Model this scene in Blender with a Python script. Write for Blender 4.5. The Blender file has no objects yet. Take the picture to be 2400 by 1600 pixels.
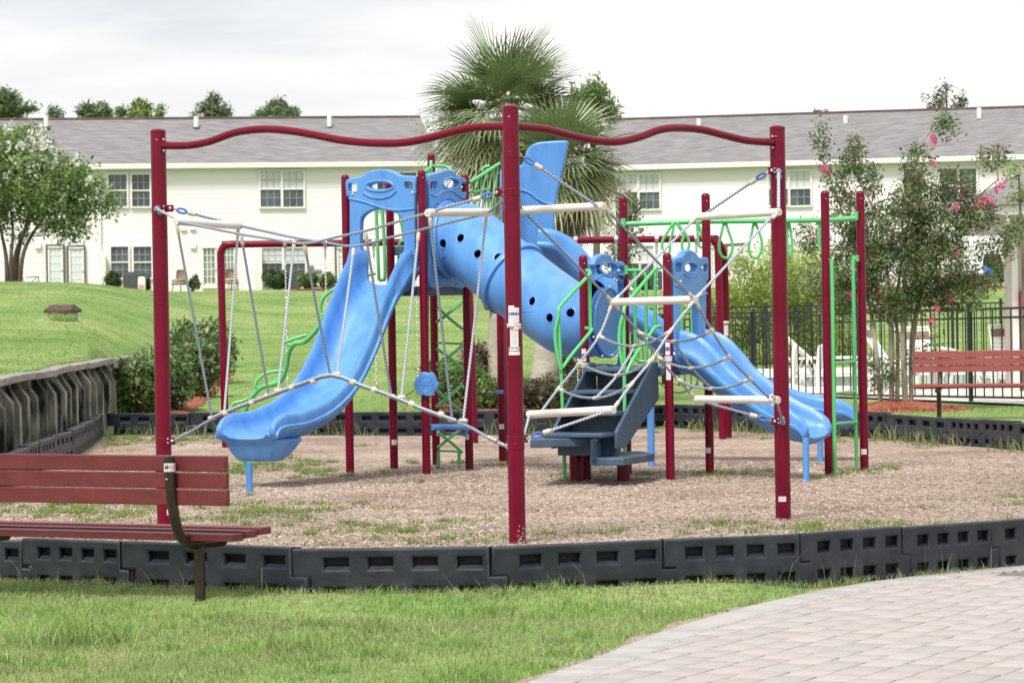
import bpy, bmesh, math, random
import numpy as np
from mathutils import Vector, Matrix

SC = bpy.context.scene
COL = SC.collection
random.seed(7)
RNG = np.random.default_rng(11)
rad = math.radians

# ------------------------------------------------------------------ camera
FPX, CAMZ, PITCH, ROLL = 8000.0, 1.82, math.atan(93 / 8000), 0.0166
_F = Vector((0, math.cos(PITCH), -math.sin(PITCH)))
_R0 = Vector((1, 0, 0))
_U0 = Vector((0, math.sin(PITCH), math.cos(PITCH)))
_R = _R0 * math.cos(ROLL) - _U0 * math.sin(ROLL)
_U = _R0 * math.sin(ROLL) + _U0 * math.cos(ROLL)
CAM = Vector((0, 0, CAMZ))
cd = bpy.data.cameras.new('camera')
co = bpy.data.objects.new('camera', cd)
COL.objects.link(co)
m = Matrix((_R, _U, -_F)).transposed().to_4x4()
m.translation = CAM
co.matrix_world = m
cd.sensor_width = 36
cd.lens = FPX / 2400 * 36
cd.clip_start, cd.clip_end = 0.1, 3000
cd.dof.use_dof = True
cd.dof.focus_distance = 27.0
cd.dof.aperture_fstop = 9.5
SC.camera = co

# ------------------------------------------------------------------ sky, sun, exposure
SUN_EL, SUN_AZ = rad(56), rad(205)      # azimuth clockwise from +Y: behind the camera, a little to the left
w = bpy.data.worlds.new('World')
SC.world = w
w.use_nodes = True
nt = w.node_tree
nt.nodes.clear()
def N(tree, typ, **kw):
    n = tree.nodes.new(typ)
    for k, v in kw.items():
        if k in n.inputs:
            n.inputs[k].default_value = v
        else:
            setattr(n, k, v)
    return n
L = nt.links.new
out = N(nt, 'ShaderNodeOutputWorld')
sky = N(nt, 'ShaderNodeTexSky', sky_type='NISHITA', sun_disc=False)
sky.sun_elevation, sky.sun_rotation = SUN_EL, SUN_AZ
b1 = N(nt, 'ShaderNodeBackground', Strength=0.1)
L(sky.outputs[0], b1.inputs[0])
tc = N(nt, 'ShaderNodeTexCoord')
mp = N(nt, 'ShaderNodeMapping')
mp.inputs['Scale'].default_value = (7, 7, 38)
mp.inputs['Location'].default_value = (0.35, 0.0, 0.4)
L(tc.outputs['Generated'], mp.inputs[0])
nz = N(nt, 'ShaderNodeTexNoise', Scale=1.0, Detail=5.0, Roughness=0.5)
L(mp.outputs[0], nz.inputs['Vector'])
# a thicker bank of cloud low in the sky, left of the view direction
vd = N(nt, 'ShaderNodeVectorMath', operation='DISTANCE')
mp2 = N(nt, 'ShaderNodeMapping')
mp2.inputs['Scale'].default_value = (1, 1, 3.6)
L(tc.outputs['Generated'], mp2.inputs[0])
L(mp2.outputs[0], vd.inputs[0])
vd.inputs[1].default_value = (-0.125, 0.985, 0.092 * 3.6)
rg = N(nt, 'ShaderNodeMapRange')
rg.inputs['From Min'].default_value = 0.02
rg.inputs['From Max'].default_value = 0.20
rg.inputs['To Min'].default_value = 1.0
rg.inputs['To Max'].default_value = 0.0
L(vd.outputs['Value'], rg.inputs['Value'])
mm = N(nt, 'ShaderNodeMath', operation='MULTIPLY')
mm.inputs[1].default_value = 0.34
L(rg.outputs[0], mm.inputs[0])
ad = N(nt, 'ShaderNodeMath', operation='ADD')
L(nz.outputs['Fac'], ad.inputs[0])
L(mm.outputs[0], ad.inputs[1])
cr = N(nt, 'ShaderNodeValToRGB')
cr.color_ramp.elements[0].position = 0.50
cr.color_ramp.elements[0].color = (0.965, 0.94, 0.905, 1)
cr.color_ramp.elements[1].position = 0.95
cr.color_ramp.elements[1].color = (0.52, 0.545, 0.61, 1)
L(ad.outputs[0], cr.inputs[0])
b2 = N(nt, 'ShaderNodeBackground', Strength=0.79)
L(cr.outputs[0], b2.inputs[0])
mx = N(nt, 'ShaderNodeMixShader')
mx.inputs[0].default_value = 0.9
L(b1.outputs[0], mx.inputs[1])
L(b2.outputs[0], mx.inputs[2])
L(mx.outputs[0], out.inputs[0])

sl = bpy.data.lights.new('sun', 'SUN')
sl.energy, sl.angle, sl.color = 2.7, rad(15), (1.0, 0.95, 0.88)
so = bpy.data.objects.new('sun', sl)
COL.objects.link(so)
sdir = Vector((math.sin(SUN_AZ) * math.cos(SUN_EL), math.cos(SUN_AZ) * math.cos(SUN_EL), math.sin(SUN_EL)))
so.rotation_euler = sdir.to_track_quat('Z', 'Y').to_euler()
so.location = (0, 0, 30)
SC.view_settings.view_transform = 'Standard'
SC.view_settings.look = 'None'
SC.view_settings.exposure = 0.66
SC.view_settings.gamma = 1
try:
    SC.cycles.use_denoising = True
    SC.cycles.max_bounces = 8
except Exception:
    pass

# ------------------------------------------------------------------ picture point -> place
def ray(px, py):
    return _F + _R * ((px - 1200) / FPX) + _U * ((800 - py) / FPX)
def W(px, py, Y):
    d = ray(px, py)
    return CAM + d * (Y / d.y)
def G(px, py, z=0.0):
    d = ray(px, py)
    return CAM + d * ((z - CAMZ) / d.z)
def hit(px, py, A, B, off=0.0):
    """point on the upright plane through A and B, moved off metres away along its far normal"""
    u = Vector((B[0] - A[0], B[1] - A[1], 0)).normalized()
    n = Vector((-u.y, u.x, 0))
    if n.y < 0:
        n = -n
    d = ray(px, py)
    p0 = Vector((A[0], A[1], 0)) + n * off
    t = (p0 - CAM).dot(n) / d.dot(n)
    return CAM + d * t
def zz(pts, ox, oy, sc):
    return [(ox + x / sc, oy + y / sc) for x, y in pts]

# ------------------------------------------------------------------ materials
def mat(name, c1, c2=None, scale=8.0, rough=0.5, bump=0.0, bscale=40.0, metal=0.0, coat=0.0, stretch=(1, 1, 1),
        lo=0.35, hi=0.65, detail=4.0, spec=0.5, trans=0.0):
    mt = bpy.data.materials.new(name)
    mt.use_nodes = True
    t = mt.node_tree
    bs = t.nodes['Principled BSDF']
    bs.inputs['Roughness'].default_value = rough
    bs.inputs['Metallic'].default_value = metal
    bs.inputs['Coat Weight'].default_value = coat
    bs.inputs['Specular IOR Level'].default_value = spec
    bs.inputs['Base Color'].default_value = (*c1, 1)
    tcn = N(t, 'ShaderNodeTexCoord')
    mpn = N(t, 'ShaderNodeMapping')
    mpn.inputs['Scale'].default_value = stretch
    t.links.new(tcn.outputs['Object'], mpn.inputs[0])
    if c2 is not None:
        n1 = N(t, 'ShaderNodeTexNoise', Scale=scale, Detail=detail)
        t.links.new(mpn.outputs[0], n1.inputs['Vector'])
        r = N(t, 'ShaderNodeValToRGB')
        r.color_ramp.elements[0].position, r.color_ramp.elements[1].position = lo, hi
        r.color_ramp.elements[0].color, r.color_ramp.elements[1].color = (*c1, 1), (*c2, 1)
        t.links.new(n1.outputs['Fac'], r.inputs[0])
        t.links.new(r.outputs[0], bs.inputs['Base Color'])
    if bump > 0:
        n2 = N(t, 'ShaderNodeTexNoise', Scale=bscale, Detail=5.0)
        t.links.new(mpn.outputs[0], n2.inputs['Vector'])
        bp = N(t, 'ShaderNodeBump', Strength=bump, Distance=0.02)
        t.links.new(n2.outputs['Fac'], bp.inputs['Height'])
        t.links.new(bp.outputs[0], bs.inputs['Normal'])
    return mt

def tint_mat(name, rough=0.6, translucent=0.25, spec=0.3, gain=1.0):
    """colour comes from each leaf's, blade's or chip's own colour attribute"""
    mt = bpy.data.materials.new(name)
    mt.use_nodes = True
    t = mt.node_tree
    bs = t.nodes['Principled BSDF']
    bs.inputs['Roughness'].default_value = rough
    bs.inputs['Specular IOR Level'].default_value = spec
    at = N(t, 'ShaderNodeAttribute', attribute_name='tint')
    t.links.new(at.outputs['Color'], bs.inputs['Base Color'])
    if translucent > 0:
        tr = N(t, 'ShaderNodeBsdfTranslucent')
        t.links.new(at.outputs['Color'], tr.inputs[0])
        ms = N(t, 'ShaderNodeMixShader')
        ms.inputs[0].default_value = translucent
        t.links.new(bs.outputs[0], ms.inputs[1])
        t.links.new(tr.outputs[0], ms.inputs[2])
        t.links.new(ms.outputs[0], t.nodes['Material Output'].inputs[0])
    return mt

M = {}
M['maroon'] = mat('maroon_paint', (0.128, 0.0012, 0.017), (0.155, 0.002, 0.023), 5, 0.27, spec=0.24)
M['blue'] = mat('blue_plastic', (0.062, 0.210, 0.54), (0.102, 0.290, 0.66), 4, 0.38, bump=0.03, bscale=120, stretch=(1.6, 1.6, .3), lo=.28, hi=.62, detail=9)
M['blue_shaded'] = mat('blue_plastic_inside_shade', (0.018, 0.075, 0.30), (0.025, 0.095, 0.36), 3, 0.5)  # same blue plastic, darkened in its colour for the shade inside the tunnel
M['green'] = mat('green_paint', (0.085, 0.46, 0.145), (0.10, 0.50, 0.165), 6, 0.3, coat=0.2)
M['step'] = mat('blue_grey_vinyl', (0.036, 0.070, 0.118), (0.060, 0.104, 0.165), 7, 0.5, bump=0.1, bscale=90, stretch=(1, 1, .4), lo=.3, hi=.72)
M['border'] = mat('black_border_plastic', (0.0075, 0.0115, 0.021), (0.034, 0.039, 0.050), 5, 0.5, bump=0.12, bscale=60, lo=.38, hi=.80, detail=9)
M['border_in'] = mat('border_plastic_pocket', (0.012, 0.014, 0.019), (0.05, 0.04, 0.03), 30, 0.8, lo=.62, hi=.8)
M['white_pipe'] = mat('white_pipe_plastic', (0.72, 0.70, 0.67), (0.64, 0.62, 0.60), 6, 0.35)
M['ferrule'] = mat('cream_ferrule', (0.62, 0.57, 0.50), (0.5, 0.45, 0.38), 30, 0.45)
M['steel'] = mat('galvanised_steel', (0.55, 0.55, 0.56), (0.40, 0.40, 0.41), 40, 0.35, metal=0.8)
M['brass'] = mat('yellow_zinc', (0.55, 0.42, 0.22), (0.45, 0.33, 0.18), 40, 0.35, metal=0.7)
M['thimble'] = mat('blue_thimble', (0.05, 0.13, 0.45), (0.07, 0.17, 0.5), 20, 0.4)
M['bench'] = mat('red_bench_paint', (0.110, 0.012, 0.018), (0.150, 0.021, 0.027), 6, 0.5, bump=0.15, bscale=60, stretch=(.12, 2, 2), lo=.3, hi=.7)
M['bench_far'] = mat('faded_red_bench_paint', (0.26, 0.062, 0.065), (0.30, 0.08, 0.08), 6, 0.55, bump=0.1, stretch=(.15, 2, 2))
M['bronze'] = mat('dark_bronze_paint', (0.020, 0.011, 0.008), (0.032, 0.019, 0.014), 14, 0.38, lo=.4, hi=.7)
M['sticker_white'] = mat('white_sticker', (0.72, 0.71, 0.71), (0.66, 0.65, 0.65), 30, 0.5)
M['ink_blue'] = mat('blue_ink', (0.02, 0.035, 0.33), None, rough=0.5)
M['ink_grey'] = mat('grey_ink', (0.42, 0.43, 0.46), None, rough=0.5)
M['ink_black'] = mat('black_ink', (0.02, 0.02, 0.03), None, rough=0.5)
M['ink_orange'] = mat('orange_ink', (0.60, 0.22, 0.04), None, rough=0.5)
M['ink_red'] = mat('red_ink', (0.55, 0.03, 0.05), None, rough=0.5)
M['scuff'] = mat('bare_primer', (0.55, 0.5, 0.48), (0.3, 0.25, 0.22), 60, 0.8)
M['wood_dark'] = mat('weathered_piling', (0.010, 0.010, 0.009), (0.36, 0.36, 0.30), 2.2, 0.9, bump=0.5, bscale=25, stretch=(2.2, 2.2, .8), lo=.40, hi=.68, detail=9)
M['wood_cap'] = mat('grey_weathered_plank', (0.19, 0.175, 0.165), (0.32, 0.30, 0.28), 5, 0.85, bump=0.4, bscale=30, stretch=(2, .5, 2))
M['siding'] = mat('cream_lap_siding', (0.81, 0.765, 0.80), (0.775, 0.73, 0.76), 0.6, 0.6, lo=.3, hi=.7)
M['trim'] = mat('white_trim', (0.78, 0.775, 0.75), (0.74, 0.735, 0.71), 2, 0.5)
M['eave'] = mat('cream_gutter', (0.75, 0.745, 0.735), (0.71, 0.70, 0.69), 1.5, 0.45)
M['glass'] = mat('window_glass', (0.035, 0.050, 0.062), (0.09, 0.115, 0.13), 1.3, 0.08, lo=.35, hi=.65, spec=0.6)
M['glass_green'] = mat('door_glass', (0.16, 0.21, 0.18), (0.30, 0.34, 0.31), 1.6, 0.1, lo=.35, hi=.65)
M['blind'] = mat('white_blind', (0.60, 0.61, 0.64), (0.54, 0.55, 0.59), 4, 0.6, stretch=(1, 1, 8))
M['door_brown'] = mat('brown_door_frame', (0.10, 0.075, 0.065), (0.13, 0.10, 0.085), 4, 0.5)
M['curtain'] = mat('pale_door_blind', (0.55, 0.62, 0.66), (0.66, 0.72, 0.75), 3, 0.3, stretch=(1, 1, 5))
M['black_iron'] = mat('black_fence_paint', (0.010, 0.012, 0.016), (0.016, 0.018, 0.024), 8, 0.35)
M['pvc'] = mat('white_vinyl', (0.76, 0.75, 0.72), (0.70, 0.69, 0.65), 8, 0.45)
M['strap'] = mat('brown_strap', (0.16, 0.10, 0.08), (0.22, 0.14, 0.11), 8, 0.6)
M['grey_metal'] = mat('grey_metal', (0.16, 0.17, 0.19), (0.20, 0.21, 0.23), 10, 0.5)
M['ac_dark'] = mat('dark_condenser', (0.03, 0.038, 0.045), (0.055, 0.065, 0.075), 3, 0.6, stretch=(1, 1, 14))
M['wicker'] = mat('brown_wicker', (0.24, 0.175, 0.13), (0.42, 0.33, 0.26), 14, 0.8)
M['cushion'] = mat('tan_cushion', (0.50, 0.42, 0.33), (0.44, 0.36, 0.28), 5, 0.9)
M['rust_roof'] = mat('rusty_cover', (0.055, 0.028, 0.022), (0.10, 0.055, 0.04), 7, 0.7)
M['concrete'] = mat('pale_concrete', (0.50, 0.48, 0.44), (0.60, 0.58, 0.54), 1.2, 0.85, bump=0.1)
M['block'] = mat('pale_block', (0.38, 0.37, 0.35), (0.30, 0.29, 0.27), 5, 0.9, bump=0.2)
M['coping'] = mat('grey_pool_tile', (0.30, 0.31, 0.33), (0.36, 0.37, 0.39), 3, 0.5)
M['water'] = mat('pool_water', (0.30, 0.42, 0.46), (0.36, 0.48, 0.52), 1.5, 0.06, bump=0.1, bscale=6)
M['tan_column'] = mat('tan_stucco', (0.46, 0.41, 0.35), (0.50, 0.45, 0.39), 3, 0.8, bump=0.1)
M['red_box'] = mat('red_cabinet', (0.42, 0.02, 0.03), (0.38, 0.02, 0.03), 3, 0.4)
M['mulch_red'] = mat('red_bark_mulch', (0.20, 0.055, 0.030), (0.33, 0.10, 0.06), 14, 0.95, bump=1.0, bscale=22, lo=.35, hi=.65)
M['bark_pale'] = mat('smooth_pale_bark', (0.22, 0.185, 0.145), (0.38, 0.34, 0.285), 5, 0.8, bump=0.2, stretch=(3, 3, .8), lo=.35, hi=.65)
M['bark_dark'] = mat('brown_bark', (0.085, 0.068, 0.055), (0.15, 0.125, 0.10), 5, 0.85, bump=0.3, stretch=(3, 3, .7))
M['bark_palm'] = mat('palm_bark', (0.30, 0.285, 0.235), (0.46, 0.44, 0.36), 3, 0.9, bump=0.5, bscale=14, stretch=(1, 1, 3.0), lo=.3, hi=.7)
M['shrub_core'] = mat('dark_shrub_core', (0.028, 0.042, 0.018), (0.045, 0.07, 0.028), 9, 0.95, bump=0.5)  # dark colour standing in for the shaded inside of a shrub
M['plastic_black'] = mat('black_plastic', (0.015, 0.016, 0.018), (0.03, 0.03, 0.033), 6, 0.45)
M['tarp_blue'] = mat('blue_cover', (0.05, 0.16, 0.40), (0.07, 0.2, 0.46), 4, 0.6)
M['canvas_grey'] = mat('grey_sling', (0.17, 0.18, 0.19), (0.22, 0.23, 0.24), 6, 0.7)
M['rubber'] = mat('black_rubber', (0.02, 0.02, 0.022), (0.035, 0.035, 0.037), 10, 0.7)
M['leaf'] = tint_mat('leaf', 0.5, 0.28)
M['blade'] = tint_mat('grass_blade', 0.55, 0.35)
M['chip'] = tint_mat('wood_chip', 0.85, 0.0)
M['paver'] = tint_mat('concrete_paver', 0.85, 0.0)
M['frond'] = tint_mat('frond', 0.42, 0.12, 0.5)
M['petal'] = tint_mat('petal', 0.6, 0.35)

def rope_mat(name, c1, c2):
    mt = bpy.data.materials.new(name)
    mt.use_nodes = True
    t = mt.node_tree
    bs = t.nodes['Principled BSDF']
    bs.inputs['Roughness'].default_value = 0.55
    uv = N(t, 'ShaderNodeUVMap')
    sp = N(t, 'ShaderNodeSeparateXYZ')
    t.links.new(uv.outputs[0], sp.inputs[0])
    a = N(t, 'ShaderNodeMath', operation='MULTIPLY'); a.inputs[1].default_value = 2.0
    b = N(t, 'ShaderNodeMath', operation='MULTIPLY_ADD'); b.inputs[1].default_value = 38.0
    t.links.new(sp.outputs[0], a.inputs[0])
    t.links.new(sp.outputs[1], b.inputs[0])
    t.links.new(a.outputs[0], b.inputs[2])
    f = N(t, 'ShaderNodeMath', operation='PINGPONG'); f.inputs[1].default_value = 0.5
    t.links.new(b.outputs[0], f.inputs[0])
    r = N(t, 'ShaderNodeValToRGB')
    r.color_ramp.elements[0].position, r.color_ramp.elements[1].position = 0.12, 0.42
    r.color_ramp.elements[0].color, r.color_ramp.elements[1].color = (*c1, 1), (*c2, 1)
    t.links.new(f.outputs[0], r.inputs[0])
    t.links.new(r.outputs[0], bs.inputs['Base Color'])
    bp = N(t, 'ShaderNodeBump', Strength=0.8, Distance=0.006)
    t.links.new(f.outputs[0], bp.inputs['Height'])
    t.links.new(bp.outputs[0], bs.inputs['Normal'])
    return mt
M['rope'] = rope_mat('blue_grey_rope', (0.07, 0.10, 0.17), (0.40, 0.46, 0.58))
M['rope_pale'] = rope_mat('pale_rope', (0.17, 0.21, 0.30), (0.60, 0.64, 0.72))

def roof_mat():
    mt = mat('grey_shingles', (0.135, 0.132, 0.138), (0.245, 0.24, 0.248), 2.4, 0.9, bump=0.3, bscale=8, stretch=(.5, 3.2, 3.2), lo=.32, hi=.68, detail=9)
    return mt
M['shingle'] = roof_mat()

def lawn_mat():
    mt = bpy.data.materials.new('lawn')
    mt.use_nodes = True
    t = mt.node_tree
    bs = t.nodes['Principled BSDF']
    bs.inputs['Roughness'].default_value = 0.9
    bs.inputs['Specular IOR Level'].default_value = 0.15
    tcn = N(t, 'ShaderNodeTexCoord')
    mpn = N(t, 'ShaderNodeMapping')
    mpn.inputs['Scale'].default_value = (1, 0.30, 1)
    t.links.new(tcn.outputs['Object'], mpn.inputs[0])
    n1 = N(t, 'ShaderNodeTexNoise', Scale=0.45, Detail=6.0, Roughness=0.6)
    t.links.new(mpn.outputs[0], n1.inputs['Vector'])
    r1 = N(t, 'ShaderNodeValToRGB')
    e = r1.color_ramp.elements
    e[0].position, e[0].color = 0.36, (0.155, 0.265, 0.075, 1)
    e[1].position, e[1].color = 0.66, (0.325, 0.365, 0.175, 1)
    x = e.new(0.52); x.color = (0.225, 0.33, 0.105, 1)
    t.links.new(n1.outputs['Fac'], r1.inputs[0])
    n2 = N(t, 'ShaderNodeTexNoise', Scale=14.0, Detail=6.0, Roughness=0.7)
    t.links.new(tcn.outputs['Object'], n2.inputs['Vector'])
    r2 = N(t, 'ShaderNodeValToRGB')
    r2.color_ramp.elements[0].position, r2.color_ramp.elements[1].position = 0.3, 0.7
    r2.color_ramp.elements[0].color, r2.color_ramp.elements[1].color = (0.60, 0.63, 0.58, 1), (1.22, 1.18, 1.18, 1)
    t.links.new(n2.outputs['Fac'], r2.inputs[0])
    mxc = N(t, 'ShaderNodeMixRGB', blend_type='MULTIPLY')
    mxc.inputs[0].default_value = 1.0
    t.links.new(r1.outputs[0], mxc.inputs[1])
    t.links.new(r2.outputs[0], mxc.inputs[2])
    t.links.new(mxc.outputs[0], bs.inputs['Base Color'])
    mp4 = N(t, 'ShaderNodeMapping'); mp4.inputs['Rotation'].default_value = (0, 0, rad(28)); mp4.inputs['Scale'].default_value = (.07, .55, 1)
    t.links.new(tcn.outputs['Object'], mp4.inputs[0])
    n4 = N(t, 'ShaderNodeTexNoise', Scale=1.0, Detail=4.0); t.links.new(mp4.outputs[0], n4.inputs['Vector'])
    r4 = N(t, 'ShaderNodeValToRGB'); r4.color_ramp.elements[0].position, r4.color_ramp.elements[1].position = .36, .62
    r4.color_ramp.elements[0].color, r4.color_ramp.elements[1].color = (.76, .83, .73, 1), (1.08, 1.07, 1.07, 1)
    t.links.new(n4.outputs['Fac'], r4.inputs[0])
    m4 = N(t, 'ShaderNodeMixRGB', blend_type='MULTIPLY'); m4.inputs[0].default_value = 1.0
    t.links.new(mxc.outputs[0], m4.inputs[1]); t.links.new(r4.outputs[0], m4.inputs[2])
    n5 = N(t, 'ShaderNodeTexNoise', Scale=.33, Detail=8.0, Roughness=.65); t.links.new(mpn.outputs[0], n5.inputs['Vector'])
    r5 = N(t, 'ShaderNodeValToRGB'); r5.color_ramp.elements[0].position, r5.color_ramp.elements[1].position = .62, .74
    r5.color_ramp.elements[0].color, r5.color_ramp.elements[1].color = (0, 0, 0, 1), (.8, .8, .8, 1)
    t.links.new(n5.outputs['Fac'], r5.inputs[0])
    m5 = N(t, 'ShaderNodeMixRGB'); m5.inputs[2].default_value = (.38, .34, .22, 1)
    t.links.new(r5.outputs[0], m5.inputs[0]); t.links.new(m4.outputs[0], m5.inputs[1]); t.links.new(m5.outputs[0], bs.inputs['Base Color'])
    bp = N(t, 'ShaderNodeBump', Strength=0.7, Distance=0.05)
    t.links.new(n2.outputs['Fac'], bp.inputs['Height'])
    t.links.new(bp.outputs[0], bs.inputs['Normal'])
    return mt
M['lawn'] = lawn_mat()

def mulch_mat():
    mt = bpy.data.materials.new('wood_chip_surface')
    mt.use_nodes = True
    t = mt.node_tree
    bs = t.nodes['Principled BSDF']
    bs.inputs['Roughness'].default_value = 0.95
    bs.inputs['Specular IOR Level'].default_value = 0.1
    tcn = N(t, 'ShaderNodeTexCoord')
    n1 = N(t, 'ShaderNodeTexNoise', Scale=0.55, Detail=5.0, Roughness=0.6)
    n2 = N(t, 'ShaderNodeTexVoronoi', Scale=26.0)
    n3 = N(t, 'ShaderNodeTexNoise', Scale=60.0, Detail=4.0)
    for n in (n1, n2, n3):
        t.links.new(tcn.outputs['Object'], n.inputs['Vector'])
    r1 = N(t, 'ShaderNodeValToRGB')
    e = r1.color_ramp.elements
    e[0].position, e[0].color = 0.30, (0.26, 0.20, 0.16, 1)
    e[1].position, e[1].color = 0.70, (0.45, 0.375, 0.325, 1)
    t.links.new(n1.outputs['Fac'], r1.inputs[0])
    sep = N(t, 'ShaderNodeSeparateXYZ')
    t.links.new(n2.outputs['Color'], sep.inputs[0])
    r2 = N(t, 'ShaderNodeValToRGB')
    r2.color_ramp.elements[0].color, r2.color_ramp.elements[1].color = (0.5, 0.47, 0.45, 1), (1.35, 1.32, 1.3, 1)
    t.links.new(sep.outputs[0], r2.inputs[0])
    mxc = N(t, 'ShaderNodeMixRGB', blend_type='MULTIPLY')
    mxc.inputs[0].default_value = 1.0
    t.links.new(r1.outputs[0], mxc.inputs[1])
    t.links.new(r2.outputs[0], mxc.inputs[2])
    t.links.new(mxc.outputs[0], bs.inputs['Base Color'])
    adn = N(t, 'ShaderNodeMath', operation='ADD')
    t.links.new(sep.outputs[1], adn.inputs[0])
    t.links.new(n3.outputs['Fac'], adn.inputs[1])
    bp = N(t, 'ShaderNodeBump', Strength=0.8, Distance=0.02)
    t.links.new(adn.outputs[0], bp.inputs['Height'])
    t.links.new(bp.outputs[0], bs.inputs['Normal'])
    return mt
M['mulch'] = mulch_mat()

# ------------------------------------------------------------------ mesh building
def catmull(pts, n=6, closed=False):
    P = [Vector(p) for p in pts]
    if len(P) < 3:
        return P
    res = []
    k = len(P)
    for i in range(k if closed else k - 1):
        p0 = P[i - 1] if (i > 0 or closed) else P[0] * 2 - P[1]
        p1, p2 = P[i], P[(i + 1) % k]
        p3 = P[(i + 2) % k] if (closed or i + 2 < k) else P[-1] * 2 - P[-2]
        for j in range(n):
            t = j / n
            res.append(0.5 * ((2 * p1) + (p2 - p0) * t + (2 * p0 - 5 * p1 + 4 * p2 - p3) * t * t + (3 * p1 - p0 - 3 * p2 + p3) * t ** 3))
    if not closed:
        res.append(P[-1])
    return res

class MB:
    def __init__(self):
        self.v, self.f, self.mi, self.uv = [], [], [], {}
    def face(self, idx, mi=0):
        self.f.append(idx); self.mi.append(mi)
    def tube(self, path, r, n=12, closed=False, caps=True, mi=0, uv=False):
        P = [Vector(p) for p in path]
        k = len(P)
        rr = r if isinstance(r, (list, tuple)) else [r] * k
        tang = []
        for i in range(k):
            a = P[i - 1] if (i > 0 or closed) else P[i]
            b = P[(i + 1) % k] if (i < k - 1 or closed) else P[i]
            d = (b - a)
            tang.append(d.normalized() if d.length > 1e-9 else Vector((0, 0, 1)))
        t0 = tang[0]
        ref = Vector((0, 0, 1)) if abs(t0.z) < 0.9 else Vector((1, 0, 0))
        nrm = (ref - t0 * ref.dot(t0)).normalized()
        base = len(self.v)
        cols = n + 1 if uv else n
        ln = 0.0
        for i in range(k):
            t = tang[i]
            if i > 0:
                nrm = nrm - t * nrm.dot(t)
                nrm = nrm.normalized() if nrm.length > 1e-6 else t.orthogonal().normalized()
                ln += (P[i] - P[i - 1]).length
            bn = t.cross(nrm)
            for j in range(cols):
                a = 2 * math.pi * j / n
                if uv:
                    self.uv[len(self.v)] = (j / n, ln)
                self.v.append(P[i] + (nrm * math.cos(a) + bn * math.sin(a)) * rr[i])
        for i in range(k if closed else k - 1):
            i2 = (i + 1) % k
            for j in range(n):
                j2 = j + 1 if uv else (j + 1) % n
                self.face((base + i * cols + j, base + i * cols + j2, base + i2 * cols + j2, base + i2 * cols + j), mi)
        if caps and not closed:
            self.face(tuple(base + j for j in range(n))[::-1], mi)
            self.face(tuple(base + (k - 1) * cols + j for j in range(n)), mi)
        return self
    def box(self, c, sx, sy, sz, X=Vector((1, 0, 0)), Y=Vector((0, 1, 0)), Z=Vector((0, 0, 1)), mi=0):
        c = Vector(c); b = len(self.v)
        for dz in (-1, 1):
            for dy in (-1, 1):
                for dx in (-1, 1):
                    self.v.append(c + X * (dx * sx / 2) + Y * (dy * sy / 2) + Z * (dz * sz / 2))
        for q in ((0, 2, 3, 1), (4, 5, 7, 6), (0, 1, 5, 4), (2, 6, 7, 3), (0, 4, 6, 2), (1, 3, 7, 5)):
            self.face(tuple(b + i for i in q), mi)
        return self
    def bar(self, a, b, w, h, up=Vector((0, 0, 1)), mi=0):
        a, b = Vector(a), Vector(b)
        X = (b - a); ln = X.length; X.normalize()
        Y = up.cross(X).normalized(); Z = X.cross(Y)
        return self.box((a + b) / 2, ln, w, h, X, Y, Z, mi)
    def loft(self, secs, closed=True, caps=True, mi=0):
        b = len(self.v); n = len(secs[0])
        for s in secs:
            self.v.extend(Vector(p) for p in s)
        for i in range(len(secs) - 1):
            for j in range(n if closed else n - 1):
                j2 = (j + 1) % n
                self.face((b + i * n + j, b + i * n + j2, b + (i + 1) * n + j2, b + (i + 1) * n + j), mi)
        if caps and closed:
            self.face(tuple(b + j for j in range(n))[::-1], mi)
            self.face(tuple(b + (len(secs) - 1) * n + j for j in range(n)), mi)
        return self
    def lathe(self, c, prof, n=20, axis=Vector((0, 0, 1)), mi=0):
        c = Vector(c); axis = Vector(axis).normalized(); X = axis.orthogonal().normalized(); Y = axis.cross(X)
        secs = []
        for r, h in prof:
            secs.append([c + axis * h + (X * math.cos(2 * math.pi * j / n) + Y * math.sin(2 * math.pi * j / n)) * max(r, 1e-4) for j in range(n)])
        return self.loft(secs, True, True, mi)
    def ball(self, c, r, n=8, mi=0):
        return self.lathe(c, [(r * math.sin(math.pi * i / n), -r * math.cos(math.pi * i / n)) for i in range(n + 1)], n + 2, mi=mi)
    def mesh(self, me, f, mi=0):
        b = len(self.v)
        for v in me.vertices:
            self.v.append(Vector(f(v.co)))
        for p in me.polygons:
            self.face(tuple(b + i for i in p.vertices), mi)
        bpy.data.meshes.remove(me)
        return self
    def poly(self, pts, mi=0):
        b = len(self.v)
        self.v.extend(Vector(p) for p in pts)
        self.face(tuple(range(b, b + len(pts))), mi)
        return self
    def build(self, name, mats, parent=None, origin=None, angle=38, bevel=0.0, fix=True):
        o0 = Vector(origin) if origin is not None else (root_origin(parent) if parent else Vector((0, 0, 0)))
        me = bpy.data.meshes.new(name)
        me.from_pydata([tuple(v - o0) for v in self.v], [], self.f)
        mats = mats if isinstance(mats, (list, tuple)) else [mats]
        for mt in mats:
            me.materials.append(M[mt] if isinstance(mt, str) else mt)
        me.polygons.foreach_set('material_index', self.mi)
        me.polygons.foreach_set('use_smooth', [True] * len(self.f))
        if self.uv:
            ul = me.uv_layers.new(name='UVMap')
            for lp in me.loops:
                ul.data[lp.index].uv = self.uv.get(lp.vertex_index, (0, 0))
        if fix:
            bm = bmesh.new(); bm.from_mesh(me)
            bmesh.ops.recalc_face_normals(bm, faces=bm.faces)
            bm.to_mesh(me); bm.free()
        me.update()
        try:
            me.set_sharp_from_angle(angle=rad(angle))
        except Exception:
            pass
        o = bpy.data.objects.new(name, me)
        COL.objects.link(o)
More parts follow.
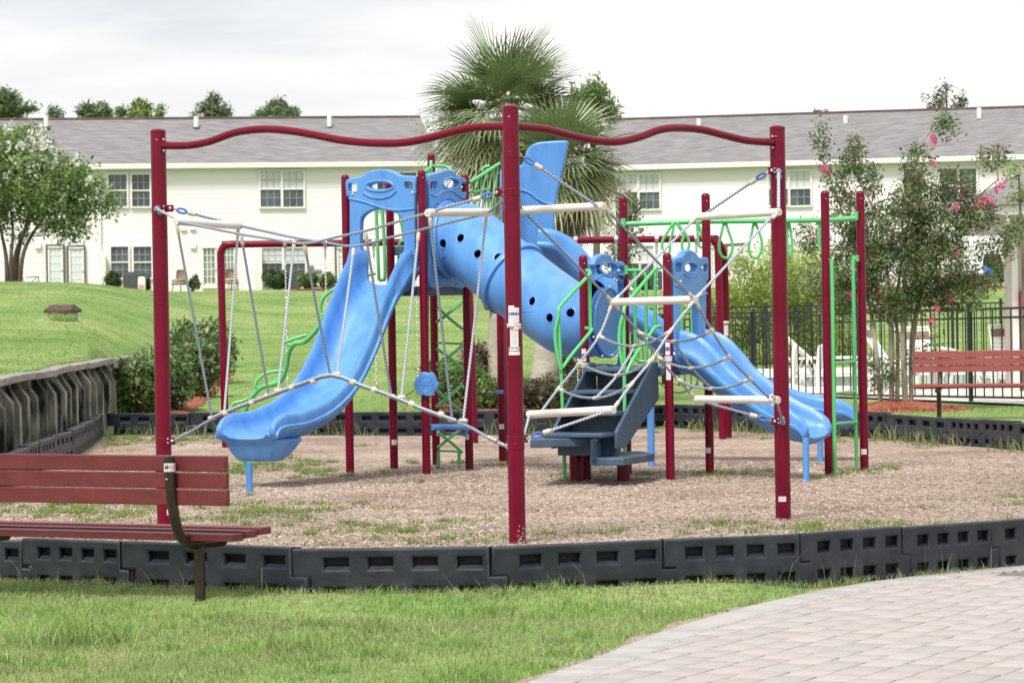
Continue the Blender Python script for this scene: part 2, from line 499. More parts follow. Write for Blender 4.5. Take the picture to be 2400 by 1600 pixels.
        if bevel > 0:
            bv = o.modifiers.new('bevel', 'BEVEL')
            bv.width, bv.segments, bv.limit_method, bv.angle_limit = bevel, 2, 'ANGLE', rad(40)
        if parent:
            o.parent = parent
        else:
            o.location = o0
        return o

def root_origin(o):
    while o.parent:
        o = o.parent
    return Vector(o.location)

def tag(o, label=None, cat=None, group=None, kind=None):
    if label: o['label'] = label
    if cat: o['category'] = cat
    if group: o['group'] = group
    if kind: o['kind'] = kind
    return o
def thing(name, label, cat, loc=(0, 0, 0), group=None):
    o = bpy.data.objects.new(name, None)
    COL.objects.link(o)
    o.location = loc
    o.empty_display_size = 0.2
    return tag(o, label, cat, group)
def copy_tree(o, parent=None):
    c = o.copy(); COL.objects.link(c); c.parent = parent
    for ch in list(o.children):
        copy_tree(ch, c)
    return c

def curve_mesh(outlines, ext, bev=0.0):
    """flat outlines with holes, extruded to a plate with rounded edges; returned as a mesh in x, y with thickness along z"""
    cu = bpy.data.curves.new('outline', 'CURVE')
    cu.dimensions = '2D'; cu.fill_mode = 'BOTH'
    cu.extrude = max(ext / 2 - bev, 0.0); cu.bevel_depth = bev; cu.bevel_resolution = 2; cu.offset = -bev
    for pts in outlines:
        s = cu.splines.new('POLY')
        s.points.add(len(pts) - 1)
        for p, q in zip(s.points, pts):
            p.co = (q[0], q[1], 0, 1)
        s.use_cyclic_u = True
    ob = bpy.data.objects.new('outline', cu)
    COL.objects.link(ob)
    dg = bpy.context.evaluated_depsgraph_get(); dg.update()
    me = bpy.data.meshes.new_from_object(ob.evaluated_get(dg))
    bpy.data.objects.remove(ob); bpy.data.curves.remove(cu)
    return me
def text_mesh(s, size, shear=0.0, ext=0.0):
    cu = bpy.data.curves.new('words', 'FONT')
    cu.body = s; cu.size = size; cu.align_x = 'CENTER'; cu.align_y = 'CENTER'; cu.shear = shear; cu.extrude = ext
    ob = bpy.data.objects.new('words', cu)
    COL.objects.link(ob)
    dg = bpy.context.evaluated_depsgraph_get(); dg.update()
    me = bpy.data.meshes.new_from_object(ob.evaluated_get(dg))
    bpy.data.objects.remove(ob); bpy.data.curves.remove(cu)
    return me
def smooth2(pts, n=4):
    return [(p.x, p.y) for p in catmull([Vector((x, y, 0)) for x, y in pts], n, True)]
def ell(cx, cy, rx, ry, n=24):
    return [(cx + rx * math.cos(2 * math.pi * i / n), cy + ry * math.sin(2 * math.pi * i / n)) for i in range(n)]
def rect(x0, y0, x1, y1, r=4):
    return [(x0 + r, y0), (x1 - r, y0), (x1, y0 + r), (x1, y1 - r), (x1 - r, y1), (x0 + r, y1), (x0, y1 - r), (x0, y0 + r)]

def big_mesh(name, V, faces_flat, sizes, tints, material, parent=None, origin=(0, 0, 0), smooth=False):
    """large meshes (leaves, blades, chips): arrays in, one object out, one tint per face corner via point colours"""
    me = bpy.data.meshes.new(name)
    o0 = np.array(origin, dtype=np.float64)
    V = V - o0
    nl = len(faces_flat)
    me.vertices.add(len(V)); me.vertices.foreach_set('co', V.astype(np.float32).ravel())
    me.loops.add(nl); me.loops.foreach_set('vertex_index', faces_flat.astype(np.int32))
    me.polygons.add(len(sizes))
    starts = np.concatenate(([0], np.cumsum(sizes)[:-1])).astype(np.int32)
    me.polygons.foreach_set('loop_start', starts)
    try:
        me.polygons.foreach_set('loop_total', sizes.astype(np.int32))
    except Exception:
        pass
    if tints is not None:
        a = me.color_attributes.new('tint', 'FLOAT_COLOR', 'POINT')
        c = np.ones((len(V), 4), dtype=np.float32); c[:, :3] = tints
        a.data.foreach_set('color', c.ravel())
    me.update(calc_edges=True)
    me.validate()
    me.materials.append(M[material] if isinstance(material, str) else material)
    if smooth:
        me.polygons.foreach_set('use_smooth', [True] * len(sizes))
    o = bpy.data.objects.new(name, me)
    COL.objects.link(o)
    if parent: o.parent = parent
    else: o.location = origin
    return o

def leaf_arrays(P, size, up=0.35, asp=0.5, jit=0.35):
    """one folded four-cornered leaf per point"""
    n = len(P)
    D = RNG.normal(size=(n, 3)); D /= np.linalg.norm(D, axis=1, keepdims=True)
    Nn = RNG.normal(size=(n, 3)) + np.array([0, -0.2, up * 3]); Nn /= np.linalg.norm(Nn, axis=1, keepdims=True)
    S = np.cross(D, Nn); S /= np.linalg.norm(S, axis=1, keepdims=True) + 1e-9
    Ln = size * (1 + jit * RNG.normal(size=(n, 1))).clip(0.4, 1.8)
    a = P - D * Ln * 0.5
    b = P + S * Ln * asp * 0.5 + D * Ln * 0.05
    c = P + D * Ln * 0.5 - Nn * Ln * 0.12
    d = P - S * Ln * asp * 0.5 + D * Ln * 0.05
    V = np.stack([a, b, c, d], axis=1).reshape(-1, 3)
    F = np.arange(n * 4)
    return V, F, np.full(n, 4)
def pick_tint(n, cols, var=0.18, rep=4):
    cols = np.array(cols, dtype=np.float64)
    c = cols[RNG.integers(0, len(cols), n)] * (1 + var * RNG.normal(size=(n, 1))).clip(0.5, 1.6)
    return np.repeat(c, rep, axis=0)

# ------------------------------------------------------------------ terrain
def sst(a, b, x):
    t = np.clip((x - a) / (b - a), 0, 1)
    return t * t * (3 - 2 * t)
TOPZ = 0.335
front_px = [(-190, 1257), (50, 1261), (281, 1268), (683, 1285), (1150, 1282), (1553, 1265), (1876, 1253), (2114, 1235), (2324, 1219), (2520, 1201)]
front_pts = [G(x, y, TOPZ) for x, y in front_px]
back_px = [(249, 967), (640, 964), (1000, 964), (1260, 961), (1560, 947)]
back_pts = [G(x, y, TOPZ) for x, y in back_px]
right_px = [(1560, 947), (1770, 955), (1974, 963), (2073, 968), (2216, 977), (2375, 987), (2560, 1000)]
right_pts = [G(x, y, TOPZ) for x, y in right_px]
left_pts = [G(x, y, TOPZ) for x, y in ((-40, 1093), (38, 1057), (92, 1034), (127, 1021), (172, 1008), (210, 988))] + [Vector((back_pts[0].x - .03, back_pts[0].y - .1, 0))]
LX, LY = [p.x for p in left_pts], [p.y for p in left_pts]
ring = [(p.x, p.y) for p in front_pts] + [(7.5, 27), (8.2, 34)] + [(p.x, p.y) for p in reversed(right_pts)] + [(p.x, p.y) for p in reversed(back_pts[:-1])] + [(p.x, p.y) for p in reversed(left_pts)] + [(-4.9, 30), (-4.6, 25)]
ring = np.array(ring)
def inside(x, y, poly=ring):
    x, y = np.asarray(x, float), np.asarray(y, float)
    res = np.zeros(x.shape, bool)
    j = len(poly) - 1
    for i in range(len(poly)):
        xi, yi, xj, yj = *poly[i], *poly[j]
        c = ((yi > y) != (yj > y)) & (x < (xj - xi) * (y - yi) / (yj - yi + 1e-12) + xi)
        res ^= c
        j = i
    return res
def edge_dist(x, y, poly=ring, closed=True):
    x, y = np.asarray(x, float), np.asarray(y, float)
    best = np.full(x.shape, 1e9)
    k = len(poly)
    for i in range(k if closed else k - 1):
        ax, ay = poly[i]; bx, by = poly[(i + 1) % k]
        dx, dy = bx - ax, by - ay
        t = np.clip(((x - ax) * dx + (y - ay) * dy) / (dx * dx + dy * dy + 1e-12), 0, 1)
        best = np.minimum(best, np.hypot(x - ax - t * dx, y - ay - t * dy))
    return best
path_px = [(1160, 1640), (1250, 1600), (1400, 1545), (1500, 1505), (1600, 1470), (1700, 1442), (1800, 1416), (2000, 1376), (2200, 1350), (2400, 1331), (2600, 1318), (2900, 1305)]
path_edge = [G(x, y) for x, y in path_px]
path_edge = catmull(path_edge, 8)
pe = np.array([(p.x, p.y) for p in path_edge])
path_poly = np.array([tuple(q) for q in pe] + [(7.5, 17.5), (7.0, 13.0), (-0.4, 13.0)])
def wall_x(y):
    return np.interp(y, [28] + LY + [80], [LX[0] - .15] + [q - .40 for q in LX[:-1]] + [LX[-1] - .22, -6.5])
def T(x, y):
    x, y = np.asarray(x, float), np.asarray(y, float)
    lowl = 0.10 + 2.36 * np.clip((y - 51) / 88, 0, 1) ** 0.92
    lowr = 0.10 + 2.08 * sst(82, 138, y)
    f = sst(-1.5, 4.5, x - 0.02 * (y - 55))
    low = lowl * (1 - f) + lowr * f
    low = low * sst(47.5, 51.5, y) if np.ndim(y) == 0 else np.where(y > 51.5, low, low * sst(47.5, 51.5, y))
    out_r = np.where((~inside(x, y)) & (y > 30) & (x > 0), 0.10 * sst(0.05, 0.6, edge_dist(x, y)), 0)
    e_d = np.where((y > 15) & (y < 26), edge_dist(x, y), 9.0)
    out_f = np.where((~inside(x, y)) & (y < 26), 0.08 * sst(0.02, 0.2, e_d) * (1 - sst(0.25, 1.1, e_d)) * np.where(inside(x, y, path_poly), 0, sst(.05, .5, edge_dist(x, y, pe, False))), 0)
    low = np.maximum(np.maximum(low, out_r), out_f)
    hi = 1.05 + 1.48 * sst(40, 118, y) + 0.045 * np.clip(-6.2 - x, 0, 12) * (1 - sst(90, 125, y))
    bw = 0.12 + np.clip(y - 51, 0, 100) * 0.13
    g = sst(0, 1, (wall_x(y) - 0.06 - x) / bw) * sst(28, 33, y)
    hi = np.where(y > 118, 2.53 - (2.53 - 2.46) * sst(118, 138, y), hi)
    return low * (1 - g) + np.maximum(hi, low) * g
def Tz(x, y):
    return float(T(np.array([x]), np.array([y]))[0])
def GT(px, py):
    """where the view ray meets the terrain"""
    d = ray(px, py)
    for Y in np.arange(30, 170, 0.1):
        p = CAM + d * (Y / d.y)
        if p.z <= Tz(p.x, p.y):
            return p
    return CAM + d * (170 / d.y)
def on_ground(px, Y):
    x = W(px, 700, Y).x
    return Vector((x, Y, Tz(x, Y)))

xs = np.unique(np.concatenate([[-400, -150, -80, -50, -35, -25, -18, -15], np.arange(-13, -7, .5), np.arange(-7, -5, .06), np.arange(-5, 6, .25), np.arange(6, 14, .5), [16, 20, 28, 40, 60, 100, 200, 400]]))
ys = np.unique(np.concatenate([[-30, 0, 10], np.arange(14, 19.5, .5), np.arange(19.5, 24, .1), np.arange(24, 56, .5), np.arange(56, 150, 1.0), [155, 165, 180, 220, 300, 500, 900]]))
gx, gy = np.meshgrid(xs, ys)
gz = T(gx.ravel(), gy.ravel())
V = np.stack([gx.ravel(), gy.ravel(), gz], axis=1)
nx, ny = len(xs), len(ys)
ii, jj = np.meshgrid(np.arange(nx - 1), np.arange(ny - 1))
a = (jj * nx + ii).ravel()
Fq = np.stack([a, a + 1, a + 1 + nx, a + nx], axis=1)
g = big_mesh('ground', V, Fq.ravel(), np.full(len(Fq), 4), None, 'lawn', smooth=True)
tag(g, kind='structure')

mb = MB()
cx, cy = ring[:, 0].mean(), ring[:, 1].mean()
mb.poly([(x + (cx - x) * 0.004, y + (cy - y) * 0.004, 0.006) for x, y in ring])
o = mb.build('playground_surface', 'mulch'); tag(o, kind='structure')

# paved path: bricks laid on a bed, with a course of grey bricks along the grass
mb = MB()
mb.poly([(x, y, 0.004) for x, y in path_poly])
M['sand'] = mat('joint_sand', (0.11, 0.095, 0.085), (0.22, 0.19, 0.165), 20, 0.95)
o = mb.build('path', 'sand'); tag(o, kind='structure')
mb = MB(); secs = []
for k in range(0, len(pe) - 1, 2):
    d = (pe[k + 1] - pe[k]) / np.linalg.norm(pe[k + 1] - pe[k]); nr = np.array([-d[1], d[0]])
    if nr[1] < 0: nr = -nr
    o1 = pe[k] + nr * random.uniform(.03, .13); o2 = pe[k] - nr * .03
    secs.append([(o1[0], o1[1], .009), (o2[0], o2[1], .014)])
mb.loft(secs, False, False); M['soil'] = mat('bare_soil', (.20, .155, .115), (.36, .30, .24), 25, .95, bump=.6); o = mb.build('soil', 'soil', fix=False); tag(o, kind='structure')
PV, PT = [], []
def brick(c, ux, lx, ly, col, z):
    uy = np.array([-ux[1], ux[0]])
    k = []
    for s, zz_, ins in ((1, z - 0.02, 0.0), (1, z - 0.004, 0.0), (1, z, 0.005)):
        for sx_, sy_ in ((-1, -1), (1, -1), (1, 1), (-1, 1)):
            q = c + ux * sx_ * (lx / 2 - ins) + uy * sy_ * (ly / 2 - ins)
            k.append((q[0], q[1], zz_ + random.uniform(-.0008, .0008)))
    PV.extend(k); PT.extend([col] * 12)
th = rad(64)
U1 = np.array([math.cos(th), math.sin(th)]); U2 = np.array([-U1[1], U1[0]])
bw_, bl_ = 0.20, 0.34
c0 = np.array([3.0, 16.0])
for i in range(-28, 26):
    for j in range(-18, 16):
        c = c0 + U2 * i * bw_ + U1 * (j + (0.5 if i % 2 else 0)) * bl_
        if c[1] < 13.2 or c[0] > 6.6 or not inside(c[0], c[1], path_poly): continue
        if edge_dist(c[0], c[1], pe, False) < 0.12: continue
        base = np.array(random.choice([(0.372, 0.342, 0.332), (0.384, 0.355, 0.343), (0.362, 0.338, 0.331), (0.388, 0.350, 0.335)])) * random.uniform(.94, 1.05)
        brick(c, U1, bl_ - 0.014, bw_ - 0.012, tuple(base), 0.018 + random.uniform(-.0015, .0015))
acc = 0.0
for k in range(len(pe) - 1):
    a, b = pe[k], pe[k + 1]
    ln = np.linalg.norm(b - a); d = (b - a) / ln
    t = (-acc) % 0.115
    while t < ln:
        nrm = np.array([d[1], -d[0]])
        c = a + d * t + nrm * 0.125
        v = random.uniform(.9, 1.1)
        brick(c, d, 0.102, 0.22, (0.365 * v, 0.352 * v, 0.348 * v), 0.0225)
        t += 0.115
    acc += ln
PV = np.array(PV); nb = len(PV) // 12
fb = []
for q in ((0, 1, 5, 4), (1, 2, 6, 5), (2, 3, 7, 6), (3, 0, 4, 7), (4, 5, 9, 8), (5, 6, 10, 9), (6, 7, 11, 10), (7, 4, 8, 11), (8, 9, 10, 11)):
    fb.append(q)
fb = np.array(fb)
FF = (np.arange(nb)[:, None, None] * 12 + fb[None]).reshape(-1)
o = big_mesh('path_pavers', PV, FF, np.full(nb * 9, 4), np.array(PT), 'paver'); tag(o, kind='structure')
_t = M['paver'].node_tree; _b = _t.nodes['Principled BSDF']
_tc = N(_t, 'ShaderNodeTexCoord'); _n = N(_t, 'ShaderNodeTexNoise', Scale=9.0, Detail=8.0, Roughness=0.75)
_t.links.new(_tc.outputs['Object'], _n.inputs['Vector'])
_r = N(_t, 'ShaderNodeValToRGB'); _r.color_ramp.elements[0].color = (.72, .72, .73, 1); _r.color_ramp.elements[1].color = (1.2, 1.2, 1.2, 1)
_t.links.new(_n.outputs['Fac'], _r.inputs[0])
_m = N(_t, 'ShaderNodeMixRGB', blend_type='MULTIPLY'); _m.inputs[0].default_value = 1.0
_a = [n for n in _t.nodes if n.type == 'ATTRIBUTE'][0]
_t.links.new(_a.outputs['Color'], _m.inputs[1]); _t.links.new(_r.outputs[0], _m.inputs[2]); _t.links.new(_m.outputs[0], _b.inputs['Base Color'])
_n2 = N(_t, 'ShaderNodeTexNoise', Scale=160.0, Detail=4.0); _t.links.new(_tc.outputs['Object'], _n2.inputs['Vector'])
_bp = N(_t, 'ShaderNodeBump', Strength=0.35, Distance=0.004); _t.links.new(_n2.outputs['Fac'], _bp.inputs['Height']); _t.links.new(_bp.outputs[0], _b.inputs['Normal'])

# pool terrace behind the fence
mb = MB()
fA, fB = W(1500, 940, 65.5), W(2276, 944, 53.6)
fdir = Vector((fB.x - fA.x, fB.y - fA.y, 0)).normalized()
q = [fA + fdir * (-2.0), fB + fdir * 6.0]
mb.poly([(q[0].x, q[0].y - .25, .135), (q[1].x, q[1].y - .25, .135), (16, 81, .135), (3.2, 81, .135)])
o = mb.build('pool_terrace', 'concrete'); tag(o, kind='structure')
mb = MB()
mb.poly([(5.6, 64.5, .142), (9.5, 64.5, .142), (9.5, 71.5, .142), (5.0, 71.5, .142)])
o = mb.build('pool_water', 'water'); tag(o, kind='structure')

# ------------------------------------------------------------------ border timbers around the playground
BL, BH, BT = 1.20, 0.335, 0.11
def timber_mesh():
    mid = 0.155
    outl = [(0.005, BH), (BL - .005, BH), (BL - .005, mid), (BL + .10, mid), (BL + .10, 0), (.105, 0), (.105, mid), (.005, mid)]
    holes = []
    for k in range(4):
        x0 = 0.20 + k * 0.268
        holes.append([(x0, .205), (x0 + .145, .205), (x0 + .145, .275), (x0, .275)])
        holes.append([(x0, .035), (x0 + .145, .035), (x0 + .145, .095), (x0, .095)])
    mbt = MB()
    me = curve_mesh([outl] + holes, 0.056, 0.016)
    mbt.mesh(me, lambda v: (v.x, 0.025 - v.z, v.y))
    me = curve_mesh([[(x * .998 + .001, y - .004) for x, y in outl]], 0.056, 0.010)
    mbt.mesh(me, lambda v: (v.x, 0.080 - v.z, v.y), 0)
    for k in range(4):
        x0 = 0.20 + k * 0.268
        for z0, z1 in ((.205, .235), (.035, .060)):
            mbt.poly([(x0 - .004, .006, z0 - .003), (x0 + .149, .006, z0 - .003), (x0 + .135, .051, z1), (x0 + .012, .051, z1)], 0)
        for z0, z1 in ((.203, .277), (.033, .097)):
            mbt.poly([(x0 - .004, .0505, z0), (x0 + .149, .0505, z0), (x0 + .149, .0505, z1), (x0 - .004, .0505, z1)], 1)
    return mbt
timber = timber_mesh().build('border_timber', ['border', 'border_in'], origin=(0, 0, 0), fix=False)
TIMBERS = []
def place_timber(a, b, label, group, z=0.0):
    global timber
    o = timber if not TIMBERS else timber.copy()
    if TIMBERS: COL.objects.link(o)
    d = Vector((b.x - a.x, b.y - a.y, 0))
    o.location = (a.x, a.y, z + random.uniform(-.012, .010))
    o.rotation_euler = (random.uniform(-.03, .03), random.uniform(-.006, .006), math.atan2(d.y, d.x))
    o.scale = (d.length / BL, 1, 1)
    tag(o, label, 'border timber', group)
    TIMBERS.append(o)
ORD = 'first second third fourth fifth sixth seventh eighth ninth tenth eleventh twelfth thirteenth fourteenth fifteenth sixteenth'.split()
flabels = ['black border timber under the seat end at the left picture edge', 'black border timber just below the front bench seat',
           'black border timber behind the front bench leg', 'black border timber in the front row, its top lowest, left of the centre post joint',
           'black scratched border timber right at the foot of the centre post', 'black border timber with a tuft of dry weeds at its left joint',
           'black border timber in front of the right net post', 'black border timber with a small round-leaved weed at its left joint',
           'black border timber cut by the right picture edge in the front row']
flabels[3] = 'black border timber in the front row between front bench leg and centre post'
for i in range(len(front_pts) - 1):
    place_timber(front_pts[i], front_pts[i + 1], flabels[i], 'border timbers along the front of the playground', 0.0)
def run(pts, labelf, group):
    k = 0
    for a, b in zip(pts[:-1], pts[1:]):
        n = max(1, round((Vector((b.x, b.y, 0)) - Vector((a.x, a.y, 0))).length / 1.2))
        for j in range(n):
            place_timber(a.lerp(b, j / n), a.lerp(b, (j + 1) / n), labelf(k), group); k += 1
run(left_pts, lambda k: f'{ORD[k]} border timber along the timber retaining wall, counted from the near end', 'border timbers along the retaining wall')
run(back_pts, lambda k: f'{ORD[k]} border timber of the back row, counted from the retaining wall corner', 'border timbers along the back of the playground')
run(right_pts, lambda k: f'{ORD[k]} border timber in the row before the pool fence, counted from the slides outward', 'border timbers before the pool fence')

# ------------------------------------------------------------------ rope climber (three tall posts)
C0, L0, R0 = G(1213, 1274), G(387, 1244), G(1836, 1218)
for p in (C0, L0, R0): p.z = 0
rc = thing('rope_climber', 'tall maroon three-post climber with wavy top bars and rope nets on white spreader bars', 'rope climber', C0)
def dome_post(mbx, p, r, h, flat=False):
    top = [(r, h - .03), (r * 1.02, h - .03), (r * 1.02, h - .012), (r * .8, h - .002), (r * .4, h + .004), (0, h + .006)] if flat else \
          [(r, h - r), (r * 1.03, h - r), (r * 1.03, h - r * .75), (r * .92, h - r * .4), (r * .7, h - r * .16), (r * .38, h - r * .03), (0, h)]
    mbx.lathe((p.x, p.y, 0), [(r, -.05)] + top, 28)
def wrap(mbx, me, p, r, z, ang0, mi):
    """flat mesh (x, y) laid round the post at p, centred on direction ang0 (0 = towards the camera)"""
    b0 = math.atan2(-p.y, -p.x) + ang0
    mbx.mesh(me, lambda v: (p.x + r * math.cos(b0 + v.x / r), p.y + r * math.sin(b0 + v.x / r), z + v.y), mi)
def patch(mbx, p, r, z0, z1, x0, x1, ang0, mi, n=8):
    b0 = math.atan2(-p.y, -p.x) + ang0
    secs = []
    for z in (z0, z1):
        secs.append([(p.x + r * math.cos(b0 + (x0 + (x1 - x0) * i / n) / r), p.y + r * math.sin(b0 + (x0 + (x1 - x0) * i / n) / r), z) for i in range(n + 1)])
    mbx.loft(secs, False, False, mi)
posts = {}
for key, p, h in (('c', C0, 3.295), ('l', L0, 3.27), ('r', R0, 3.22)):
    mb = MB(); dome_post(mb, p, 0.0635, h, True)
    mb2 = mb
    posts[key] = mb.build('post', 'maroon', rc)
    mb = MB()   # small set screw under the cap
    q = (CAM - p); q.z = 0; q.normalize()
    mb.ball(p + q * 0.062 + Vector((-.012, 0, h - .09)), 0.007)
    mb.build('screw', 'steel', posts[key])
# instruction stickers on the centre post
def zc(py): return hit(1200, py, (C0.x - 1, C0.y - .0635), (C0.x + 1, C0.y - .0635)).z
S = ['sticker_white', 'ink_blue', 'ink_grey', 'ink_orange', 'ink_black']
r1, r2 = 0.0642, 0.0648
mb = MB()
z0, z1, z2 = zc(757), zc(721), zc(716)
patch(mb, C0, r1, z0, z1, -.043, .043, 0, 0); patch(mb, C0, r1, z1, z2, -.043, .004, 0, 0)
za, zb = zc(739.5), zc(732)
patch(mb, C0, r2, za, zb, -.040, .040, 0, 1)
wrap(mb, text_mesh('5-12', 0.040), C0, r2 + .0005, (za + zb) / 2 - .001, 0, 0)
wrap(mb, text_mesh('CHILDREN', 0.0155), C0, r2, zc(727), 0, 2)
wrap(mb, text_mesh('FOR', 0.0135), C0, r2, zc(722), -.25, 2)
wrap(mb, text_mesh('YEARS OLD', 0.0135), C0, r2, zc(744), 0, 2)
for k in range(2): patch(mb, C0, r2, zc(748 + k * 3.6) - .0015, zc(748 + k * 3.6) + .0015, -.028, .028, 0, 2)
mb.build('age_sticker', S, posts['c'], fix=False)
mb = MB()
z0, z1 = zc(770.5), zc(758)
patch(mb, C0, r1 + .0004, z0, z1, -.004, .062, 0, 0); patch(mb, C0, r1 + .0004, zc(767.5), z1, -.062, -.004, 0, 0)
wrap(mb, text_mesh('GameTime', 0.030, 0.25), C0, r2 + .0005, (z0 + z1) / 2 - .001, 0, 1)
mb.build('maker_sticker', S, posts['c'], fix=False)
mb = MB()
z0, z1 = zc(813), zc(771)
patch(mb, C0, r1, z0, z1, -.031, .034, 0, 0)
patch(mb, C0, r2, zc(776), zc(772.7), -.026, .029, 0, 3)
for k in range(12):
    zk = zc(780 + k * 2.5); patch(mb, C0, r2, zk - .0012, zk + .0012, -.024, .026 - .006 * random.random(), 0, 2)
mb.build('warning_sticker', S, posts['c'], fix=False)
mb = MB()
z0, z1 = zc(832), zc(813.6)
patch(mb, C0, r1 + .0004, z0, z1, -.045, .045, 0, 0)
patch(mb, C0, r2, zc(823.8), zc(814.8), -.043, .043, 0, 4)
patch(mb, C0, r2 + .0004, zc(822), zc(816), -.037, .037, 0, 0)
patch(mb, C0, r2 + .0008, zc(818.4), zc(817.4), -.025, .0, 0, 4); patch(mb, C0, r2 + .0008, zc(818.2), zc(817.2), .012, .032, 0, 4)
mb.build('caution_sticker', S, posts['c'], fix=False)
for key, p, px, py, w_, h_, a0 in (('r', R0, 1827, 1168, .066, .042, -.1), ('l', L0, 396, 1199, .03, .044, .5)):
    mb = MB(); z = hit(px, py, (p.x - 1, p.y), (p.x + 1, p.y)).z
    patch(mb, p, r1, z - h_ / 2, z + h_ / 2, -w_ / 2, w_ / 2, a0, 0)
    for k in range(2): patch(mb, p, r2, z - .006 + k * .010, z - .002 + k * .010, -w_ * .36, w_ * .3, a0, 2)
    mb.build('sticker', S, posts[key], fix=False)
# chipped paint near the foot of the centre post
mb = MB()
for k in range(46):
    zz0 = abs(random.gauss(0, .055)) + .004
    patch(mb, C0, 0.06385, zz0, zz0 + random.uniform(.003, .016), (xx := random.uniform(-.03, .05)), xx + random.uniform(.002, .008), .35, 0, 2)
mb.build('chipped_paint', 'scuff', posts['c'], fix=False)['kind'] = 'stuff'

# wavy top bars
bl = [(378, 341), (439, 341), (490, 332), (551, 311), (612, 303), (673, 306), (735, 316), (796, 328), (867, 335), (939, 335), (1000, 325), (1061, 309), (1112, 299), (1195, 296)]
br = [(1195, 296), (1276, 303), (1337, 318), (1398, 330), (1449, 332), (1500, 321), (1541, 306), (1582, 300), (1643, 304), (1704, 319), (1755, 330), (1826, 334)]
for pts, A, B in ((bl, L0, C0), (br, C0, R0)):
    path = catmull([hit(x, y, A, B) for x, y in pts], 5)
    MB().tube(path, 0.0315, 16).build('wavy_bar', 'maroon', rc)
    for P in (A, B):
        end = path[0] if P is A else path[-1]
        s = (Vector((B.x - A.x, B.y - A.y, 0)).normalized()) * (1 if P is A else -1)
        mb = MB()
        for dz in (-.045, .045):
            mb.ball(Vector((P.x, P.y, end.z + dz)) + s * .062 + Vector((0, -.02, 0)), .011)
        mb.build('bolt', 'steel', rc)

def rope(name, pts, A=None, B=None, off=0.0, r=0.0105, m_='rope', n=4, parent=None):
    path = [p if isinstance(p, Vector) else hit(p[0], p[1], A, B, off) for p in pts]
    path = catmull(path, n) if len(path) > 2 else path
    return MB().tube(path, r, 8, uv=True).build(name, m_, parent or rc, fix=False)
def knot(pts, r=0.017, ln=0.045, name='ferrule', m_='ferrule'):
    """short moulded sleeves: list of (point, direction)"""
    for p, d in pts:
        mb_ = MB()
        d = d.normalized()
        mb_.tube([p - d * ln / 2, p - d * ln * .35, p + d * ln * .35, p + d * ln / 2], [r * .75, r, r, r * .75], 10)
        mb_.build(name, m_, rc)
def clamp(p, z, direction, long=0.085):
    """maroon collar with a tongue, two bolts, a shackle eye and a thimble towards the rope"""
    d = Vector((direction.x, direction.y, 0)).normalized()
    c = Vector((p.x, p.y, z))
    mb_ = MB()
    mb_.lathe((p.x, p.y, z - .033), [(.0638, .006), (.0655, .008), (.0655, .058), (.0638, .060)], 24)
    mb_.bar(c + d * .055, c + d * (.065 + long), .016, .056)
    cl_ = mb_.build('clamp', 'maroon', rc, bevel=.006)
    mb_ = MB()
    side = Vector((-d.y, d.x, 0))
    if side.y > 0: side = -side
    for dz in (-.016, .016):
        mb_.ball(c + d * .066 + side * .018 + Vector((0, 0, dz)), .0095)
    mb_.ball(c + d * (.045 + long) + side * .012, .016)
    mb_.build('bolt', 'steel', cl_)
    return c + d * (.05 + long), cl_
def shackle(p, q):
    """from the eye at p towards q: metal link, blue thimble loop and cream crimp"""
    d = (q - p).normalized()
    s = d.cross(Vector((0, 1, 0))).normalized()
    mb_ = MB()
    mb_.tube([p, p + d * .05], .0075, 8)
    mb_.build('shackle', 'brass', rc)
    mb_ = MB()
    c = p + d * .085
    lp = [c + d * .040 * math.cos(a) + s * .017 * math.sin(a) for a in [2 * math.pi * i / 16 for i in range(16)]]
    mb_.tube(lp, .0095, 8, closed=True)
    mb_.build('thimble', 'thimble', rc)
    mb_ = MB(); mb_.tube([p + d * .135, p + d * .14, p + d * .195, p + d * .20], [.015, .02, .02, .014], 10)
    mb_.build('crimp', 'ferrule', rc)
    return p + d * .17
def spreader(a, b, r=0.031):
    d = (b - a).normalized()
    mb_ = MB()
    mb_.tube([a - d * .012, a, b, b + d * .012], [r * .93, r, r, r * .93], 18)
    for e in (a, b):      # dark hollow end
        pass
    o_ = mb_.build('spreader_bar', 'white_pipe', rc)
    mb_ = MB()
    for e, s in ((a, -1), (b, 1)):
        mb_.lathe(e + d * s * .0125, [(r * .55, 0), (r * .55, .001)], 14, axis=d * s)
    mb_.build('end_cap', 'ferrule', o_)
    return a, b

# left bay: rope bridge
A, B, NR, FR = L0, C0, -0.42, 0.42
ua = Vector((B.x - A.x, B.y - A.y, 0)).normalized()
n1a, n1b = spreader(hit(413, 519, A, B, NR), hit(561, 529, A, B, FR))
n2a, n2b = spreader(hit(1004, 499, A, B, NR), hit(1145, 498, A, B, FR))
near = [(413, 519), (500, 536), (566, 549), (640, 561), (714, 571), (786, 556), (857, 541), (930, 520), (1004, 499)]
far = [(561, 529), (630, 544), (690, 557), (760, 568), (829, 577), (905, 559), (981, 540), (1060, 520), (1145, 500)]
rope('hand_rope', near, A, B, NR, n=3); rope('hand_rope', far, A, B, FR, n=3)
foot = [(412, 1030), (440, 1015), (498, 981), (560, 955), (634, 928), (705, 902), (777, 881), (850, 906), (920, 931), (990, 960), (1070, 988), (1110, 1005), (1160, 1035), (1186, 1045)]
rope('foot_rope', foot, A, B, 0, r=.012, n=3)
fp = [hit(x, y, A, B, 0) for x, y in foot[2:11]]
rope('foot_rope', [p + Vector((0, -.028, .012)) for p in fp], r=.011, n=3, m_='rope_pale')
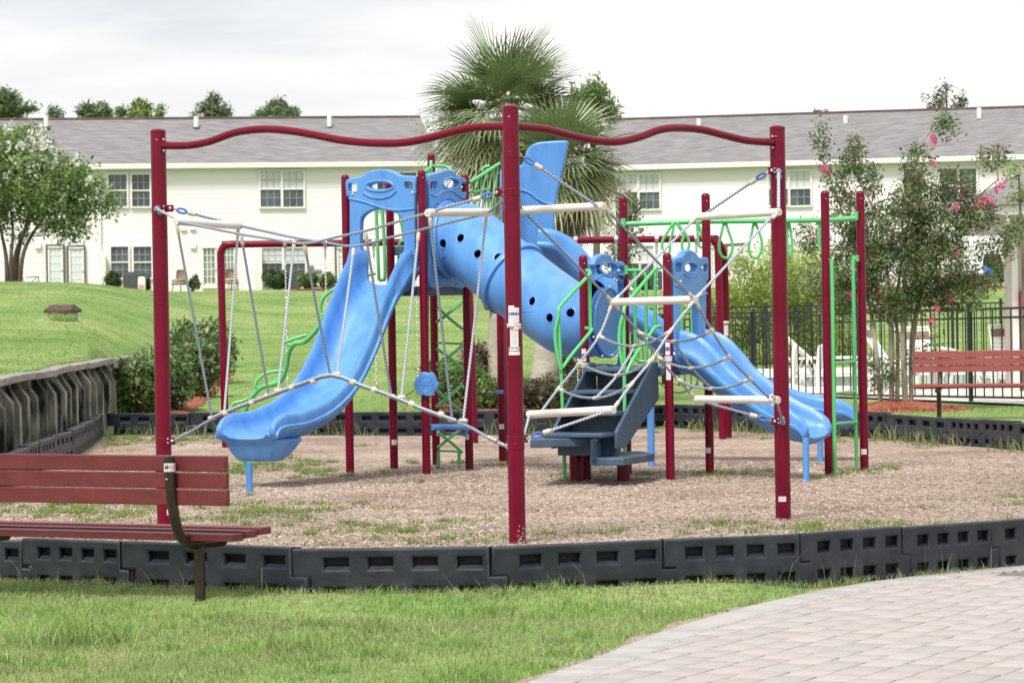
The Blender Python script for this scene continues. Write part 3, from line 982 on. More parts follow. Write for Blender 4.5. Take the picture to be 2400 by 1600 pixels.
vert = [(NR, (415, 530), (497, 979)), (FR, (558, 540), (526, 966)), (NR, (566, 556), (630, 926)), (FR, (690, 563), (652, 914)), (NR, (714, 577), (774, 879)),
        (FR, (829, 583), (790, 876)), (NR, (857, 548), (917, 928)), (FR, (981, 546), (941, 930)), (NR, (1008, 512), (1060, 984)), (FR, (1139, 511), (1086, 985))]
ks = []
for off, a, b in vert:
    p, q = hit(*a, A, B, off), hit(*b, A, B, 0)
    rope('hanger_rope', [p, p.lerp(q, .5) + Vector((0, 0, -.01)), q], r=.0100, m_='rope_pale' if off > 0 else 'rope')
    ks.append((p + (q - p).normalized() * .03, q - p)); ks.append((q, ua))
knot(ks, .0155, .075)
ks = []
for x, y in ((530, 969), (592, 944), (685, 909), (735, 894), (828, 897), (878, 915), (966, 948), (1034, 972)):
    p = hit(x, y, A, B, 0); ks.append((p + Vector((0, -.014, .005)), hit(x + 8, y - (3 if x < 777 else -3), A, B, 0) - p))
knot(ks, .024, .05)
# ties from posts to the bridge
def tie(post, z, d, q, long=.085):
    e, cl_ = clamp(post, z, d, long)
    s_ = shackle(e, q)
    rope('tie_rope', [s_, q])
zL = hit(385, 489, A, B).z
eL, _ = clamp(L0, zL, ua)
s_ = shackle(eL, n1b); rope('tie_rope', [s_, n1b])
mb = MB(); pq = Vector((L0.x - .01, L0.y - .075, zL - .005)); mb.ball(pq, .028); mb.ball(pq + Vector((.025, -.02, -.03)), .022); mb.build('knot', 'rope_pale', rc)
rope('tie_rope', [pq, n1a + Vector((0, 0, .02))], m_='rope_pale')
zC = hit(1165, 452, A, B).z
eC, _ = clamp(C0, zC, -ua); s_ = shackle(eC, n2a); rope('tie_rope', [s_, n2a + Vector((.05, 0.03, .02))])
rope('tie_rope', [Vector((C0.x - .055, C0.y + .04, zC - .05)), n2b])
zLb = hit(400, 1033, A, B).z
e_, _ = clamp(L0, zLb, ua, .06)
mb = MB(); q_ = hit(432, 1018, A, B); d_ = (q_ - e_).normalized(); mb.tube([e_, e_ + d_ * .09], .009, 8); mb.tube([e_ + d_ * .09, e_ + d_ * .15], .018, 10); mb.build('turnbuckle', 'steel', rc)
zCb = hit(1190, 1045, A, B).z
e_, _ = clamp(C0, zCb, -ua, .03)
mb = MB(); q_ = hit(1140, 1022, A, B); d_ = (q_ - e_).normalized(); mb.tube([e_, e_ + d_ * .1], .010, 8); mb.tube([e_ + d_ * .1, e_ + d_ * .19], .020, 10); mb.build('turnbuckle', 'steel', rc)

# right bay: crossed net
A, B = C0, R0
ua = Vector((B.x - A.x, B.y - A.y, 0)).normalized()
NR, FR = -0.44, 0.44
T1 = spreader(hit(1222, 493, A, B, FR), hit(1413, 483, A, B, NR))
T2 = spreader(hit(1634, 508, A, B, FR), hit(1825, 497, A, B, NR))
Mc = spreader(hit(1436, 708, A, B, FR), hit(1628, 702, A, B, NR))
B1 = spreader(hit(1241, 971, A, B, FR), hit(1436, 960, A, B, NR))
B2 = spreader(hit(1631, 935, A, B, FR), hit(1822, 937, A, B, NR))
rope('net_rope', [T1[0] + Vector((.03, 0, -.02)), Mc[0]]); rope('net_rope', [T1[1], Mc[1]])
rope('net_rope', [T2[0], Mc[0]], m_='rope_pale'); rope('net_rope', [T2[1] - Vector((.04, 0, .02)), Mc[1]], m_='rope_pale')
H = lambda x, y, o_: hit(x, y, A, B, o_)
l1 = [Mc[0], H(1404, 787, FR), H(1358, 850, FR), H(1308, 911, FR), B1[0] + Vector((.09, 0, .02))]
l2 = [Mc[1], H(1571, 776, NR), H(1528, 842, NR), H(1480, 900, NR), B1[1]]
l3 = [Mc[0], H(1497, 778, FR), H(1541, 836, FR), H(1588, 889, FR), B2[0]]
l4 = [Mc[1], H(1669, 775, NR), H(1709, 836, NR), H(1758, 888, NR), B2[1] - Vector((.07, 0, -.02))]
for l, m_ in ((l1, 'rope_pale'), (l2, 'rope_pale'), (l3, 'rope'), (l4, 'rope')):
    rope('net_rope', l, m_=m_, n=5)
ks = []
mids = {0: [(1488, 811), (1447, 879), (1397, 932)], 1: [(1580, 800), (1621, 862), (1667, 910)]}
for side_, (la, lb) in enumerate(((l1, l2), (l3, l4))):
    mm_ = []
    for k in range(3):
        c = H(*mids[side_][k], 0.0); mm_.append(c)
        a, b = la[k + 1], lb[k + 1]
        p1 = a.lerp(c, .5) + Vector((0, 0, -.022)); p2 = c.lerp(b, .5) + Vector((0, 0, -.022))
        rope('cross_rope', [a, p1, c, p2, b], m_='rope', n=5)
        ks += [(a + (p1 - a).normalized() * .04, p1 - a), (b + (p2 - b).normalized() * .04, p2 - b), (c, ua), (a, la[k + 2] - la[k]), (b, lb[k + 2] - lb[k])]
    rope('cross_rope', mm_, m_='rope_pale' if side_ == 0 else 'rope', n=5)
for e, fs in ((Mc[0], (l1[1], l3[1], T1[0], T2[0])), (Mc[1], (l2[1], l4[1], T1[1], T2[1])), (T1[1], (Mc[1],)), (T2[0], (Mc[0],)), (T2[1], (Mc[1],)), (B1[1], (l2[3],)), (B2[0], (l3[3],)), (B2[1], (l4[3],))):
    for f_ in fs:
        ks.append((e + (f_ - e).normalized() * .06, f_ - e))
knot(ks, .0145, .065)
zCt = hit(1235, 364, A, B).z
e_, _ = clamp(C0, zCt, ua, .04); s_ = shackle(e_, T1[1]); rope('tie_rope', [s_, T1[1] - Vector((.04, 0, 0))])
rope('tie_rope', [Vector((C0.x + .02, C0.y + .06, zCt - .04)), T1[0]])
zRt = hit(1800, 400, A, B).z
e_, _ = clamp(R0, zRt, -ua, .05); s_ = shackle(e_, T2[0]); rope('tie_rope', [s_, T2[0] + Vector((.06, 0, .02))])
pq = Vector((R0.x - .0, R0.y - .075, zRt - .01)); mb = MB(); mb.ball(pq, .028); mb.ball(pq + Vector((0, -.01, -.045)), .027); mb.build('knot', 'rope_pale', rc)
rope('tie_rope', [pq, T2[1] + Vector((.0, 0, .03))], m_='rope_pale', r=.013)
zCb = hit(1245, 1027, A, B).z
e_, _ = clamp(C0, zCb, ua, .06); s_ = shackle(e_, B1[1]); rope('tie_rope', [s_, B1[1] - Vector((.07, 0, .02))], m_='rope_pale')
rope('tie_rope', [Vector((C0.x + .05, C0.y + .05, zCb - .02)), B1[0]], m_='rope_pale')
zRb = hit(1795, 988, A, B).z
e_, _ = clamp(R0, zRb, -ua, .06); s_ = shackle(e_, B2[0]); rope('tie_rope', [s_, B2[0] + Vector((.05, 0, -.02))])
pq = Vector((R0.x - .0, R0.y - .075, zRb - .01)); mb = MB(); mb.ball(pq, .026); mb.ball(pq + Vector((0, -.01, .03)), .02); mb.build('knot', 'rope_pale', rc)
rope('tie_rope', [pq, B2[1] + Vector((.0, 0, -.02))])

# ------------------------------------------------------------------ play structure (two towers, slides, tunnel, ladders)
e1, e2, WD = Vector((.88, -.47, 0)).normalized(), Vector((.47, .88, 0)).normalized(), 0.945
A2 = Vector((-.93, 36.25, 0)); A1 = A2 - e1 * WD; A5 = A2 + e2 * WD; A3 = A1 + e2 * WD; A4 = A3 + e2 * WD; A6 = A5 + e2 * WD
A7 = Vector((-.128, 38.95, 0))
B2p = Vector((1.571, 34.3, 0)); B1p = B2p - e1 * WD; B4p = B2p + e2 * WD; B3p = B1p + e2 * WD
R1p = Vector((3.205, 34.72, 0)); R2p = R1p + e2 * WD
ps = thing('play_structure', 'blue, green and maroon play structure with slides, tunnel, stairs and overhead rings', 'play structure', (0, 36, 0))
DA, DA2, DB = 2.0, 2.45, 1.14
PST = {}
for key, p, h in (('A1', A1, 3.215), ('A2', A2, 3.235), ('A5', A5, 3.215), ('A3', A3, 3.22), ('A4', A4, 3.50), ('A6', A6, 3.46), ('A7', A7, 2.6), ('B1', B1p, 2.285), ('B2', B2p, 2.285),
                  ('B3', B3p, 2.90), ('B4', B4p, 2.905), ('R1', R1p, 2.895), ('R2', R2p, 2.915)):
    mb = MB(); dome_post(mb, p, 0.0445, h)
    PST[key] = mb.build('post', 'maroon', ps)
    mb = MB(); q = (CAM - p); q.z = 0; q.normalize(); mb.ball(p + q * .044 + Vector((.012, 0, h - .085)), .006); mb.build('screw', 'steel', PST[key])
for key, p, z, a0 in (('A3', A3, .30, .15), ('A4', A4, .36, .9), ('A5', A5, .36, -.7), ('B4', B4p, .26, -.45), ('R2', R2p, .20, -.1), ('A7', A7, .40, -.2)):
    mb = MB(); patch(mb, p, .0452, z - .028, z + .028, -.032, .032, a0, 0); patch(mb, p, .0457, z - .006, z, -.02, .02, a0, 2)
    mb.build('sticker', S, PST[key], fix=False)
for key, p in (('B1', B1p), ('B2', B2p)):
    mb = MB()
    zt = 1.20 if key == 'B1' else 1.26
    patch(mb, p, .0452, zt, zt + .13, -.03, .02, -.1, 0); patch(mb, p, .0457, zt + .04, zt + .08, -.028, .018, -.1, 1)
    wrap(mb, text_mesh('5-12', 0.022), p, .0461, zt + .06, -.1, 0)
    patch(mb, p, .0456, zt - .06, zt - .012, -.045, .045, -.1, 0); wrap(mb, text_mesh('GameTime', 0.020, 0.2), p, .0461, zt - .036, -.1, 1)
    patch(mb, p, .0452, zt - .25, zt - .07, -.025, .025, -.1, 0); patch(mb, p, .0457, zt - .095, zt - .08, -.022, .022, -.1, 3)
    for k in range(6): patch(mb, p, .0457, zt - .12 - k * .02, zt - .116 - k * .02, -.02, .02, -.1, 2)
    mb.build('sticker', S, PST[key], fix=False)

def deck(P, Q, S_, T_, z, th=.09):
    c = (P + Q + S_ + T_) / 4; c.z = z - th / 2
    mb_ = MB(); mb_.box(c, WD - .02, WD - .02, th, e1, e2)
    return mb_.build('deck', 'step', ps, bevel=.012)
deck(A1, A2, A3, A5, DA, .10); deck(A3, A5, A4, A6, DA2, .10); deck(B1p, B2p, B3p, B4p, DB, .09)

def panel(name, outl, P, Q, thick, off=0.0, m_='blue', bev=.018, rings=(), seams=(), parent=None, sm=True, smh=True):
    """moulded plastic panel: picture outlines dropped onto the upright plane between two posts"""
    u = Vector((Q.x - P.x, Q.y - P.y, 0)).normalized(); n = Vector((-u.y, u.x, 0))
    if n.y < 0: n = -n
    def to2(pt):
        h_ = hit(pt[0], pt[1], P, Q, off); return ((h_ - P).dot(u), h_.z)
    o2 = [[to2(p) for p in (smooth2(ol, 3) if sm else ol)] for ol in outl]
    me = curve_mesh(o2, thick, bev)
    mb_ = MB(); base = P + n * off
    mb_.mesh(me, lambda v: base + u * v.x + Vector((0, 0, v.y)) + n * v.z)
    for rg_, rr in rings:
        path = [hit(x, y, P, Q, off) - n * (thick * .42) for x, y in rg_]
        mb_.tube(path, rr, 8, closed=True)
    for sg_, rr in seams:
        path = catmull([hit(x, y, P, Q, off) - n * (thick * .5) for x, y in sg_], 4)
        mb_.tube(path, rr, 8)
    return mb_.build(name, m_, parent or ps, angle=50)
Z3 = lambda p: zz(p, 750, 340, 3.92)
head = Z3([(252, 325), (330, 300), (400, 285), (450, 247), (520, 228), (580, 222), (650, 228), (710, 252), (750, 275), (820, 283), (893, 292), (893, 380), (893, 455), (885, 480), (885, 800), (885, 1000), (885, 1180), (870, 1215),
           (800, 1210), (783, 1180), (790, 1060), (735, 1028), (745, 1005), (775, 985), (787, 940), (780, 850), (775, 750), (765, 690), (740, 650), (700, 620), (640, 598), (570, 588), (500, 600), (440, 630), (400, 670), (388, 720), (385, 850),
           (387, 950), (400, 1000), (402, 1052), (330, 1072), (262, 1100), (262, 1040), (285, 930), (285, 700), (285, 490), (258, 480), (252, 430)])
panel('arch_panel', [head, Z3(rect(280, 355, 356, 427, 10)), Z3(ell(575, 380, 108, 32)), Z3(rect(795, 338, 862, 405, 10))], A1, A2, .085, -.02,
      rings=[(Z3(ell(565, 378, 128, 48)), .018), (Z3(rect(272, 346, 364, 436, 14)), .010), (Z3(rect(786, 330, 872, 414, 14)), .010)],
      seams=[(Z3([(285, 492), (400, 515), (520, 555), (640, 590), (760, 598), (882, 585)]), .014), (Z3([(420, 440), (490, 478), (570, 490), (660, 470), (720, 420)]), .014)])
p2 = Z3([(975, 300), (985, 272), (1080, 245), (1130, 225), (1180, 225), (1210, 245), (1240, 280), (1300, 300), (1333, 322), (1335, 400), (1333, 470), (1312, 500), (1315, 560), (1325, 620), (1325, 1000), (1325, 1300), (1150, 1302), (990, 1300), (985, 1000), (985, 600), (978, 450)])
panel('tunnel_panel', [p2, Z3(rect(990, 335, 1050, 405, 10)), Z3(ell(1180, 353, 66, 40)), Z3(rect(1283, 355, 1318, 430, 8))], A2, A5, .07, 0,
      rings=[(Z3(ell(1180, 355, 76, 52)), .016), (Z3(rect(984, 328, 1056, 412, 14)), .009)],
      seams=[(Z3([(985, 445), (1040, 470), (1100, 430), (1180, 420), (1240, 460), (1300, 500)]), .014), (Z3([(1055, 540), (1090, 500), (1140, 485), (1190, 500), (1230, 530)]), .012)])
Z2 = lambda p: zz(p, 1200, 580, 3.136)
p3 = Z2([(540, 130), (580, 120), (600, 75), (650, 45), (700, 55), (735, 95), (800, 105), (812, 130), (813, 180), (812, 230), (800, 260), (805, 310), (803, 600), (800, 862), (680, 864), (555, 865), (548, 700), (545, 500), (540, 260)])
op = Z2([(690, 302), (640, 335), (602, 420), (588, 520), (590, 620), (612, 710), (650, 775), (695, 800), (740, 770), (770, 700), (785, 600), (786, 500), (770, 400), (735, 330)])
oph = smooth2(op, 3)
panel('tunnel_panel', [p3, Z2(rect(548, 138, 592, 196, 9)), Z2(ell(692, 155, 54, 36)), Z2(rect(770, 145, 803, 192, 8)), op], B1p, B3p, .07, 0,
      rings=[(oph, .020), (Z2(ell(692, 156, 64, 46)), .013)], seams=[(Z2([(545, 255), (600, 230), (640, 200), (690, 215), (740, 215), (780, 255)]), .013)])
Z1 = lambda p: zz(p, 1500, 580, 2.8)
p4 = Z1([(200, 80), (255, 55), (275, 27), (310, 15), (345, 35), (370, 65), (420, 65), (428, 90), (428, 150), (428, 210), (415, 240), (415, 400), (415, 565), (455, 590), (460, 628), (415, 632), (375, 630), (368, 580), (363, 480), (360, 390), (345, 340), (302, 312), (262, 335),
          (245, 390), (243, 460), (248, 535), (287, 590), (288, 680), (285, 745), (250, 765), (218, 750), (205, 690), (203, 500), (202, 300), (200, 180)])
panel('arch_panel', [p4, Z1(rect(213, 105, 252, 162, 7)), Z1(ell(312, 132, 38, 28)), Z1(rect(396, 115, 421, 157, 6))], B2p, B4p, .085, -.01,
      rings=[(Z1(ell(310, 134, 46, 38)), .013)], seams=[(Z1([(203, 245), (250, 265), (300, 305), (360, 320), (413, 300)]), .013), (Z1([(255, 165), (280, 185), (320, 190), (350, 165)]), .011)])
def panel_bolts(par, pts, P, Q, off):
    for x, y in pts:
        c = hit(x, y, P, Q, off); d = (CAM - c).normalized(); mb_ = MB(); mb_.lathe(c, [(.016, 0), (.016, .003), (.009, .008), (0, .009)], 10, axis=d); mb_.build('bolt', 'steel', par)
kids = [o_ for o_ in ps.children if o_.name.startswith(('arch_panel', 'tunnel_panel'))]
panel_bolts(kids[0], Z3([(300, 455), (850, 440), (845, 1150), (300, 1040)]), A1, A2, -.065)
panel_bolts(kids[1], Z3([(1075, 1285), (1255, 1285), (1300, 390)]), A2, A5, -.04)
panel_bolts(kids[2], Z2([(718, 292), (600, 660), (665, 800), (738, 795), (786, 172)]), B1p, B3p, -.045)
panel_bolts(kids[3], Z1([(408, 137), (225, 700), (265, 225)]), B2p, B4p, -.055)
# tall hood over the high slide
Hh = lambda p: zz(p, 1100, 300, 3.92)
hA, hB = Vector((-.10, 38.35, 0)), Vector((.9, 38.25, 0))
hood = [(1174, 400), (1195, 393), (1222, 388)] + Hh([(505, 290), (522, 235), (545, 190), (582, 155), (650, 132), (780, 121), (880, 118), (903, 125), (909, 145), (890, 250), (860, 400), (830, 520), (808, 610), (795, 700), (782, 800), (778, 950), (760, 1080), (735, 1190), (600, 1150), (500, 1130), (420, 1120), (300, 1100)]) + [(1176, 560), (1174, 470)]
panel('slide_hood', [hood], hA, hB, .12, 0, bev=.02, seams=[(Hh([(300, 540), (470, 568), (560, 600), (640, 660), (700, 690), (772, 702)]), .016)])

# crawl tunnel between the towers
tc_ = [hit(1040, 560, A2, A5)]
P0 = (A2 + A5) / 2 + Vector((0, 0, 2.50)); P1 = (B1p + B3p) / 2 + Vector((0, 0, 1.645))
tun = [P0 + e1 * .03, P0 + e1 * .28 + Vector((0, 0, -.02)), P0.lerp(P1, .36) + Vector((0, .02, -.02)) , P0.lerp(P1, .64) + Vector((0, 0, -.16)), P1 - e1 * .36 + Vector((0, 0, -.03)), P1 - e1 * .05]
tun = catmull(tun, 7)
TR = 0.385
def tube_rings(path, r, n):
    P = path; secs = []
    nrm = None
    for i in range(len(P)):
        a, b = P[max(i - 1, 0)], P[min(i + 1, len(P) - 1)]
        t = (b - a).normalized()
        if nrm is None: nrm = (Vector((0, 0, 1)) - t * t.z).normalized()
        nrm = (nrm - t * nrm.dot(t)).normalized(); bn = t.cross(nrm)
        secs.append([P[i] + (nrm * math.cos(2 * math.pi * j / n) + bn * math.sin(2 * math.pi * j / n)) * r for j in range(n)])
    return secs
HOLES = []
for px, py in [(1079, 558), (1119, 595), (1168, 603), (1247, 706), (1288, 745), (1337, 733), (1039, 571)]:
    d = ray(px, py).normalized(); s0 = CAM + d * 34.0
    for t in np.arange(0, 4.5, .01):          # first point of the tunnel surface the ray meets
        p = s0 + d * t
        if min((p - c).length for c in tun) < TR:
            c = min(tun, key=lambda c_: (p - c_).length); HOLES.append((p, (p - c).normalized())); break
fine = catmull(tun, 8); n_ = 220
mb = MB()
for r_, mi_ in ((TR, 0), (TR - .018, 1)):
    secs = tube_rings(fine, r_, n_); b = len(mb.v); kk = len(secs)
    arr = np.array([[tuple(q) for q in s_] for s_ in secs]); mb.v.extend(Vector(q) for q in arr.reshape(-1, 3))
    cen = (arr[:-1] + arr[1:]) / 2; cen = (cen + np.roll(cen, -1, axis=1)) / 2
    keep = np.ones(cen.shape[:2], bool)
    for hp, ax in HOLES:
        v_ = cen - np.array(hp); al = v_ @ np.array(ax); rr_ = np.linalg.norm(v_ - al[..., None] * np.array(ax), axis=-1)
        keep &= ~((rr_ < .052) & (np.abs(al) < .12))
    for i, j in zip(*np.nonzero(keep)):
        j2 = (j + 1) % n_
        q = (b + i * n_ + j, b + i * n_ + j2, b + (i + 1) * n_ + j2, b + (i + 1) * n_ + j)
        mb.face(tuple(int(x) for x in q), mi_)
tunnel = mb.build('tunnel', ['blue', 'blue_shaded'], ps, angle=70, fix=False)
for hp, ax in HOLES:
    X_ = ax.orthogonal().normalized(); Y_ = ax.cross(X_)
    c_ = min(fine, key=lambda q: (hp - q).length)
    ringp = []
    for a in [2 * math.pi * q / 28 for q in range(28)]:
        p = hp + X_ * .053 * math.cos(a) + Y_ * .053 * math.sin(a)
        cc = min(fine, key=lambda q: (p - q).length); ringp.append(cc + (p - cc).normalized() * (TR - .004))
    mb = MB(); mb.tube(ringp, .009, 6, closed=True); mb.build('port_rim', 'blue', tunnel)
def ring_at(i, r0, hw, name):
    secs = []
    a, b_ = tun[max(i - 1, 0)], tun[min(i + 1, len(tun) - 1)]
    t = (b_ - a).normalized()
    mb_ = MB(); mb_.lathe(tun[i] - t * hw, [(TR - .005, 0), (r0, .004), (r0 + .006, hw), (r0, 2 * hw - .004), (TR - .005, 2 * hw)], 40, axis=t)
    mb_.f = [q_ for q_ in mb_.f if len(q_) == 4]; mb_.mi = [0] * len(mb_.f)
    return mb_.build(name, 'blue', tunnel, angle=50)
im = int(len(tun) * .47)
ring_at(im, TR + .035, .035, 'flange'); ring_at(1, TR + .03, .03, 'flange'); ring_at(len(tun) - 2, TR + .03, .03, 'flange')
def surf_line(pts, r, off=.003):
    out_ = []
    for px, py in pts:
        d = ray(px, py).normalized(); s = CAM + d * 34.0
        for t in np.arange(0, 4.5, .01):
            p = s + d * t
            if min((p - c).length for c in tun) < TR:
                out_.append(p); break
    mb_ = MB(); mb_.tube(catmull(out_, 4), r, 6); mb_.build('moulding_seam', 'blue', tunnel)
surf_line([(1030, 605), (1080, 585), (1130, 574), (1190, 580), (1250, 600)], .006)
surf_line([(1225, 730), (1260, 728), (1310, 712), (1350, 705)], .006)

def slide(name, path, side, hw, walls, exit_drop=True, m_='blue', step=True):
    """bed path (top of the slide surface), level sideways vector, half width, wall heights"""
    P = catmull(path, 6)
    k = len(P)
    wl = np.interp(np.linspace(0, 1, k), np.linspace(0, 1, len(walls)), walls)
    # finer steps near the mouth, where the walls round down to the lip
    fine = [P[-2].lerp(P[-1], q) for q in (.15, .35, .55, .72, .86, .94, 1.0)]
    P = P[:-1] + fine; wl = np.concatenate([wl[:-1], np.full(7, wl[-2])]); k = len(P)
    dE = [0.0] * k
    for i in range(k - 2, -1, -1): dE[i] = dE[i + 1] + (P[i + 1] - P[i]).length
    wl = [wl[i] * (.16 + .84 * math.sqrt(max(0, 1 - (1 - min(dE[i] / .24, 1)) ** 2))) for i in range(k)]
    P = [p - Vector((0, 0, .045 * max(0, 1 - dE[i] / .10) ** 2)) for i, p in enumerate(P)]
    secs = []
    for i in range(k):
        a, b_ = P[max(i - 1, 0)], P[min(i + 1, k - 1)]
        t = (b_ - a).normalized(); n = side.cross(t).normalized()
        if n.z < 0: n = -n
        h = wl[i]
        half = [(0.0, 0.0), (.35 * hw, .003), (.70 * hw, .02), (.88 * hw, .07), (.96 * hw, .6 * h), (hw, .93 * h), (hw + .025, h), (hw + .05, .95 * h), (hw + .062, .80 * h), (hw + .060, .50 * h), (hw + .085, .44 * h), (hw + .085, .30 * h), (hw + .055, .2 * h), (.9 * hw, -.05), (.55 * hw, -.085), (0, -.09)]
        full = half + [(-x, y) for x, y in reversed(half[1:-1])]
        secs.append([P[i] + side * x + n * y for x, y in full])
    mb_ = MB(); mb_.loft(secs, True, True)
    return mb_.build(name, m_, ps, angle=55), P
# wave slide, front of the tall tower
mid = (A1 + A2) / 2
def sl_pt(px, py, t):
    p = mid - e2 * t
    return hit(px, py, p, p + e1)
wp = [mid - e2 * .0 + Vector((0, 0, DA + .01)), mid - e2 * .12 + Vector((0, 0, DA)), mid - e2 * .46 + Vector((0, 0, 1.73)), mid - e2 * .86 + Vector((0, 0, 1.26)), mid - e2 * 1.25 + Vector((0, 0, .90)), mid - e2 * 1.7 + Vector((0, 0, .68)),
      mid - e2 * 2.2 + Vector((0, 0, .56)), mid - e2 * 2.62 + Vector((0, 0, .53)), mid - e2 * 2.86 + Vector((0, 0, .54))]
wave, wP = slide('wave_slide', [p + e1 * .05 for p in wp], e1, .285, [.40, .36, .27, .23, .22, .21, .21, .22, .23])
mb = MB()    # tapering foot under the exit
c = mid - e2 * 2.63 + e1 * .05
top = [c + e1 * x + e2 * y + Vector((0, 0, .49)) for x, y in ((-.31, -.20), (.31, -.20), (.30, .38), (-.30, .38))]
bot = [c + e1 * x + e2 * y + Vector((0, 0, .27)) for x, y in ((-.20, -.10), (.20, -.10), (.20, .14), (-.20, .14))]
mb.loft([bot, [p.lerp(q, .5) + Vector((0, 0, -.02)) for p, q in zip(top, bot)], top], True, True); mb.build('exit_foot', 'blue', wave, bevel=.03)
lg = G(585, 1155)
MB().tube([Vector((lg.x, lg.y, -.03)), Vector((lg.x, lg.y, .30))], .033, 14).build('leg', 'blue', wave)
# low slide on the right tower
mid = (B2p + B4p) / 2
lp = [mid + e1 * -.05 + Vector((0, 0, DB)), mid + e1 * .15 + Vector((0, 0, DB - .02)), mid + e1 * .45 + Vector((0, 0, .90)), mid + e1 * .8 + Vector((0, 0, .66)), mid + e1 * 1.04 + Vector((0, 0, .53)), mid + e1 * 1.22 + Vector((0, 0, .47)), mid + e1 * 1.38 + Vector((0, 0, .455))]
low, lP = slide('low_slide', lp, e2, .27, [.40, .34, .26, .24, .24, .24, .24])
lg = G(1890, 1128)
MB().tube([Vector((lg.x, lg.y, -.03)), Vector((lg.x, lg.y, .43))], .033, 14).build('leg', 'blue', low)
# high slide running behind the right tower
hs = [(.30, 38.25, 2.34), (.50, 38.22, 2.30), (.78, 38.18, 2.02), (1.25, 38.12, 1.62), (1.8, 38.02, 1.22), (2.4, 37.95, .86), (2.95, 37.85, .60), (3.3, 37.8, .49), (3.55, 37.75, .46), (3.74, 37.72, .46)]
sd = Vector((.05, 1, 0)).normalized()
high, hP = slide('high_slide', [Vector(p) for p in hs], sd, .30, [.30, .28, .25, .24, .24, .24, .24])
lg = G(1923, 1083)
MB().tube([Vector((lg.x, lg.y, -.03)), Vector((lg.x, lg.y, .42))], .033, 14).build('leg', 'blue', high)
# blue support post beside the stairs
p = G(1527, 1093); MB().tube([Vector((p.x, p.y, -.03)), Vector((p.x, p.y, DB))], .040, 14).build('support_post', 'blue', ps)

# stairs to the low deck
mid = (B1p + B2p) / 2
mb = MB()
SW = .66
for k, (t, z) in enumerate(((0.0, DB), (.30, .925), (.60, .72), (.90, .52))):
    c = mid - e2 * (t + .17)
    mb.box(c + Vector((0, 0, z - .02)), SW, .34, .04, e1, e2)
    mb.box(c + e2 * .172 + Vector((0, 0, z - .125)), SW, .03, .215, e1, e2)
st = mb.build('stairs', 'step', ps, bevel=.008)
for s in (-1, 1):
    mb = MB()
    prof = [(-.02, DB + .05), (-.14, DB + .05), (-.98, .53), (-.98, .36), (-.80, .36), (-.02, DB - .32)]
    secs = [[mid + e1 * (s * (SW / 2 + .02) + d_) + e2 * t + Vector((0, 0, z)) for t, z in prof] for d_ in (-.018, .018)]
    mb.loft(secs, True, True); mb.build('stringer', 'step', st, bevel=.006)
# transfer platform and lower step
def slab(name, px, z, th, parent, m_='step'):
    pts = [G(x, y, z) for x, y in px]
    mb_ = MB(); mb_.loft([[p - Vector((0, 0, th)) for p in pts], pts], True, True)
    return mb_.build(name, m_, parent, bevel=.01)
slab('platform', [(1242, 1029), (1383, 1025), (1455, 1015), (1440, 1006), (1318, 1006)], .475, .085, st)
slab('step', [(1383, 1073), (1462, 1073), (1533, 1062), (1500, 1056), (1400, 1060)], .285, .075, st)
pp = [G(1384, 1030, .47), G(1455, 1016, .47)]
mb = MB(); mb.loft([[pp[0] - Vector((0, 0, .24)), pp[1] - Vector((0, 0, .24)), pp[1] - Vector((0, -.03, .24)), pp[0] - Vector((0, -.03, .24))], [pp[0], pp[1], pp[1] + Vector((0, .03, 0)), pp[0] + Vector((0, .03, 0))]], True, True)
rs = mb.build('riser', 'step', st)
mb = MB()
for px, py in ((1397, 1031), (1444, 1028)): mb.ball(hit(px, py, pp[0], pp[1], -.004), .011)
mb.build('bolt', 'steel', rs)
for px, py, d_, h_ in ((1350, 1122, 34.3, .40), (1374, 1118, 34.5, .40), (1461, 1123, 34.3, .22)):
    x = W(px, py, d_).x; MB().tube([Vector((x, d_, -.03)), Vector((x, d_, h_))], .063 if px != 1374 else .05, 16).build('post', 'maroon', ps)

def rail(pts, d, r=.0185, name='rail', parent=None, n=5, m_='green', smooth_=True):
    P = [W(x, y, d) if not isinstance(d, (list, tuple)) else W(x, y, d[i]) for i, (x, y) in enumerate(pts)]
    return MB().tube(catmull(P, n) if smooth_ else P, r, 10).build(name, m_, parent or ps)
def rails(name, specs, parent=None, r=.0185):
    mb_ = MB(); one = name in ('rung', 'leaf_rung', 'cross_ladder')
    for pts, d in specs:
        if one: mb_ = MB()
        dd = d if isinstance(d, (list, tuple)) else [d] * len(pts)
        P = [W(x, y, q) for (x, y), q in zip(pts, dd)]
        mb_.tube(catmull(P, 5), r, 10)
        if one: last = mb_.build('crossing_tube' if name == 'cross_ladder' and parent else name, 'green', parent or ps)
        if name == 'cross_ladder' and not parent: parent = last
    return last if one else mb_.build(name, 'green', parent or ps)
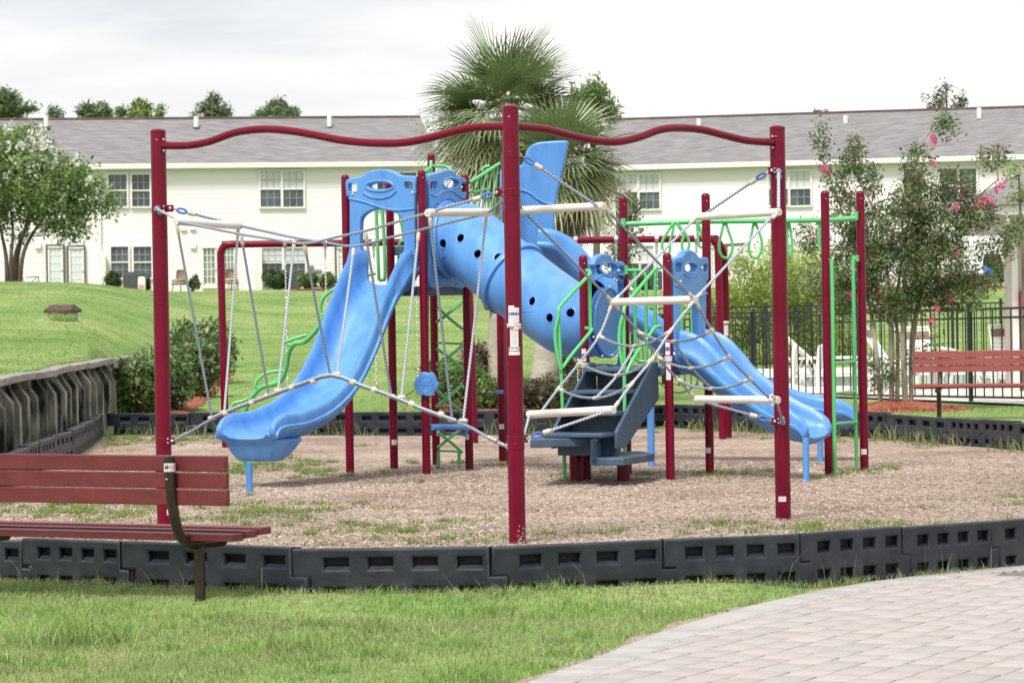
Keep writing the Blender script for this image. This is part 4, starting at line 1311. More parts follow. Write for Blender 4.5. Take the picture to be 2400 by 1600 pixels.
# stair handrails
rails('handrail', [(Z2([(538, 170), (565, 172), (575, 190), (555, 215), (470, 305), (360, 425), (343, 460), (345, 540), (355, 800), (365, 1000), (378, 1350), (387, 1690)]), [34.6, 34.6, 34.55, 34.5, 34.35, 34.2, 34.15, 34.15, 34.15, 34.15, 34.15, 34.15]),
                   (Z2([(345, 500), (325, 580), (318, 660), (330, 770), (360, 900)]), 34.13), (Z2([(540, 592), (580, 598), (582, 612), (520, 690), (430, 800), (370, 885)]), [34.6, 34.55, 34.5, 34.35, 34.25, 34.15]),
                   (Z2([(567, 175), (572, 300), (575, 450), (578, 590)]), 34.55)])
rails('handrail', [(Z2([(1100, 150), (1060, 155), (1000, 220), (900, 340), (835, 420), (822, 480), (822, 600), (825, 900), (828, 1200), (830, 1500)]), [34.3, 34.3, 34.2, 34.0, 33.85, 33.8, 33.8, 33.8, 33.8, 33.8]),
                   (Z2([(822, 480), (795, 580), (788, 690), (800, 800), (820, 900)]), 33.78), (Z2([(1098, 580), (1050, 590), (985, 680), (900, 800), (835, 930)]), [34.3, 34.25, 34.1, 33.9, 33.8])])
# green barriers
rails('guard_rail', [(Z2([(840, 168), (900, 168), (945, 172), (975, 200), (985, 260), (985, 560), (988, 800), (960, 838), (925, 830), (908, 780), (905, 500), (905, 175)]), 35.45), (Z2([(1056, 175), (1052, 400), (1052, 580)]), 35.3),
                     (Z2([(840, 130), (840, 195)]), 35.45)])
rails('guard_rail', [(Z1([(272, 330), (275, 430), (275, 640)]), 35.5), (Z1([(340, 330), (342, 430), (343, 650)]), 35.5), (Z1([(255, 640), (360, 640)]), 35.5)])
rails('guard_rail', [(Z3([(515, 590), (528, 900), (540, 1200), (548, 1235), (575, 1235), (597, 1205), (590, 900), (572, 590)]), 37.35), (Z3([(500, 580), (640, 560)]), 37.35)])
rails('guard_rail', [(Z3([(725, 1150), (730, 920), (765, 880), (840, 878)]), 37.6), (Z3([(735, 640), (765, 800), (768, 880)]), 37.6), (Z3([(885, 470), (882, 640), (890, 900), (895, 1150)]), 37.2)])
# sloping slatted guard up to the high deck
sp = [(A5, 0.0), (A6, 1.0)]
def on56(x, y): return hit(x, y, A5, A6, -.03)
mb = MB()
top = [on56(*p) for p in Z3([(1372, 345), (1450, 298), (1540, 240), (1650, 170)])]
botm = [on56(*p) for p in Z3([(1375, 620), (1450, 640), (1540, 660), (1650, 620)])]
mb.tube(top, .019, 10); mb.tube([on56(*p) for p in Z3([(1400, 435), (1470, 420), (1560, 400)])], .015, 8)
for k in range(9):
    t = (k + .5) / 9
    a = on56(*Z3([(1385 + 265 * t, 335 - 160 * t)])[0]); b_ = on56(*Z3([(1360 + 255 * t, 560 + 90 * t)])[0])
    mb.bar(a, b_, .012, .034, up=Vector((0, 1, 0)))
mb.build('guard_rail', 'green', ps)
rails('guard_rail', [(Z3([(1018, 150), (1018, 200), (975, 235), (925, 262), (890, 300)]), [38.2, 38.15, 38.0, 37.8, 37.6]), (Z3([(1040, 195), (1120, 192), (1180, 205), (1212, 245)]), [38.2, 38.1, 38.0, 37.9]),
                     (Z3([(990, 230), (992, 300)]), 38.0), (Z3([(1020, 215), (1022, 300)]), 38.1), (Z3([(1490, 240), (1510, 205), (1560, 192)]), 38.0)])

# vine climber behind the wave slide
cd_ = [38.0, 37.95, 37.9, 37.85, 37.8, 37.75, 37.7, 37.65, 37.6, 37.5, 37.4, 37.3, 37.25]
vc = rails('vine_climber', [([(576, 1105), (572, 1070), (570, 1030), (566, 985), (585, 940), (612, 908), (652, 896), (668, 872), (676, 830), (690, 806), (715, 800), (748, 765), (760, 735)], cd_)], r=.027)
rails('leaf_rung', [([(540, 962), (548, 946), (568, 940), (582, 934)], 37.8), ([(570, 1070), (590, 1072), (606, 1060)], 37.95)], parent=vc)
rails('leaf_rung', [([(598, 905), (604, 890), (628, 873), (668, 868)], 37.75), ([(598, 905), (612, 910), (645, 893), (655, 880)], 37.75)], parent=vc)
rails('leaf_rung', [([(663, 806), (672, 800), (700, 790), (718, 785)], 37.6), ([(671, 808), (700, 806), (722, 795)], 37.6)], parent=vc)
rails('leaf_rung', [([(753, 733), (752, 712), (762, 693), (786, 676), (830, 655), (880, 640)], 37.3)], parent=vc)
# spiral ladder under the tall tower
Zx = lambda p: zz(p, 900, 650, 3.136)
xl = rails('cross_ladder', [(Zx([(575, 180), (480, 260), (385, 330)]), [37.5, 37.35, 37.3]), (Zx([(390, 215), (480, 300), (580, 380)]), [37.3, 37.3, 37.4]), (Zx([(575, 500), (480, 580), (385, 640)]), [37.5, 37.35, 37.3]), (Zx([(385, 520), (480, 590), (580, 680)]), [37.3, 37.3, 37.4]),
                            (Zx([(575, 790), (480, 870), (385, 950)]), [37.5, 37.35, 37.3]), (Zx([(390, 830), (480, 910), (580, 990)]), [37.3, 37.3, 37.4]), (Zx([(550, 1130), (480, 1180), (395, 1250)]), [37.5, 37.35, 37.3]), (Zx([(395, 1140), (480, 1200), (575, 1285)]), [37.3, 37.3, 37.4]),
                            (Zx([(553, 1280), (552, 1410)]), 37.45), (Zx([(400, 1280), (398, 1400)]), 37.3)], r=.017)
rails('rung', [(Zx([(385, 480), (575, 487)]), 37.35), (Zx([(385, 678), (575, 685)]), 37.35), (Zx([(395, 1272), (560, 1278)]), 37.35)], parent=xl, r=.012)
MB().tube([W(1003, 690, 37.0), W(1003, 1098, 37.0)], .012, 8).build('pole', 'green', ps)
# blue perch bar and spinner panel
a, b_ = hit(1003, 1001, A2, A5, 0), hit(1088, 1003, A2, A5, 0)
mb = MB(); nn = Vector((.88, -.47, 0))
secs = []
for k in range(9):
    t = k / 8; c = a.lerp(b_, t) + nn * (.10 * math.sin(math.pi * t)) + Vector((0, 0, .012 * math.sin(math.pi * t)))
    secs.append([c + nn * x + Vector((0, 0, z)) for x, z in ((-.06, -.03), (.06, -.03), (.075, 0), (.06, .03), (-.06, .03), (-.075, 0))])
mb.loft(secs, True, True); seat_ = mb.build('perch_seat', 'blue', ps, angle=50)
mb = MB(); mb.box(hit(1089, 1003, A2, A5, -.05), .05, .06, .17, e1, e2); mb.build('bracket', 'blue', seat_, bevel=.008)
c = hit(1000, 900, A2 - e2 * .05, A2 + e1 - e2 * .05)
outl = []
for k in range(6):
    a0 = 2 * math.pi * k / 6 + .2
    for q_ in range(7):
        t = q_ / 6
        outl.append(((.118 + .026 * t) * math.cos(a0 + t * .98), (.118 + .026 * t) * math.sin(a0 + t * .98)))
me = curve_mesh([outl], .05, .012)
uv_, vn = Vector((.97, -.24, 0)).normalized(), Vector((0, 0, 1)); wn = Vector((-.24, -.97, 0)).normalized()
mb = MB(); mb.mesh(me, lambda v: c + uv_ * v.x + vn * v.y + wn * v.z)
for k in range(9):
    a0 = 2 * math.pi * k / 9
    mb.tube(catmull([c + wn * .026 + uv_ * (r_ * math.cos(a0 + r_ * 9)) + vn * (r_ * math.sin(a0 + r_ * 9)) for r_ in (.012, .035, .058, .078)], 3), .005, 6)
mb.tube([c + wn * .025 + uv_ * (.085 * math.cos(x)) + vn * (.085 * math.sin(x)) for x in [2 * math.pi * i / 28 for i in range(28)]], .006, 6, closed=True)
mb.build('spinner', 'blue', ps, angle=50)
mb = MB(); mb.tube([W(1161, 919, 37.6), W(1180, 918, 37.6)], .022, 10); mb.build('foot_peg', 'blue', ps)

# overhead rings and end ladder
od = [35.55, 35.5, 35.45, 35.42, 35.4, 35.45, 35.5]
ob_ = rails('overhead_beam', [([(1463, 525), (1560, 522), (1660, 519), (1760, 518), (1860, 517), (1950, 515), (2008, 511)], od), ([(1461, 512), (1461, 530)], 35.52), ([(2006, 496), (2006, 516)], 35.5)], r=.026)
Z5 = lambda p: zz(p, 1350, 350, 3.137)
for rp in ([(715, 545), (672, 610), (640, 665), (633, 705), (642, 745), (665, 765), (690, 745), (690, 690), (712, 600)], [(742, 545), (790, 600), (822, 650), (831, 700), (818, 740), (792, 745), (779, 715), (782, 670), (795, 635), (770, 590)],
           [(890, 535), (910, 580), (935, 660), (938, 700), (920, 720), (900, 690), (895, 610)], [(1088, 545), (1068, 620), (1053, 690), (1054, 750), (1080, 793), (1120, 793), (1147, 745), (1148, 685), (1125, 610), (1102, 548)],
           [(1308, 545), (1290, 620), (1274, 690), (1274, 750), (1298, 793), (1335, 790), (1364, 740), (1366, 675), (1343, 600), (1320, 545)], [(1556, 540), (1552, 620), (1554, 700), (1562, 765), (1576, 785), (1587, 745), (1588, 680), (1578, 600), (1566, 545)],
           [(1790, 535), (1786, 620), (1788, 690), (1796, 740), (1806, 745), (1812, 700), (1806, 610), (1800, 545)]):
    P = [W(x, y, 35.45) for x, y in Z5(rp)]
    MB().tube(catmull(P, 5, True), .0145, 8, closed=True).build('trapeze_ring', 'green', ob_)
la = rails('end_ladder', [([(1946, 606), (1950, 640), (1954, 900), (1957, 1112)], 34.6), ([(2010, 602), (2004, 608), (2000, 620), (2003, 850), (2008, 1098)], 35.45), ([(2009, 598), (2009, 612)], 35.45)], r=.0195)
rails('rung', [([(1949, 852), (2004, 847)], [35.0, 35.45]), ([(1950, 922), (2006, 917)], [35.0, 35.45]), ([(1953, 993), (2008, 988)], [35.0, 35.45])], parent=la, r=.015)

# ------------------------------------------------------------------ swing set
sw = thing('swing_set', 'maroon two-bay swing set with chain swings standing behind the play structure', 'swing set', (0, 44, 0))
SZ = 2.62
lft, midp, rgt, rgt2 = G(523, 1052), G(1113, 1040), G(1682, 1022), G(1706, 1025)
YS = 44.0
beamL, beamR = W(520, 573, YS), W(1672, 559, YS)
def bent(p, bx, r=.036):
    return [Vector((p.x, p.y, -.05)), Vector((p.x - .02, p.y, 1.4)), Vector((p.x - .03 * 0, YS + (p.y - YS) * .25, 2.35)), Vector((bx + (.04 if bx < p.x else -.04) * 0, YS, 2.57))]
mb = MB(); mb.tube([beamL, beamR], .045, 14); mb.build('beam', 'maroon', sw)
zb_ = beamL.z
P = [Vector((lft.x, YS, -.05)), Vector((lft.x - .01, YS, 1.3)), Vector((lft.x - .02, YS, zb_ - .22)), Vector((lft.x - .015, YS, zb_ - .10)), Vector((lft.x + .02, YS, zb_ - .03)), Vector((lft.x + .10, YS, zb_)), Vector((lft.x + .22, YS, zb_))]
MB().tube(catmull(P, 6), .0475, 14).build('leg', 'maroon', sw)
MB().tube([Vector((midp.x, YS + .03, -.05)), Vector((midp.x - .05, YS + .03, 2.62))], .045, 14).build('leg', 'maroon', sw)
zb_ = beamR.z
P = [Vector((rgt.x, YS, -.05)), Vector((rgt.x - .01, YS, 1.3)), Vector((rgt.x - .02, YS, zb_ - .26)), Vector((rgt.x - .03, YS, zb_ - .10)), Vector((rgt.x - .09, YS, zb_ - .02)), Vector((rgt.x - .2, YS, zb_))]
MB().tube(catmull(P, 6), .0475, 14).build('leg', 'maroon', sw)
P = [Vector((rgt2.x, YS + .5, -.05)), Vector((rgt2.x - .01, YS + .46, 1.3)), Vector((rgt2.x - .02, YS + .38, zb_ - .45)), Vector((rgt2.x - .05, YS + .28, zb_ - .16)), Vector((rgt2.x - .13, YS + .12, zb_ - .02)), Vector((rgt.x - .05, YS + .02, zb_))]
MB().tube(catmull(P, 6), .0475, 14).build('leg', 'maroon', sw)
mb = MB(); p_ = Vector((rgt2.x - .01, YS + .43, 0)); z = 1.45
patch(mb, p_, .047, z - .12, z + .02, -.03, .03, 0, 0); patch(mb, p_, .0475, z + .04, z + .075, -.04, .04, 0, 0); mb.build('sticker', S, sw, fix=False)
def chain(p, q):
    mb_ = MB(); d = (q - p); ln = d.length; d.normalize(); s = d.orthogonal().normalized(); t = d.cross(s)
    k = int(ln / .042)
    for i in range(k):
        c = p + d * (i + .5) * ln / k; ax = s if i % 2 else t
        pts = [c + d * .026 * math.cos(a) + ax * .011 * math.sin(a) for a in [2 * math.pi * j / 8 for j in range(8)]]
        mb_.tube(pts, .0042, 4, closed=True)
    return mb_
def beam_z(x): return beamL.z + (beamR.z - beamL.z) * (x - beamL.x) / (beamR.x - beamL.x)
for xa, xb in ((668, 762), (876, 974), (1349, 1444), (1539, 1632)):
    pa, pb = W(xa, 575, YS), W(xb, 575, YS)
    hooks = []
    for p in (pa, pb):
        z = beam_z(p.x)
        mb = MB(); mb.lathe(Vector((p.x - .025, YS, z)), [(.047, 0), (.052, .002), (.052, .048), (.047, .05)], 16, axis=Vector((1, 0, 0))); mb.box(Vector((p.x, YS, z - .075)), .035, .03, .07); mb.box(Vector((p.x, YS, z - .15)), .028, .024, .07)
        mb.build('hanger', 'steel', sw)
        hooks.append(Vector((p.x, YS, z - .18)))
    ea, eb = Vector((pa.x + .0, YS, .76)), Vector((pb.x - .0, YS, .76))
    chain(hooks[0], ea).build('chain', 'steel', sw); chain(hooks[1], eb).build('chain', 'steel', sw)
    mb = MB(); secs = []
    for k in range(13):
        t = k / 12; c = ea.lerp(eb, t) + Vector((0, 0, -.15 * math.sin(math.pi * t) ** .8))
        secs.append([c + Vector((0, y_, z_)) for y_, z_ in ((-.07, -.008), (.07, -.008), (.07, .008), (-.07, .008))])
    mb.loft(secs, True, True); mb.build('swing_seat', 'rubber', sw)

# ------------------------------------------------------------------ benches
def bench(loc, n_dir, label, paint, decal):
    n = Vector((n_dir[0], n_dir[1], 0)).normalized(); ax = Vector((n.y, -n.x, 0))
    b_ = thing('bench', label, 'bench', loc)
    o0 = Vector(loc)
    Pw = lambda x, y, z: o0 + ax * x + n * y + Vector((0, 0, z))
    LN = 2.35
    for k, z in enumerate((.890, .789, .690)):
        mb_ = MB(); yo = .052 - .012 * k + .0
        mb_.box(Pw(.36 - LN / 2 + .012 * k, yo, z), LN, .042, .094, ax, n)
        mb_.build('back_slat', paint, b_, bevel=.005)
    for k, y_ in enumerate((.20, .335, .47)):
        mb_ = MB(); mb_.box(Pw(.30 - LN / 2 + .008 * k, y_, .455 + .012 * (k - 1)), LN + .06, .125, .044, ax, n); mb_.build('seat_slat', paint, b_, bevel=.005)
    for x in (0.0, -1.66):
        P = [Pw(x, -.025, .93), Pw(x, -.018, .80), Pw(x, .0, .66), Pw(x, .03, .54), Pw(x, .085, .45), Pw(x, .17, .405), Pw(x, .28, .397), Pw(x, .52, .397)]
        mb_ = MB(); mb_.tube(catmull(P, 5), .033, 16)
        sp_ = mb_.build('bench_support', 'bronze', b_)
        mb_ = MB(); mb_.tube([Pw(x, .27, -.05), Pw(x, .27, .395)], .032, 16); mb_.build('leg', 'bronze', sp_)
        mb_ = MB()
        for z in (.80, .70): mb_.ball(Pw(x, -.055 + (.8 - z) * .25, z), .008)
        mb_.build('bolt', 'brass', sp_)
        mb_ = MB(); mb_.lathe(Pw(x, -.025, .928), [(.034, 0), (.034, .008), (.02, .012), (0, .013)], 16); mb_.build('end_cap', 'plastic_black', sp_)
        if decal and x == 0.0:
            # wraps the near side of the upright
            mb_ = MB()
            pc = Pw(x, -.0225, 0)
            patch(mb_, pc, .0345, .845, .895, -.045, .045, 0, 0)
            patch(mb_, pc, .0352, .866, .884, -.002, .034, 0, 1); [patch(mb_, pc, .0356, .870, .880, .004 + .009 * q_, .010 + .009 * q_, 0, 0, 2) for q_ in range(3)]
            patch(mb_, pc, .0352, .862, .878, -.034, -.006, 0, 2)
            blob = curve_mesh([smooth2([(-.010, -.008), (-.013, .0), (-.008, .009), (0, .006), (.007, .010), (.012, .001), (.008, -.009), (0, -.004)], 3)], 0.0)
            wrap(mb_, blob, pc, .0357, .880, -.55, 3)
            for k in range(2): patch(mb_, pc, .0352, .851 + k * .005, .853 + k * .005, -.03, .03, 0, 4)
            mb_.build('decal', ['sticker_white', 'ink_red', 'ink_blue', 'ink_black', 'ink_grey'], sp_, fix=False)
    return b_
lg = G(470, 1427); nb_ = Vector((.5, .87, 0)).normalized()
bench(Vector((lg.x, lg.y, 0)) - nb_ * .27, nb_, 'dark red wooden bench seen from behind on the front grass, decal on its post', 'bench', True)
bp_ = W(2212, 970, 47.2); bz = Tz(bp_.x, 47.2)
bench(Vector((bp_.x - .0, 47.5, bz)), Vector((-.22, -.98, 0)), 'faded red bench seen from the front by the black pool fence', 'bench_far', False)

# ------------------------------------------------------------------ retaining wall
rw = thing('retaining_wall', 'dark mossy timber retaining wall with grey plank cap below the grass bank', 'retaining wall', (-5.7, 43, 0))
yw = np.arange(33.5, 51.0, .86)
for k, y in enumerate(yw):
    x = float(wall_x(y)); mb = MB(); w_ = .085
    prof = [(-.02, -.05), (.18, -.05), (.18, .77 + random.uniform(-.05, .05)), (.03, .985), (-.02, .985)]
    secs = [[(x + u_, y + s, z_) for u_, z_ in prof] for s in (-w_, w_)]
    mb.loft(secs, True, True); mb.build('buttress', 'wood_dark', rw, bevel=.012)
mb = MB()
ks_ = np.arange(33, 51.2, .6)
for y0, y1 in zip(ks_[:-1], ks_[1:]):
    for r_ in range(5):
        mb.bar(Vector((float(wall_x(y0)) - .03, y0, .095 + r_ * .2)), Vector((float(wall_x(y1)) - .03, y1, .095 + r_ * .2)), .05, .192)
mb.build('planking', 'wood_dark', rw)
for y0, y1 in zip(np.arange(33, 51, 2.4), np.arange(35.4, 53.5, 2.4)):
    y1 = min(y1, 51.0)
    mb = MB(); mb.bar(Vector((float(wall_x(y0)) + .07, y0 + .01, 1.035 + random.uniform(-.01, .01))), Vector((float(wall_x(y1)) + .07, y1 - .01, 1.035 + random.uniform(-.01, .01))), .20, .085)
    mb.build('cap_plank', 'wood_cap', rw, bevel=.012)
mb = MB(); mb.bar(Vector((float(wall_x(51)) - .08, 51.15, .5)), Vector((float(wall_x(51)) + .1, 51.2, .5)), .12, 1.05); mb.build('corner_post', 'wood_dark', rw)
# curb of the wall's lower return along the hedge
mb = MB(); mb.bar(Vector((float(wall_x(51.3)) + .02, 51.3, .98)), Vector((float(wall_x(58)), 58, 1.0)), .2, .12); mb.build('return_plank', 'wood_cap', rw)

# ------------------------------------------------------------------ houses
def house(name, label, xl_, dl, xr_, dr, zb, ze, zr, dep=9.5):
    Pl, Pr = W(xl_, 700, dl), W(xr_, 700, dr)
    Pl.z = Pr.z = 0
    u = (Pr - Pl).normalized(); n = Vector((-u.y, u.x, 0)); LNG = (Pr - Pl).length
    h = thing(name, label, 'house', Vector((Pl.x, Pl.y, zb)))
    # lap siding: one wall mesh with a real course every 0.2 m
    mb_ = MB(); z = zb - .3; secs = []
    while z < ze:
        secs.append((z, .008)); secs.append((min(z + .2, ze), 0.0)); z += .2
    pts = []
    for z, o_ in secs: pts.append([Pl - n * o_ + Vector((0, 0, z)), Pr - n * o_ + Vector((0, 0, z))])
    mb_.loft(pts, False, False)
    for s, P in ((-1, Pl), (1, Pr)):
        mb_.poly([P + Vector((0, 0, zb - .3)), P + n * dep + Vector((0, 0, zb - .3)), P + n * dep + Vector((0, 0, ze)), P + n * dep / 2 + Vector((0, 0, zr - .12)), P + Vector((0, 0, ze))])
    mb_.poly([Pl + n * dep + Vector((0, 0, zb - .3)), Pr + n * dep + Vector((0, 0, zb - .3)), Pr + n * dep + Vector((0, 0, ze)), Pl + n * dep + Vector((0, 0, ze))])
    mb_.build('wall', 'siding', h, fix=False, angle=20)
    ov = .42; sl_ = (zr - ze) / (dep / 2)
    mb_ = MB()
    for s in (1, -1):
        e0 = n * (-ov if s == 1 else dep + ov)
        a = Pl - u * .3 + e0 + Vector((0, 0, ze - sl_ * ov + .10)); b_ = Pr + u * .3 + e0 + Vector((0, 0, ze - sl_ * ov + .10))
        c = Pr + u * .3 + n * dep / 2 + Vector((0, 0, zr)); d = Pl - u * .3 + n * dep / 2 + Vector((0, 0, zr))
        dn = Vector((0, 0, -.08))
        mb_.loft([[a + dn, b_ + dn, c + dn, d + dn], [a, b_, c, d]], True, True)
    rf = mb_.build('roof', 'shingle', h, angle=20)
    mb_ = MB(); mb_.bar(Pl - u * .3 + n * dep / 2 + Vector((0, 0, zr + .01)), Pr + u * .3 + n * dep / 2 + Vector((0, 0, zr + .01)), .3, .07)
    mb_.build('ridge_cap', mat('ridge_shingle', (.12, .085, .075), (.17, .12, .10), 1.0, .9), rf)
    mb_ = MB(); mb_.bar(Pl - u * .3 - n * (ov - .02) + Vector((0, 0, ze - sl_ * ov - .03)), Pr + u * .3 - n * (ov - .02) + Vector((0, 0, ze - sl_ * ov - .03)), .11, .22)
    mb_.build('gutter', 'eave', h, bevel=.02)
    mb_ = MB(); mb_.poly([Pl - n * (ov - .07) + Vector((0, 0, ze - .10)), Pr - n * (ov - .07) + Vector((0, 0, ze - .10)), Pr - n * .0 + Vector((0, 0, ze - .10)), Pl - n * .0 + Vector((0, 0, ze - .10))])
    mb_.build('soffit', 'trim', h, fix=False)
    return h, Pl, Pr, u, n, rf
def window(h, Pl, Pr, u, n, x0, y0, x1, y1, cols=3, rows=4, blind=0.0, glass='glass'):
    p0, p1 = hit(x0, y1, Pl, Pr, -.06), hit(x1, y0, Pl, Pr, -.06)
    W_, H_ = (p1 - p0).dot(u), p1.z - p0.z
    c = p0 + u * W_ / 2 + Vector((0, 0, H_ / 2)); Zv = Vector((0, 0, 1))
    mb_ = MB(); t = .07
    mb_.box(c + Zv * (H_ / 2 + t / 2), W_ + 2 * t, .10, t, u, n, Zv); mb_.box(c - Zv * (H_ / 2 + t / 2), W_ + 2 * t, .13, t, u, n, Zv)
    for s in (-1, 1): mb_.box(c + u * s * (W_ / 2 + t / 2), t, .10, H_, u, n, Zv)
    mb_.box(c, W_, .06, .055, u, n, Zv)
    f_ = mb_.build('window', 'trim', h)
    mb_ = MB(); mb_.box(c + n * .045, W_, .012, H_, u, n, Zv); mb_.build('pane', glass, f_)
    mb_ = MB()
    for k in range(1, cols): mb_.box(c + u * (W_ * (k / cols - .5)) + n * .030, .026, .012, H_, u, n, Zv)
    for k in range(1, rows):
        if k * 2 != rows: mb_.box(c + Zv * (H_ * (k / rows - .5)) + n * .029, W_, .012, .026, u, n, Zv)
    mb_.build('muntins', mat('grey_muntin', (.28, .29, .30), (.33, .34, .35), 4, .5) if 'grey_muntin' not in bpy.data.materials else bpy.data.materials['grey_muntin'], f_)
    if blind > 0:
        mb_ = MB(); mb_.box(c + Zv * (H_ / 2 - H_ * blind / 2) + n * .036, W_ * .99, .006, H_ * blind, u, n, Zv); mb_.build('blind', 'blind', f_)
    return f_
def door(h, Pl, Pr, u, n, x0, y0, x1, y1, frame='trim', glass='curtain', cols=3, rows=5):
    p0, p1 = hit(x0, y1, Pl, Pr, -.06), hit(x1, y0, Pl, Pr, -.06)
    W_, H_ = (p1 - p0).dot(u), p1.z - p0.z; c = p0 + u * W_ / 2 + Vector((0, 0, H_ / 2)); Zv = Vector((0, 0, 1))
    mb_ = MB(); t = .075
    mb_.box(c + Zv * (H_ / 2 - t / 2), W_, .10, t, u, n, Zv); mb_.box(c - Zv * (H_ / 2 - .10), W_, .10, .20, u, n, Zv)
    for s in (-1, 1): mb_.box(c + u * s * (W_ / 2 - t / 2), t, .10, H_ - .28, u, n, Zv)
    f_ = mb_.build('door', 'trim', h)
    if frame == 'door_brown':
        mb_ = MB(); mb_.box(c + Zv * (H_ / 2 + .03), W_ + .14, .12, .06, u, n, Zv); mb_.box(c - Zv * (H_ / 2 + .03), W_ + .14, .14, .06, u, n, Zv)
        for s in (-1, 1): mb_.box(c + u * s * (W_ / 2 + .035), .07, .12, H_, u, n, Zv)
        mb_.build('casing', 'door_brown', f_)
    gw, gh = W_ - 2 * t, H_ - t - .2; gc = c + Zv * (.2 - t) / 2
    mb_ = MB(); mb_.box(gc + n * .03, gw, .012, gh, u, n, Zv); mb_.build('pane', glass, f_)
    mb_ = MB()
    for k in range(1, cols): mb_.box(gc + u * (gw * (k / cols - .5)) + n * .012, .035, .012, gh, u, n, Zv)
    for k in range(1, rows): mb_.box(gc + Zv * (gh * (k / rows - .5)) + n * .010, gw, .012, .035, u, n, Zv)
    mb_.build('muntins', 'trim', f_)
    mb_ = MB(); mb_.ball(c + u * (W_ / 2 - .05) - n * .07 - Zv * .1, .035); mb_.build('handle', 'steel', f_)
    return f_
HL = house('townhouse', 'cream two-storey townhouse with french doors behind the grass bank, left of the palms', -260, 141, 1016, 145.1, 2.46, 7.93, 10.0)
h, Pl, Pr, u, n, rf = HL
for a in ((255, 409, 296, 484), (310, 409, 350, 484)): window(h, Pl, Pr, u, n, *a)
for a in ((261, 578, 300, 651), (314, 578, 354, 651)): window(h, Pl, Pr, u, n, *a)
for a in ((611, 401, 657, 485), (664, 401, 710, 485)): window(h, Pl, Pr, u, n, *a, blind=.5)
for a in ((615, 581, 660, 650), (667, 581, 714, 650)): window(h, Pl, Pr, u, n, *a, blind=.45)
for a in ((-40, 409, 2, 484), (885, 405, 930, 486), (936, 405, 975, 486)): window(h, Pl, Pr, u, n, *a)
door(h, Pl, Pr, u, n, 113, 576, 147, 680, 'door_brown'); door(h, Pl, Pr, u, n, 162, 578, 196, 682, 'door_brown')
door(h, Pl, Pr, u, n, 474, 577, 507, 676, 'trim', 'glass_green'); door(h, Pl, Pr, u, n, 522, 577, 551, 676, 'trim', 'glass_green')
door(h, Pl, Pr, u, n, 790, 578, 830, 676, 'door_brown')
for x, ya, yb, w_ in ((232, 380, 592, .10), (606, 575, 595, .08)):
    mb = MB(); mb.bar(hit(x, ya, Pl, Pr, -.07), hit(x + 3, yb, Pl, Pr, -.07), .08, w_, up=n); mb.build('downspout', 'trim', h)
for x0, x1, ya, yb in ((237, 247, 590, 692), (602, 613, 582, 690)):
    a, b_ = hit(x0, yb, Pl, Pr, -.6), hit(x1, ya, Pl, Pr, -.6); c = (a + b_) / 2 + n * .3
    mb = MB(); mb.box(c, abs((b_ - a).dot(u)), .65, b_.z - a.z, u, n); mb.build('privacy_wall', 'trim', h)
for x, y in ((430, 537), (452, 536), (68, 541), (88, 541), (453, 576), (90, 576)):
    mb = MB(); mb.box(hit(x, y, Pl, Pr, -.06), .24, .10, .14 if y < 560 else .26, u, n); mb.build('wall_vent', 'trim', h, bevel=.02)
for x, y, w_, h_ in ((731, 628, .14, .22), (747, 636, .24, .14)):
    mb = MB(); mb.box(hit(x, y, Pl, Pr, -.06), w_, .12, h_, u, n); mb.build('meter_box', 'grey_metal', h, bevel=.01)
HR = house('townhouse', 'cream two-storey townhouse with grey roof behind the pool fence, right of the palms', 1398, 146.3, 2560, 140.8, 2.12, 7.66, 9.80)
h2, Pl2, Pr2, u2, n2, rf2 = HR
for a in ((1450, 408, 1493, 490), (1500, 408, 1545, 490), (1803, 401, 1846, 482), (1853, 401, 1899, 482)): window(h2, Pl2, Pr2, u2, n2, *a, blind=.52)
for a in ((1468, 576, 1497, 655), (1503, 576, 1532, 655)): window(h2, Pl2, Pr2, u2, n2, *a, blind=.55, cols=2)
for a in ((2205, 395, 2243, 475), (2250, 395, 2288, 475), (2120, 396, 2160, 476)): window(h2, Pl2, Pr2, u2, n2, *a)
door(h2, Pl2, Pr2, u2, n2, 2215, 560, 2262, 665); door(h2, Pl2, Pr2, u2, n2, 1665, 575, 1700, 675, 'door_brown')
mb = MB(); mb.bar(hit(1690, 575, Pl2, Pr2, -.45), hit(1748, 572, Pl2, Pr2, -.45), .12, .12, up=n2); mb.build('porch_beam', 'door_brown', h2)
# roof vent pipes belong to the roofs
for H_, pxs in ((HL, ((108, 284), (460, 285), (772, 284))), (HR, ((1638, 290), (1982, 283), (2295, 265)))):
    hh, Pa, Pb, uu, nn_, rr = H_
    for x, y in pxs:
        p = hit(x, y, Pa, Pb, 3.6)
        mb = MB(); mb.tube([p - Vector((0, 0, .45)), p + Vector((0, 0, .22))], .10, 12, mi=0); mb.lathe(p - Vector((0, 0, .40)), [(.24, -.1), (.22, .06), (.11, .16)], 14, mi=1)
        mb.build('vent_pipe', ['trim', 'plastic_black'], rr)

